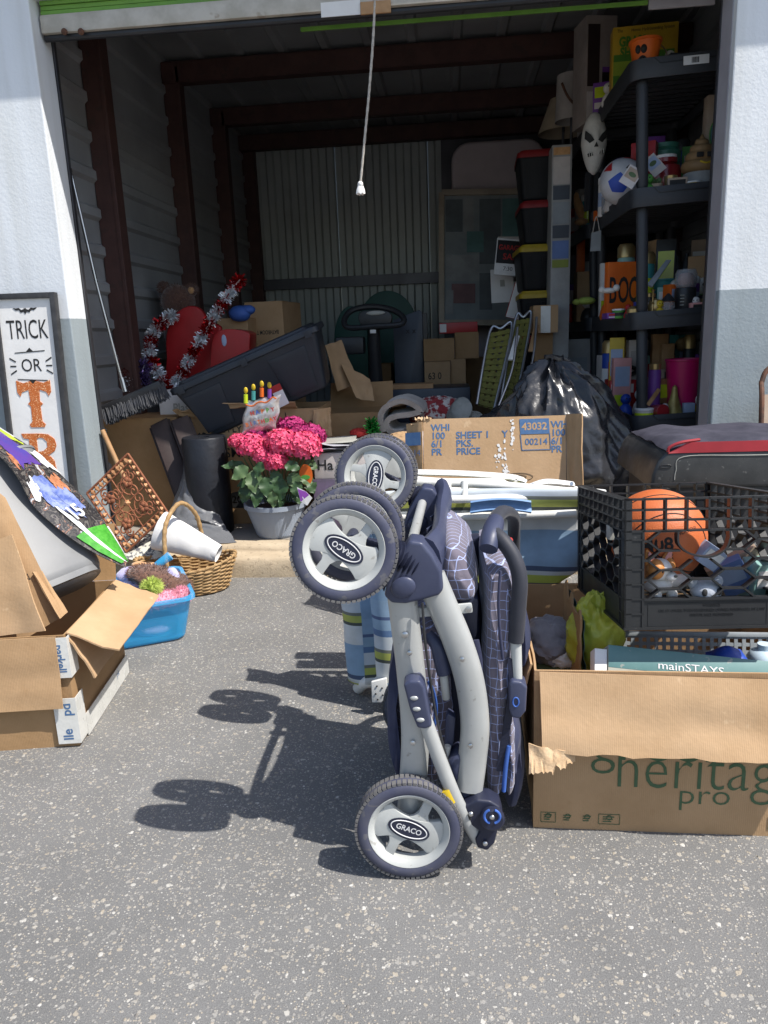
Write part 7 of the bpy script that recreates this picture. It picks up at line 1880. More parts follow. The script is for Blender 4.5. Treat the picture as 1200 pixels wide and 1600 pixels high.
def item(name, label, cat, px, py, v, zfloor=None):
    p = at(px, py, v=v)
    if zfloor is not None: p.z = zfloor
    return T(name, label, cat, tuple(p))
def jar(name, label, cat, px, v, tier, prof, mat, seg=24, extra=(), dz=0):
    """lathe thing standing on a shelf; prof in metres"""
    e = item(name, label, cat, px, 300, v); p = at(px, 300, v=v)
    zf = ZT[tier] - .025 + dz; x = at_z(px, v, zf)
    e.matrix_world = Matrix.Translation((x, v, zf)); MAT[e] = e.matrix_world.copy() if False else Matrix.Translation((x, v, zf))
    mb = MB(e); mb.lathe(prof, seg=seg); mb.build('body', mat, smooth=40)
    for nm, pr, mt_ in extra: mb = MB(e); mb.lathe(pr, seg=seg); mb.build(nm, mt_, smooth=40)
    return e
def at_z(px, v, z):
    """u of the point at photo column px, depth v and height z"""
    y0, y1 = 0.0, 1600.0
    for _ in range(40):
        ym = (y0 + y1) / 2
        if at(px, ym, v=v).z > z: y0 = ym
        else: y1 = ym
    return at(px, (y0 + y1) / 2, v=v).x
def sbox(name, label, cat, x0, x1, y0, v, tier, d, mat, rz=0, prints=(), z1=None, tilt=0):
    zf = ZT[tier] - .025; xa, xb = at_z(x0, v, zf + .05), at_z(x1, v, zf + .05); zt = at((x0 + x1) / 2, y0, v=v).z
    w, h = xb - xa, zt - zf
    e = T(name, label, cat, m=Matrix.Translation(((xa + xb) / 2, v, zf)) @ frame(rot=(0, tilt, rz)))
    mb = MB(e); mb.bb((-w / 2, 0, 0), (w / 2, d, h)); mb.build('box', mat, bevel=.003)
    for i, (a0, a1, b0, b1, mt_) in enumerate(prints):
        mb = MB(e); mb.bb((-w / 2 + w * a0, -.0008 - .0004 * i, h * b0), (-w / 2 + w * a1, -.0002, h * b1)); mb.build('print', mt_, smooth=0)
    return e, w, h
# --- top tier
D('kit_yellow', (.55, .36, .03), .4, (.45, .28, .02), 6); D('kit_green', (.09, .24, .03), .4, (.06, .18, .02), 6); D('kit_lime', (.3, .42, .04), .4); D('tan_box', (.35, .3, .27), .7)
e, w, h = sbox('kit_box', 'yellow and green kit box standing on the top shelf', 'box', 956, 1056, 38, 4.42, 0, .1, 'kit_yellow', rz=-4, prints=((.02, .55, .02, .6, 'kit_green'), (.02, .3, .3, .5, 'kit_lime'), (.6, .95, .3, .62, 'kit_green')))
for s_, sz, x, z in (('The        Home Hydroseeding System', .022, 0, h - .022), ): text(e, s_, sz, Matrix.Translation((x, -.003, z)) @ Matrix.Rotation(R(90), 4, 'X'), 'ink_black', sx=.85)
for s_, z in (('GRASS', h - .075), ('SHOT', h - .125)): text(e, s_, .062, Matrix.Translation((-w / 2 + .1, -.0035, z)) @ Matrix.Rotation(R(90), 4, 'X'), 'kit_green', sx=.75, bold=.003)
for z in (.3, .12):
    mb = MB(e); mb.m = Matrix.Translation((-w / 2 + .085, -.004, h * z)) @ Matrix.Rotation(R(90), 4, 'X'); mb.poly([(x, y, 0) for x, y in oval(.045, .045)], .001, (0, 0, 1)); mb.build('print', 'kit_lime' if z > .2 else 'kit_green', smooth=0)
def bucket(name, label, px, v, tier, r0, r1, h, mat, rim=True, cat='bucket'):
    e = jar(name, label, cat, px, v, tier, [(r0 * .9, 0), (r0, .004), (r1, h - .012), (r1 + .005, h - .01), (r1 + .005, h), (r1 - .002, h), (r0 - .002, .01)], mat)
    return e
e = bucket('treat_bucket', 'small orange pumpkin bucket with cut face on the top shelf', 1007, 4.05, 0, .052, .072, .13, 'orange')
for px, py, sx_, sz_ in ((.0, .08, .016, .02), (-.035, .082, .012, .02)):
    mb = MB(e); a_ = -1.9 + px * 12; mb.ell((.062 * math.cos(a_), .062 * math.sin(a_), py), (.015, .012, .02), 14, 10); mb.build('eye', 'ink_black')
mb = MB(e); mb.tube(spline([(.062 * math.cos(a), .062 * math.sin(a), .035 + .012 * math.cos((a + 2.0) * 6)) for a in [-2.6 + .15 * i for i in range(9)]], 3), .006, 6); mb.build('grin', 'ink_black')
mb = MB(e); mb.tube(spline([(.072, 0, .11), (.09, -.05, .05), (.05, -.085, .0)], 5), .003, 6); mb.build('handle', 'steel')
e, w, h = sbox('photo_carton', 'tall pale carton with purple band on the top shelf', 'carton', 912, 962, 24, 4.95, 0, .2, 'tan_box', rz=12, prints=((.55, .98, .02, .5, 'sign_black'), (.55, .98, .48, .53, 'purple'), (.06, .45, .35, .92, 'frame_brown'), (.06, .45, .02, .3, 'cream')))
mb = MB(e); mb.m = Matrix.Translation((w * .26, -.004, h * .28)) @ Matrix.Rotation(R(90), 4, 'X'); mb.poly([(.03 * math.cos(t), .03 * math.sin(t), 0) for t in [R(60 + 24 * i) for i in range(11)]] + [(.012 + .022 * math.cos(t), .022 * math.sin(t), 0) for t in [R(290 - 24 * i) for i in range(10)]], .001, (0, 0, 1)); mb.build('moon_print', 'ink_white', smooth=0)
D('shade_cloth', (.4, .37, .34), .85); D('shade_cream', (.42, .34, .24), .85)
for lab, px, py0, py1, v, r0, r1, mt_ in (('white drum lampshade above the far shelf', 893, 118, 190, 5.3, .095, .105, 'shade_cloth'), ('cream cone lampshade below the white one', 880, 155, 208, 5.6, .09, .17, 'shade_cream')):
    p, q = at(px, py0, v=v), at(px, py1, v=v); e = T('lamp_shade', lab, 'lampshade', tuple(q)); h = p.z - q.z
    mb = MB(e); mb.lathe([(r1, 0), (r0, h), (r0 - .003, h), (r1 - .003, 0)], seg=32, cap=False); mb.build('shade', mt_, smooth=60)
    mb = MB(e); mb.tube([(0, 0, -.4), (0, 0, h * .8)], .01, 8); mb.build('lamp_stem', 'dark_steel')
e = T('brown_cable', 'brown cord looped over the white lampshade', 'cord', tuple(at(890, 150, v=5.18))); mb = MB(e, w=True); mb.tube(spline([at(878, 130, v=5.18), at(887, 150, v=5.16), at(900, 163, v=5.17), at(912, 150, v=5.2)], 6), .008, 8); mb.build('cord', 'rust')
# skull mask hanging on the post, robe below
D('bone', (.62, .6, .55), .6, (.52, .5, .46), 20, bump=.3, bs=60)
mk = T('skull_mask', 'white rubber skull mask hanging from the shelf post', 'mask', tuple(at(928, 225, v=4.7)))
def skf(p, n):
    k = 1 - .18 * max(0, -n.z) - .1 * abs(n.x) * max(0, -n.z)
    for ex in (-.4, .42):
        d = (V(n.x, n.y, n.z) - V(ex, -.85, .18).normalized()).length; k -= .16 * math.exp(-(d / .2) ** 2)
    return V(p.x * k, p.y * k, p.z)
mb = MB(mk); mb.ell((0, 0, 0), (.072, .075, .165), 40, 30, fn=skf); mb.build('face', 'bone', smooth=70)
for s in (-1, 1):
    mb = MB(mk); mb.poly([(s * .01, -.074, .005), (s * .03, -.07, .035), (s * .058, -.058, .06), (s * .06, -.055, .02), (s * .035, -.068, -.008)], .02, (0, -1, 0)); mb.build('eye_hole', 'ink_black', smooth=0)
mb = MB(mk); mb.poly([(-.012, -.077, -.03), (.012, -.077, -.03), (0, -.078, -.005)], .012, (0, -1, 0)); mb.build('nose_hole', 'ink_black', smooth=0)
mb = MB(mk); mb.poly([(-.045, -.063, -.062), (.05, -.061, -.045), (.05, -.058, -.06), (-.04, -.061, -.078)], .012, (0, -1, 0)); mo = mb.build('mouth', 'ink_black', smooth=0)
for k in range(7): mb = MB(mk); mb.box((-.036 + k * .013, -.0655, -.066 + k * .0024), (.004, .004, .026)); mb.build('tooth', 'bone', mo)
rb_ = T('black_robe', 'black cloth robe hanging under the skull mask', 'robe', tuple(at(928, 330, v=4.72))); D('black_cloth', (.012, .012, .014), .9, bump=.4, bs=150)
mb = MB(rb_, w=True); mb.grid(lambda a, b: at(914 + 26 * a - 2 * b, 270 + 60 * b, v=4.72) + V(0, .02 * math.sin(a * 16), 0), 24, 10, .01); mb.build('cloth', 'black_cloth', smooth=60)
# --- second tier
D('ball_white', (.6, .6, .62), .35)
bl = T('play_ball', 'red white and blue ball on the second shelf', 'ball', (at_z(972, 4.28, ZT[1] + .1), 4.28, ZT[1] - .025 + .115)); 
mb = MB(bl); mb.ell((0, 0, 0), (.115, .115, .115), 36, 24); mb.build('ball', 'ball_white', smooth=70)
bc_ = MAT[bl].translation
def ballpatch(px, py, rad, mat, sides=5, rot=0):
    m = on_ball(bc_, .115, px, py, rot); mb = MB(bl); pts = []
    for k in range(40):
        t = 2 * math.pi * k / 40; a = math.pi / sides; rr = rad * math.cos(a) / math.cos((t % (2 * a)) - a)
        p = m @ V(rr * math.cos(t), rr * math.sin(t), 0); d = (p - bc_).normalized(); pts.append(d * .1163)
    c = (m.translation - bc_).normalized() * .1163; vs_ = list(pts)
    for f in (.75, .5, .25): vs_ += [(c.lerp(p, f)).normalized() * .1163 for p in pts]
    mb.add(vs_ + [c], [(r_ * 40 + k, r_ * 40 + (k + 1) % 40, (r_ + 1) * 40 + (k + 1) % 40, (r_ + 1) * 40 + k) for r_ in range(3) for k in range(40)] + [(120 + k, 120 + (k + 1) % 40, 160) for k in range(40)]); mb.build('panel', mat, smooth=70)
ballpatch(966, 290, .062, 'blue_plastic', 5, 20); ballpatch(951, 262, .04, 'red_plastic', 3, 40); ballpatch(966, 238, .042, 'purple', 4, 10); ballpatch(988, 246, .05, 'chest_red', 5, 0); ballpatch(984, 262, .02, 'ink_black', 4, 0)
D('lantern_red', (.28, .02, .025), .3, coat=.4); D('lantern_green', (.06, .22, .16), .4); D('gold', (.5, .36, .16), .35, metal=.7); D('glass', (.5, .52, .54), .08, alpha=.35)
jar('glass_lantern', 'green metal lantern behind the red one on the second shelf', 'lantern', 1034, 4.42, 1, [(.07, 0), (.085, .02), (.085, .27), (.07, .285), (.075, .29), (.075, .31), (0, .315)], 'lantern_green')
e = jar('glass_lantern', 'red faceted glass lantern on the second shelf', 'lantern', 1037, 4.22, 1, [(.06, 0), (.075, .02), (.085, .1), (.075, .16), (.05, .175), (.06, .18), (.06, .2), (0, .2)], 'lantern_red', seg=10, extra=[('collar', [(.056, .201), (.056, .215), (0, .216)], 'paper')])
jar('gold_cup', 'small gold tumbler on the second shelf', 'cup', 1047, 4.04, 1, [(.024, 0), (.032, .085), (.03, .085), (.022, .006)], 'gold')
for lab, px, sc_, mt_ in (('pink pot with a succulent on the second shelf', 1024, 1, 'tan_card'), ('tiny white pot with green sprig on the second shelf', 1066, .7, 'paper')):
    e = jar('plant_pot', lab, 'potted plant', px, 4.03, 1, [(.022 * sc_, 0), (.033 * sc_, .05 * sc_), (.03 * sc_, .05 * sc_), (.02 * sc_, .045 * sc_)], mt_)
    mb = MB(e)
    for k in range(14): a = k * 2.4; mb.ell((.015 * sc_ * math.cos(a), .015 * sc_ * math.sin(a), (.055 + .001 * k) * sc_), (.012 * sc_, .005, .012 * sc_), 8, 6, rot=(0, 20, math.degrees(a)))
    mb.build('succulent', 'leaf_pale')
D('swirl_brown', (.3, .18, .08), .6, (.25, .15, .065), 9)
e = jar('swirl_figure', 'brown swirl shaped figure with sunglasses on a white tub', 'figure', 1092, 4.12, 1, [(.07, 0), (.075, .005), (.082, .1), (.078, .105), (0, .106)], 'carton_white')
mb = MB(e)
for z, r_, t_ in ((.135, .062, .032), (.178, .048, .028), (.215, .032, .024), (.245, .014, .02)): mb.tube([(r_ * math.cos(a * .3), r_ * math.sin(a * .3), z + .004 * math.sin(a * .3)) for a in range(21)], t_, 12, closed=True)
mb.lathe([(.02, .24), (.014, .265), (.003, .285)], seg=12); mb.lathe([(.06, .11), (.06, .2), (.03, .24), (0, .25)], seg=16); mb.build('swirl', 'swirl_brown', smooth=70)
for x in (-.028, .022): mb = MB(e); mb.box((x, -.073 - .004 * (x < 0), .178), (.034, .01, .024)); mb.build('lens', 'ink_black', bevel=.005)
mb = MB(e); mb.tube([(x, -.093 + abs(x) * .2, .136 + 12 * x * x) for x in (-.03, -.015, 0, .015, .03)], .005, 6); mb.build('smile', 'yellow_plastic')
for i, (px, py, rot) in enumerate(((1022, 258, 38), (986, 276, -35))):
    e = T('print_card', ('postcard with beach picture propped against the red lantern', 'postcard tucked under the ball beside the post')[i], 'card', tuple(at(px, py, v=4.0))); m = axes(at(px, py, v=3.985 + .1 * (1 - i)), (1, 0, 0), (0, .25, 1)) @ Matrix.Rotation(R(rot), 4, 'Z')
    mb = MB(e); mb.m = MAT[e].inverted() @ m; mb.box((0, 0, 0), (.075, .10, .002)); mb.build('card', 'cream', smooth=0)
    mb = MB(e); mb.m = MAT[e].inverted() @ m; mb.box((0, .012, .002), (.062, .055, .001)); mb.build('picture', 'pale_blue' if i == 0 else 'tan_card', smooth=0)
    mb = MB(e); mb.m = MAT[e].inverted() @ m; mb.ell((0, .01, .0026), (.02, .012, .001), 12, 6); mb.build('motif', 'leaf_pale', smooth=0)
e, w, h = sbox('round_tin', 'tan carton with green disc at the shelf end by the jamb', 'box', 1098, 1122, 148, 4.2, 1, .06, 'tan_card'); mb = MB(e); mb.m = Matrix.Translation((w * .3, -.004, h * .62)) @ Matrix.Rotation(R(90), 4, 'X'); mb.poly([(x, y, 0) for x, y in oval(.045, .075)], .003, (0, 0, 1)); mb.build('green_disc', 'p_teal'); mb = MB(e); mb.m = Matrix.Translation((w * .3, -.006, h * .62)) @ Matrix.Rotation(R(90), 4, 'X'); mb.tube([(x, y, 0) for x, y in oval(.043, .073)], .003, 6, closed=True); mb.build('disc_ring', 'green')
plush('deer_figure', 'tan wooden animal figure on the second shelf of the far unit', 905, 325, 5.4, [((0, 0, 0), (.03, .03, .08), (0, -18, 0)), ((.02, 0, -.09), (.05, .04, .025)), ((-.02, 0, .07), (.018, .02, .03))], 'fur_tan', cat='figure')
jar('glass_jar', 'clear glass jar beside the ball on the second shelf', 'jar', 948, 4.6, 1, [(.03, 0), (.034, .1), (.025, .12), (.025, .13), (.022, .13), (.03, .1), (.027, .005)], 'glass')
# --- third tier
e, w, h = sbox('boo_sign', 'orange block sign reading boo on the third shelf', 'sign', 946, 997, 409, 4.30, 2, .04, 'orange', rz=14)
for i, s_ in enumerate('BOO'): text(e, s_, .19, Matrix.Translation((-w / 2 + .03 + i * .062, -.003, h * .48)) @ Matrix.Rotation(R(90), 4, 'X'), 'ink_black', sx=.42, bold=.003)
e = jar('pumpkin_figure', 'orange pumpkin lantern with black grin behind the boo sign', 'pumpkin', 972, 4.55, 2, [(.03, .18), (.065, .2), (.072, .235), (.06, .27), (.02, .285), (.008, .3), (0, .3)], 'orange', extra=[('stand', [(.05, 0), (.05, .18), (0, .181)], 'cream')])
for x in (-.02, .02): mb = MB(e); mb.ell((x, -.064, .25), (.011, .008, .01), 10, 6); mb.build('eye', 'ink_black')
mb = MB(e); mb.tube([(x, -.07 + abs(x) * .25, .222 + 8 * x * x) for x in (-.035, -.018, 0, .018, .035)], .006, 6); mb.build('grin', 'ink_black')
bucket('teal_bucket', 'pale teal bucket behind the picture frame on the third shelf', 1030, 4.4, 2, .07, .085, .2, 'teal')
e = T('tabletop_picture', 'small silver photo frame leaning on the third shelf', 'picture frame', tuple(at(1028, 435, v=4.12))); c4 = [at(1040, 408, v=4.16), at(1048, 408, v=4.16), at(1018, 450, v=4.08), at(1010, 446, v=4.1)]; mb = MB(e, w=True); mb.poly(c4, .012); mb.build('frame', 'grey_mesh', bevel=.002)
mb = MB(e, w=True); q = [at(1012, 442, v=4.1), at(1040, 410, v=4.17), at(1044, 412, v=4.17), at(1018, 446, v=4.09)]; mb.poly([p + V(0, -.006, 0) for p in q], .002); mb.build('pane', 'pale_blue', smooth=0)
e, w, h = sbox('small_carton', 'plain carton at the right end of the third shelf', 'carton', 1072, 1102, 400, 4.3, 2, .15, 'cardboard', rz=-18)
e, w, h = sbox('small_carton', 'tilted open carton above the teal bucket on the third shelf', 'carton', 1020, 1046, 374, 4.6, 2, .1, 'cardboard', rz=15, tilt=0)
for i, (px, hh, lab) in enumerate(((1054, .33, 'tall black bottle left of the carton on the third shelf'), (1068, .34, 'tall black bottle right of its twin on the third shelf'))): jar('black_bottle', lab, 'bottle', px, 4.5, 2, [(.025, 0), (.03, .02), (.03, hh - .06), (.012, hh - .02), (.012, hh), (0, hh)], 'black_plastic')
e = jar('candle_lantern', 'black based glass lantern with flower print on the third shelf', 'lantern', 1069, 4.06, 2, [(.048, 0), (.055, .01), (.052, .13), (.05, .135), (0, .136)], 'black_plastic', extra=[('glass', [(.046, .137), (.055, .16), (.055, .2), (.045, .225), (.043, .225), (.052, .2), (.052, .16), (.043, .138)], 'glass'), ('flower_ball', [(.0, .14), (.035, .15), (.042, .18), (.03, .205), (0, .21)], 'dog_pink')])
mb = MB(e)
for k in range(4): mb.box((-.03, -.0535, .05 + k * .016), (.02, .003, .004))
mb.build('label_print', 'far_grey')
jar('gold_bust', 'small gold head ornament on the third shelf', 'ornament', 1022, 4.03, 2, [(.02, 0), (.035, .02), (.04, .05), (.03, .08), (0, .09)], 'gold')
jar('house_lantern', 'small clear jar with black roof on the third shelf', 'jar', 1043, 4.01, 2, [(.032, 0), (.036, .01), (.036, .06), (.03, .07), (0, .071)], 'glass', extra=[('roof', [(.04, .072), (.005, .11), (0, .11)], 'black_plastic')], seg=8)
jar('gold_candlestick', 'slim gold candlestick on the third shelf', 'candlestick', 1019, 3.99, 2, [(.02, 0), (.006, .01), (.004, .06), (.009, .065), (.004, .07), (.004, .12), (.012, .13), (0, .13)], 'gold')
jar('copper_ornament', 'copper pumpkin ornament beside the front post', 'ornament', 990, 4.04, 2, [(.02, 0), (.036, .015), (.036, .04), (.015, .055), (0, .056)], 'gold', seg=12)
e, w, h = sbox('brown_bag', 'brown kraft carton on the third shelf of the far unit', 'carton', 901, 932, 424, 5.3, 2, .15, 'cardboard')
e, w, h = sbox('white_carton', 'white carton with grey roll on the third shelf', 'carton', 908, 940, 408, 5.6, 2, .15, 'carton_white')
plush('green_cloth', 'bright green and white cloth on the front edge of the third shelf', 916, 470, 5.1, [((0, 0, 0), (.06, .04, .025)), ((-.06, 0, -.005), (.03, .03, .02))], 'fur_lime', cat='cloth')
jar('red_figurine', 'tiny red figurine at the far end of the third shelf', 'figurine', 890, 5.6, 2, [(.02, 0), (.03, .03), (.02, .07), (.025, .09), (.018, .12), (0, .13)], 'red_plastic')
plush('bone_ornament', 'pale bone ornament in front of the boo sign', 951, 454, 4.2, [((0, 0, 0), (.04, .02, .015)), ((-.035, 0, .005), (.018, .018, .018)), ((.04, 0, .012), (.018, .018, .018))], 'bone', cat='ornament')
e = T('hanging_tag', 'small pale wooden tag hanging on a loop from the shelf', 'tag', tuple(at(931, 385, v=4.72))); mb = MB(e, w=True); mb.poly([at(a, b, v=4.72) for a, b in ((924, 364), (939, 360), (938, 392), (922, 393))], .008); mb.build('board', 'grey_mesh'); mb = MB(e, w=True); mb.tube(spline([at(926, 364, v=4.715), at(932, 338, v=4.7), at(937, 362, v=4.715)], 6), .003, 6); mb.build('loop', 'rope')
e, w, h = sbox('orange_block', 'small orange block behind the hanging tag', 'box', 900, 912, 372, 5.5, 2, .05, 'orange')
# --- fourth tier
D('magenta', (.5, .01, .12), .35, (.42, .008, .1), 4)
bucket('magenta_bucket', 'tall magenta plastic bucket on the fourth shelf', 1066, 4.1, 3, .075, .098, .3, 'magenta')
jar('purple_bottle', 'purple bottle with gold cap on the fourth shelf', 'bottle', 1020, 4.06, 3, [(.03, 0), (.032, .01), (.032, .24), (.028, .25), (0, .25)], 'purple', extra=[('cap', [(.029, .251), (.029, .28), (0, .281)], 'gold')])
e, w, h = sbox('red_case', 'plain red plastic case on the fourth shelf behind the bag', 'case', 952, 993, 594, 4.3, 3, .15, 'red_plastic', prints=((.05, .9, .62, .88, 'paper'),))
e, w, h = sbox('toy_box', 'pale blue and white box on the fourth shelf', 'box', 960, 998, 556, 4.6, 3, .12, 'pale_blue')
e, w, h = sbox('toy_truck', 'small red toy box on the stack behind the front post', 'toy', 949, 973, 565, 4.5, 3, .08, 'red_plastic', prints=((.3, .7, .72, .95, 'orange'), (.0, 1, .0, .06, 'carton_white')))
e, w, h = sbox('orange_pack', 'orange packet at the back of the fourth shelf', 'packet', 972, 992, 537, 4.85, 3, .06, 'orange', rz=20)
e, w, h = sbox('white_machine', 'white boxed appliance on the fourth shelf of the far unit', 'appliance', 884, 922, 530, 5.25, 3, .2, 'carton_white', prints=((.15, .85, .2, .7, 'grey_mesh'),))
e, w, h = sbox('magenta_book', 'thin magenta book leaning on the far fourth shelf', 'book', 917, 927, 530, 5.2, 3, .15, 'magenta', tilt=8)
for i, (x0, x1, y0, lab) in enumerate(((1031, 1050, 537, 'lower wooden toy block on the fourth shelf'), (1016, 1040, 522, 'upper wooden toy block on a dowel'))):
    e, w, h = sbox('wooden_mallet', lab, 'wooden toy', x0, x1, y0, 4.35 + .06 * i, 3, .05, 'wood'); 
D('gold_bag', (.4, .32, .1), .4, (.28, .2, .06), 20, metal=.3); D('tan_pack', (.4, .32, .22), .6)
e, w, h = sbox('gold_pack', 'tan packet with picture on the fourth shelf', 'packet', 1030, 1050, 577, 4.16, 3, .04, 'tan_pack', prints=((.2, .8, .4, .7, 'red_plastic'), (.3, .7, .75, .95, 'ink_black')))
e = jar('gold_gown', 'gold cone shaped ornament wrapped in clear bag', 'ornament', 1052, 4.02, 3, [(.05, 0), (.045, .03), (.02, .11), (.012, .16), (0, .17)], 'gold_bag', seg=14)
e = T('red_tin', 'red round tin lying in front on the fourth shelf', 'tin', (at_z(1028, 4.0, ZT[3]), 4.0, ZT[3] + .012)); mb = MB(e); mb.lathe([(.036, -.05), (.036, .05), (.034, .052), (0, .053)], axis=(.25, -1, .1), seg=24); mb.build('tin', 'lantern_red', smooth=40)
e = T('wooden_stick', 'flat wooden stick leaning across the red tin', 'stick', tuple(at(1020, 620, v=3.98))); mb = MB(e, w=True); mb.bar(at(1012, 633, v=3.98), at(1030, 608, v=4.0), .008, .02); mb.build('stick', 'wood')
e, w, h = sbox('mint_box', 'small pale blue box under the magenta bucket rim', 'box', 1069, 1086, 630, 3.98, 3, .04, 'pale_blue')
plush('gold_basket', 'small tan basket of potpourri at the back of the fourth shelf', 1067, 538, 4.55, [((0, 0, 0), (.045, .04, .04))], 'lace', cat='basket')
e = T('power_adapter', 'coil of black cable on the blue box', 'cable', tuple(at(985, 580, v=4.35))); mb = MB(e, w=True)
for k in range(4): mb.tube([at(985 + (11 - k) * math.cos(t * .4), 579 + (7 - k) * math.sin(t * .4), v=4.33 + .006 * k) for t in range(16)], .006, 6, closed=True)
mb.build('cable', 'black_plastic')
# --- below
jar('blue_cone', 'blue funnel shaped bottle on the bottom shelf', 'bottle', 1060, 4.1, 4, [(.07, 0), (.07, .18), (.05, .28), (.02, .4), (.012, .44), (0, .44)], 'blue_plastic')
for i, (x0, x1, y0, mt_, lab) in enumerate(((962, 985, 712, 'rust', 'brown patterned box low on the bottom shelf'), (985, 1000, 705, 'orange', 'orange box beside the front post on the bottom shelf'), (960, 990, 745, 'blue_trim', 'blue box at the bottom of the shelf unit'), (1004, 1020, 690, 'cream', 'pale box right of the front post on the bottom shelf'))):
    sbox('boxed_game', lab, 'box', x0, x1, y0, 4.3 - .06 * i, 4, .12, mt_)
# --- the clutter between the larger pieces
tier_w = ('top', 'second', 'third', 'fourth', 'bottom')
CLR = {'red': 'red_plastic', 'cream': 'cream', 'teal': 'teal', 'orange': 'orange', 'green': 'green', 'blue': 'blue_plastic', 'purple': 'purple', 'gold': 'gold', 'white': 'dog_white', 'tan': 'tan_card', 'mint': 'mint', 'black': 'black_plastic', 'pink': 'dog_pink', 'yellow': 'yellow_plastic'}
SEC = ['paper', 'cream', 'ink_black', 'pale_blue', 'ink_red', 'print_lime']
fill = {0: ((940, 4.75, 'box', 'purple', .16), (928, 5.35, 'figure', 'black', .2), (915, 5.5, 'box', 'cream', .25), (976, 4.72, 'box', 'orange', .1), (1078, 4.55, 'tin', 'gold', .15), (950, 4.6, 'figure', 'white', .12)),
 1: ((898, 5.9, 'tin', 'red', .18), (908, 5.6, 'box', 'cream', .2), (918, 5.42, 'tin', 'teal', .16), (941, 4.82, 'box', 'orange', .14), (1080, 4.5, 'box', 'green', .2), (1062, 4.6, 'tin', 'blue', .24), (1016, 4.65, 'box', 'purple', .26), (996, 4.75, 'tin', 'gold', .2), (1003, 4.1, 'figure', 'pink', .08), (1082, 4.0, 'tin', 'yellow', .05)),
 2: ((1010, 4.72, 'box', 'red', .24), (1050, 4.75, 'tin', 'white', .2), (1088, 4.6, 'box', 'tan', .3), (1098, 4.12, 'tin', 'gold', .1), (1006, 4.1, 'box', 'blue', .08), (953, 4.72, 'figure', 'orange', .22), (936, 5.3, 'box', 'teal', .2), (926, 5.5, 'tin', 'red', .22), (913, 5.72, 'figure', 'cream', .2), (899, 5.9, 'box', 'purple', .18), (981, 4.1, 'figure', 'red', .07), (966, 4.16, 'tin', 'green', .05), (1086, 4.02, 'figure', 'white', .09), (1057, 4.3, 'figure', 'pink', .2), (958, 4.18, 'box', 'purple', .03), (1040, 4.28, 'box', 'mint', .1)),
 3: ((1000, 4.5, 'box', 'mint', .2), (1042, 4.55, 'tin', 'red', .24), (1086, 4.42, 'box', 'purple', .2), (1010, 4.7, 'figure', 'orange', .3), (946, 4.82, 'box', 'cream', .2), (936, 5.3, 'tin', 'gold', .2), (927, 5.45, 'box', 'orange', .24), (911, 5.6, 'figure', 'red', .2), (898, 5.8, 'tin', 'teal', .22), (977, 4.18, 'figure', 'blue', .12), (1006, 4.0, 'tin', 'cream', .06), (962, 4.35, 'box', 'yellow', .3), (1060, 4.65, 'box', 'teal', .34), (1038, 4.0, 'figure', 'black', .08), (982, 4.75, 'figure', 'pink', .3)),
 4: ((1030, 4.2, 'box', 'red', .25), (1082, 4.2, 'box', 'cream', .3), (986, 4.6, 'tin', 'teal', .3), (951, 4.9, 'box', 'orange', .25), (1045, 4.5, 'figure', 'white', .3))}
more = {1: ((1012, 4.02, 'figure', 'green', .1), (1056, 4.02, 'box', 'tan', .07), (957, 4.5, 'figure', 'cream', .16), (944, 4.68, 'tin', 'white', .14), (1004, 4.35, 'box', 'red', .2)),
 2: ((1012, 4.05, 'tin', 'black', .12), (1030, 4.0, 'figure', 'yellow', .08), (1052, 4.14, 'box', 'orange', .16), (1080, 4.2, 'tin', 'purple', .2), (1097, 4.3, 'figure', 'green', .2), (1006, 4.3, 'tin', 'teal', .22), (947, 4.9, 'box', 'white', .22), (1036, 4.5, 'box', 'black', .3), (1094, 4.0, 'box', 'pink', .06), (975, 4.62, 'tin', 'mint', .3), (918, 5.3, 'figure', 'black', .16)),
 3: ((1048, 4.16, 'figure', 'white', .16), (1030, 4.12, 'box', 'gold', .2), (1012, 4.2, 'tin', 'green', .2), (1088, 4.05, 'figure', 'yellow', .12), (1000, 4.25, 'figure', 'cream', .14), (952, 4.55, 'tin', 'blue', .26), (990, 4.4, 'box', 'white', .26), (1072, 4.4, 'tin', 'black', .36), (940, 4.95, 'figure', 'tan', .2), (922, 5.35, 'tin', 'purple', .2), (905, 5.35, 'box', 'black', .2), (968, 4.3, 'box', 'pink', .2)),
 0: ((1045, 4.1, 'figure', 'orange', .1), (1062, 4.08, 'box', 'black', .07), (966, 4.62, 'tin', 'white', .12), (932, 5.25, 'tin', 'orange', .16))}
for k_ in more: fill[k_] = fill[k_] + more[k_]
random.seed(21)
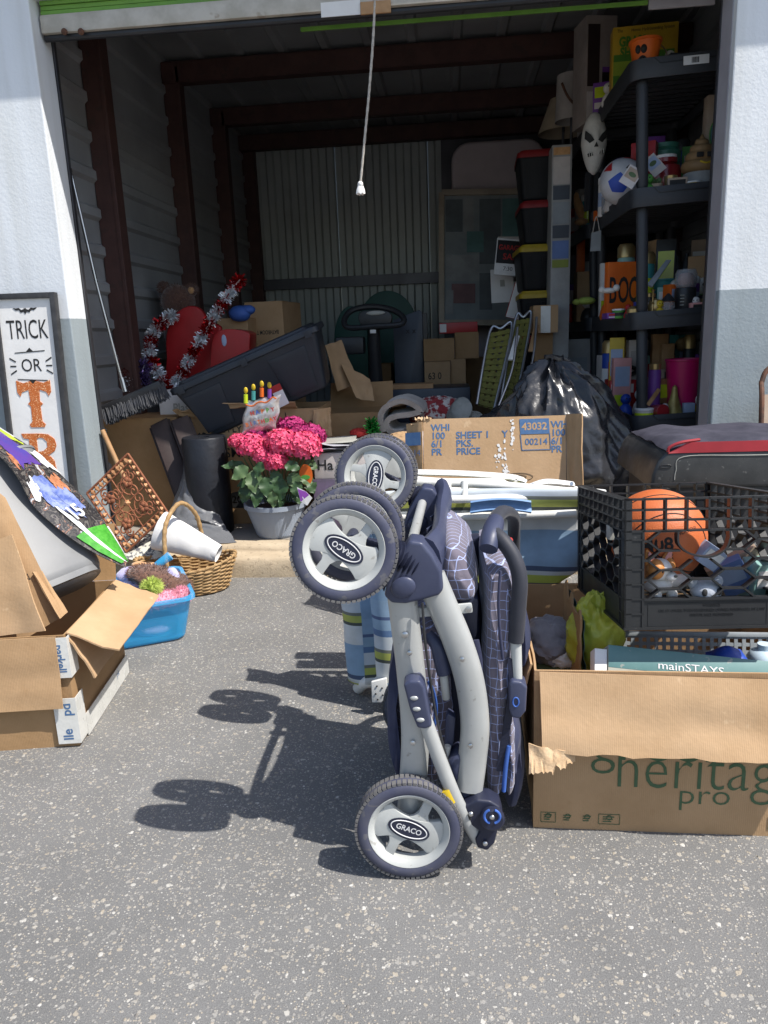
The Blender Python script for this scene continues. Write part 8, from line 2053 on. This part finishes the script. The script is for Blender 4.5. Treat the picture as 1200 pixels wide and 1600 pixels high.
for t_, lst in fill.items():
    for (px, v, kind, c, h) in lst:
        if t_ in (1, 2, 3) and v > 4.2 and kind != 'figure': h = min(h * 1.55, .42)
        if kind == 'figure': h = min(h, .2)
        unit = 'nearer' if v < 5.1 else 'farther'; zf = ZT[t_] - .027; x = at_z(px, v, zf)
        kw = {'box': 'carton', 'tin': 'round tin', 'figure': 'figurine'}[kind]
        e = T({'box': 'small_carton', 'tin': 'round_tin', 'figure': 'figurine'}[kind], 'small %s %s on the %s tier of the %s shelf unit' % (c, kw, tier_w[t_], unit), kw, (x, v, zf), (0, 0, random.uniform(-25, 25)))
        s_ = random.choice(SEC)
        if kind == 'box':
            w, d = random.uniform(.07, .13), random.uniform(.05, .1)
            mb = MB(e); mb.bb((-w / 2, -d / 2, 0), (w / 2, d / 2, h)); mb.build('carton', CLR[c], bevel=.003)
            mb = MB(e); mb.bb((-w * .4, -d / 2 - .001, h * .5), (w * .4, -d / 2 - .0003, h * .85)); mb.build('print', s_, smooth=0)
            mb = MB(e); mb.bb((-w * .4, -d / 2 - .001, h * .15), (w * .1, -d / 2 - .0003, h * .35)); mb.build('print', random.choice(SEC), smooth=0)
        elif kind == 'tin':
            r_ = random.uniform(.03, .05); mb = MB(e); mb.lathe([(r_ * .95, 0), (r_, .006), (r_, h * .8), (r_ * .9, h * .82), (0, h * .82)], seg=24); mb.build('can', CLR[c], smooth=40)
            mb = MB(e); mb.lathe([(r_ * 1.03, h * .82), (r_ * 1.03, h * .96), (r_ * .8, h), (0, h)], seg=24); mb.build('lid', random.choice(['gold', 'black_plastic', 'paper']), smooth=40)
            mb = MB(e); mb.lathe([(r_ * 1.006, h * .25), (r_ * 1.006, h * .6)], seg=24, cap=False); mb.build('label_band', s_, smooth=40)
        else:
            mb = MB(e); r_ = h * .28; mb.lathe([(r_, 0), (r_ * 1.15, h * .12), (r_ * .9, h * .4), (r_ * .45, h * .55), (0, h * .56)], seg=20); mb.build('body', CLR[c], smooth=60)
            mb = MB(e); mb.ell((0, 0, h * .76), (r_ * .85, r_ * .8, h * .24), 18, 12); hd = mb.build('head', CLR[c] if random.random() < .5 else 'bone', smooth=60)
            for sx_ in (-1, 1): mb = MB(e); mb.ell((sx_ * r_ * .3, -r_ * .74, h * .8), (r_ * .12, r_ * .1, r_ * .14), 8, 6); mb.build('eye', 'ink_black', hd)

# grit lying along the curb and scattered on the asphalt
D('grit', (.3, .27, .22), .9, (.16, .15, .14), 40, nd=3)
mb = MB(); random.seed(8)
for i in range(520):
    if i < 260: x, y = random.uniform(-2.3, 1.1), 3.455 - abs(random.gauss(0, .05))
    else: x, y = random.uniform(-1.6, 1.4), random.uniform(.9, 3.4)
    r_ = random.uniform(.0015, .0045) * (1.5 if random.random() < .08 else 1); a = random.uniform(0, 6.28)
    vs_ = [V(x + r_ * math.cos(a + t) * random.uniform(.7, 1.3), y + r_ * math.sin(a + t) * random.uniform(.7, 1.3), .0) for t in (0, 1.5, 3.1, 4.6)]
    mb.add(vs_ + [V(x, y, r_ * random.uniform(.7, 1.2))], [(0, 1, 4), (1, 2, 4), (2, 3, 4), (3, 0, 4)])
o = mb.build('grit', 'grit', smooth=0); tag(o, 'loose pale grit scattered on the asphalt and along the curb', 'grit', kind='stuff')
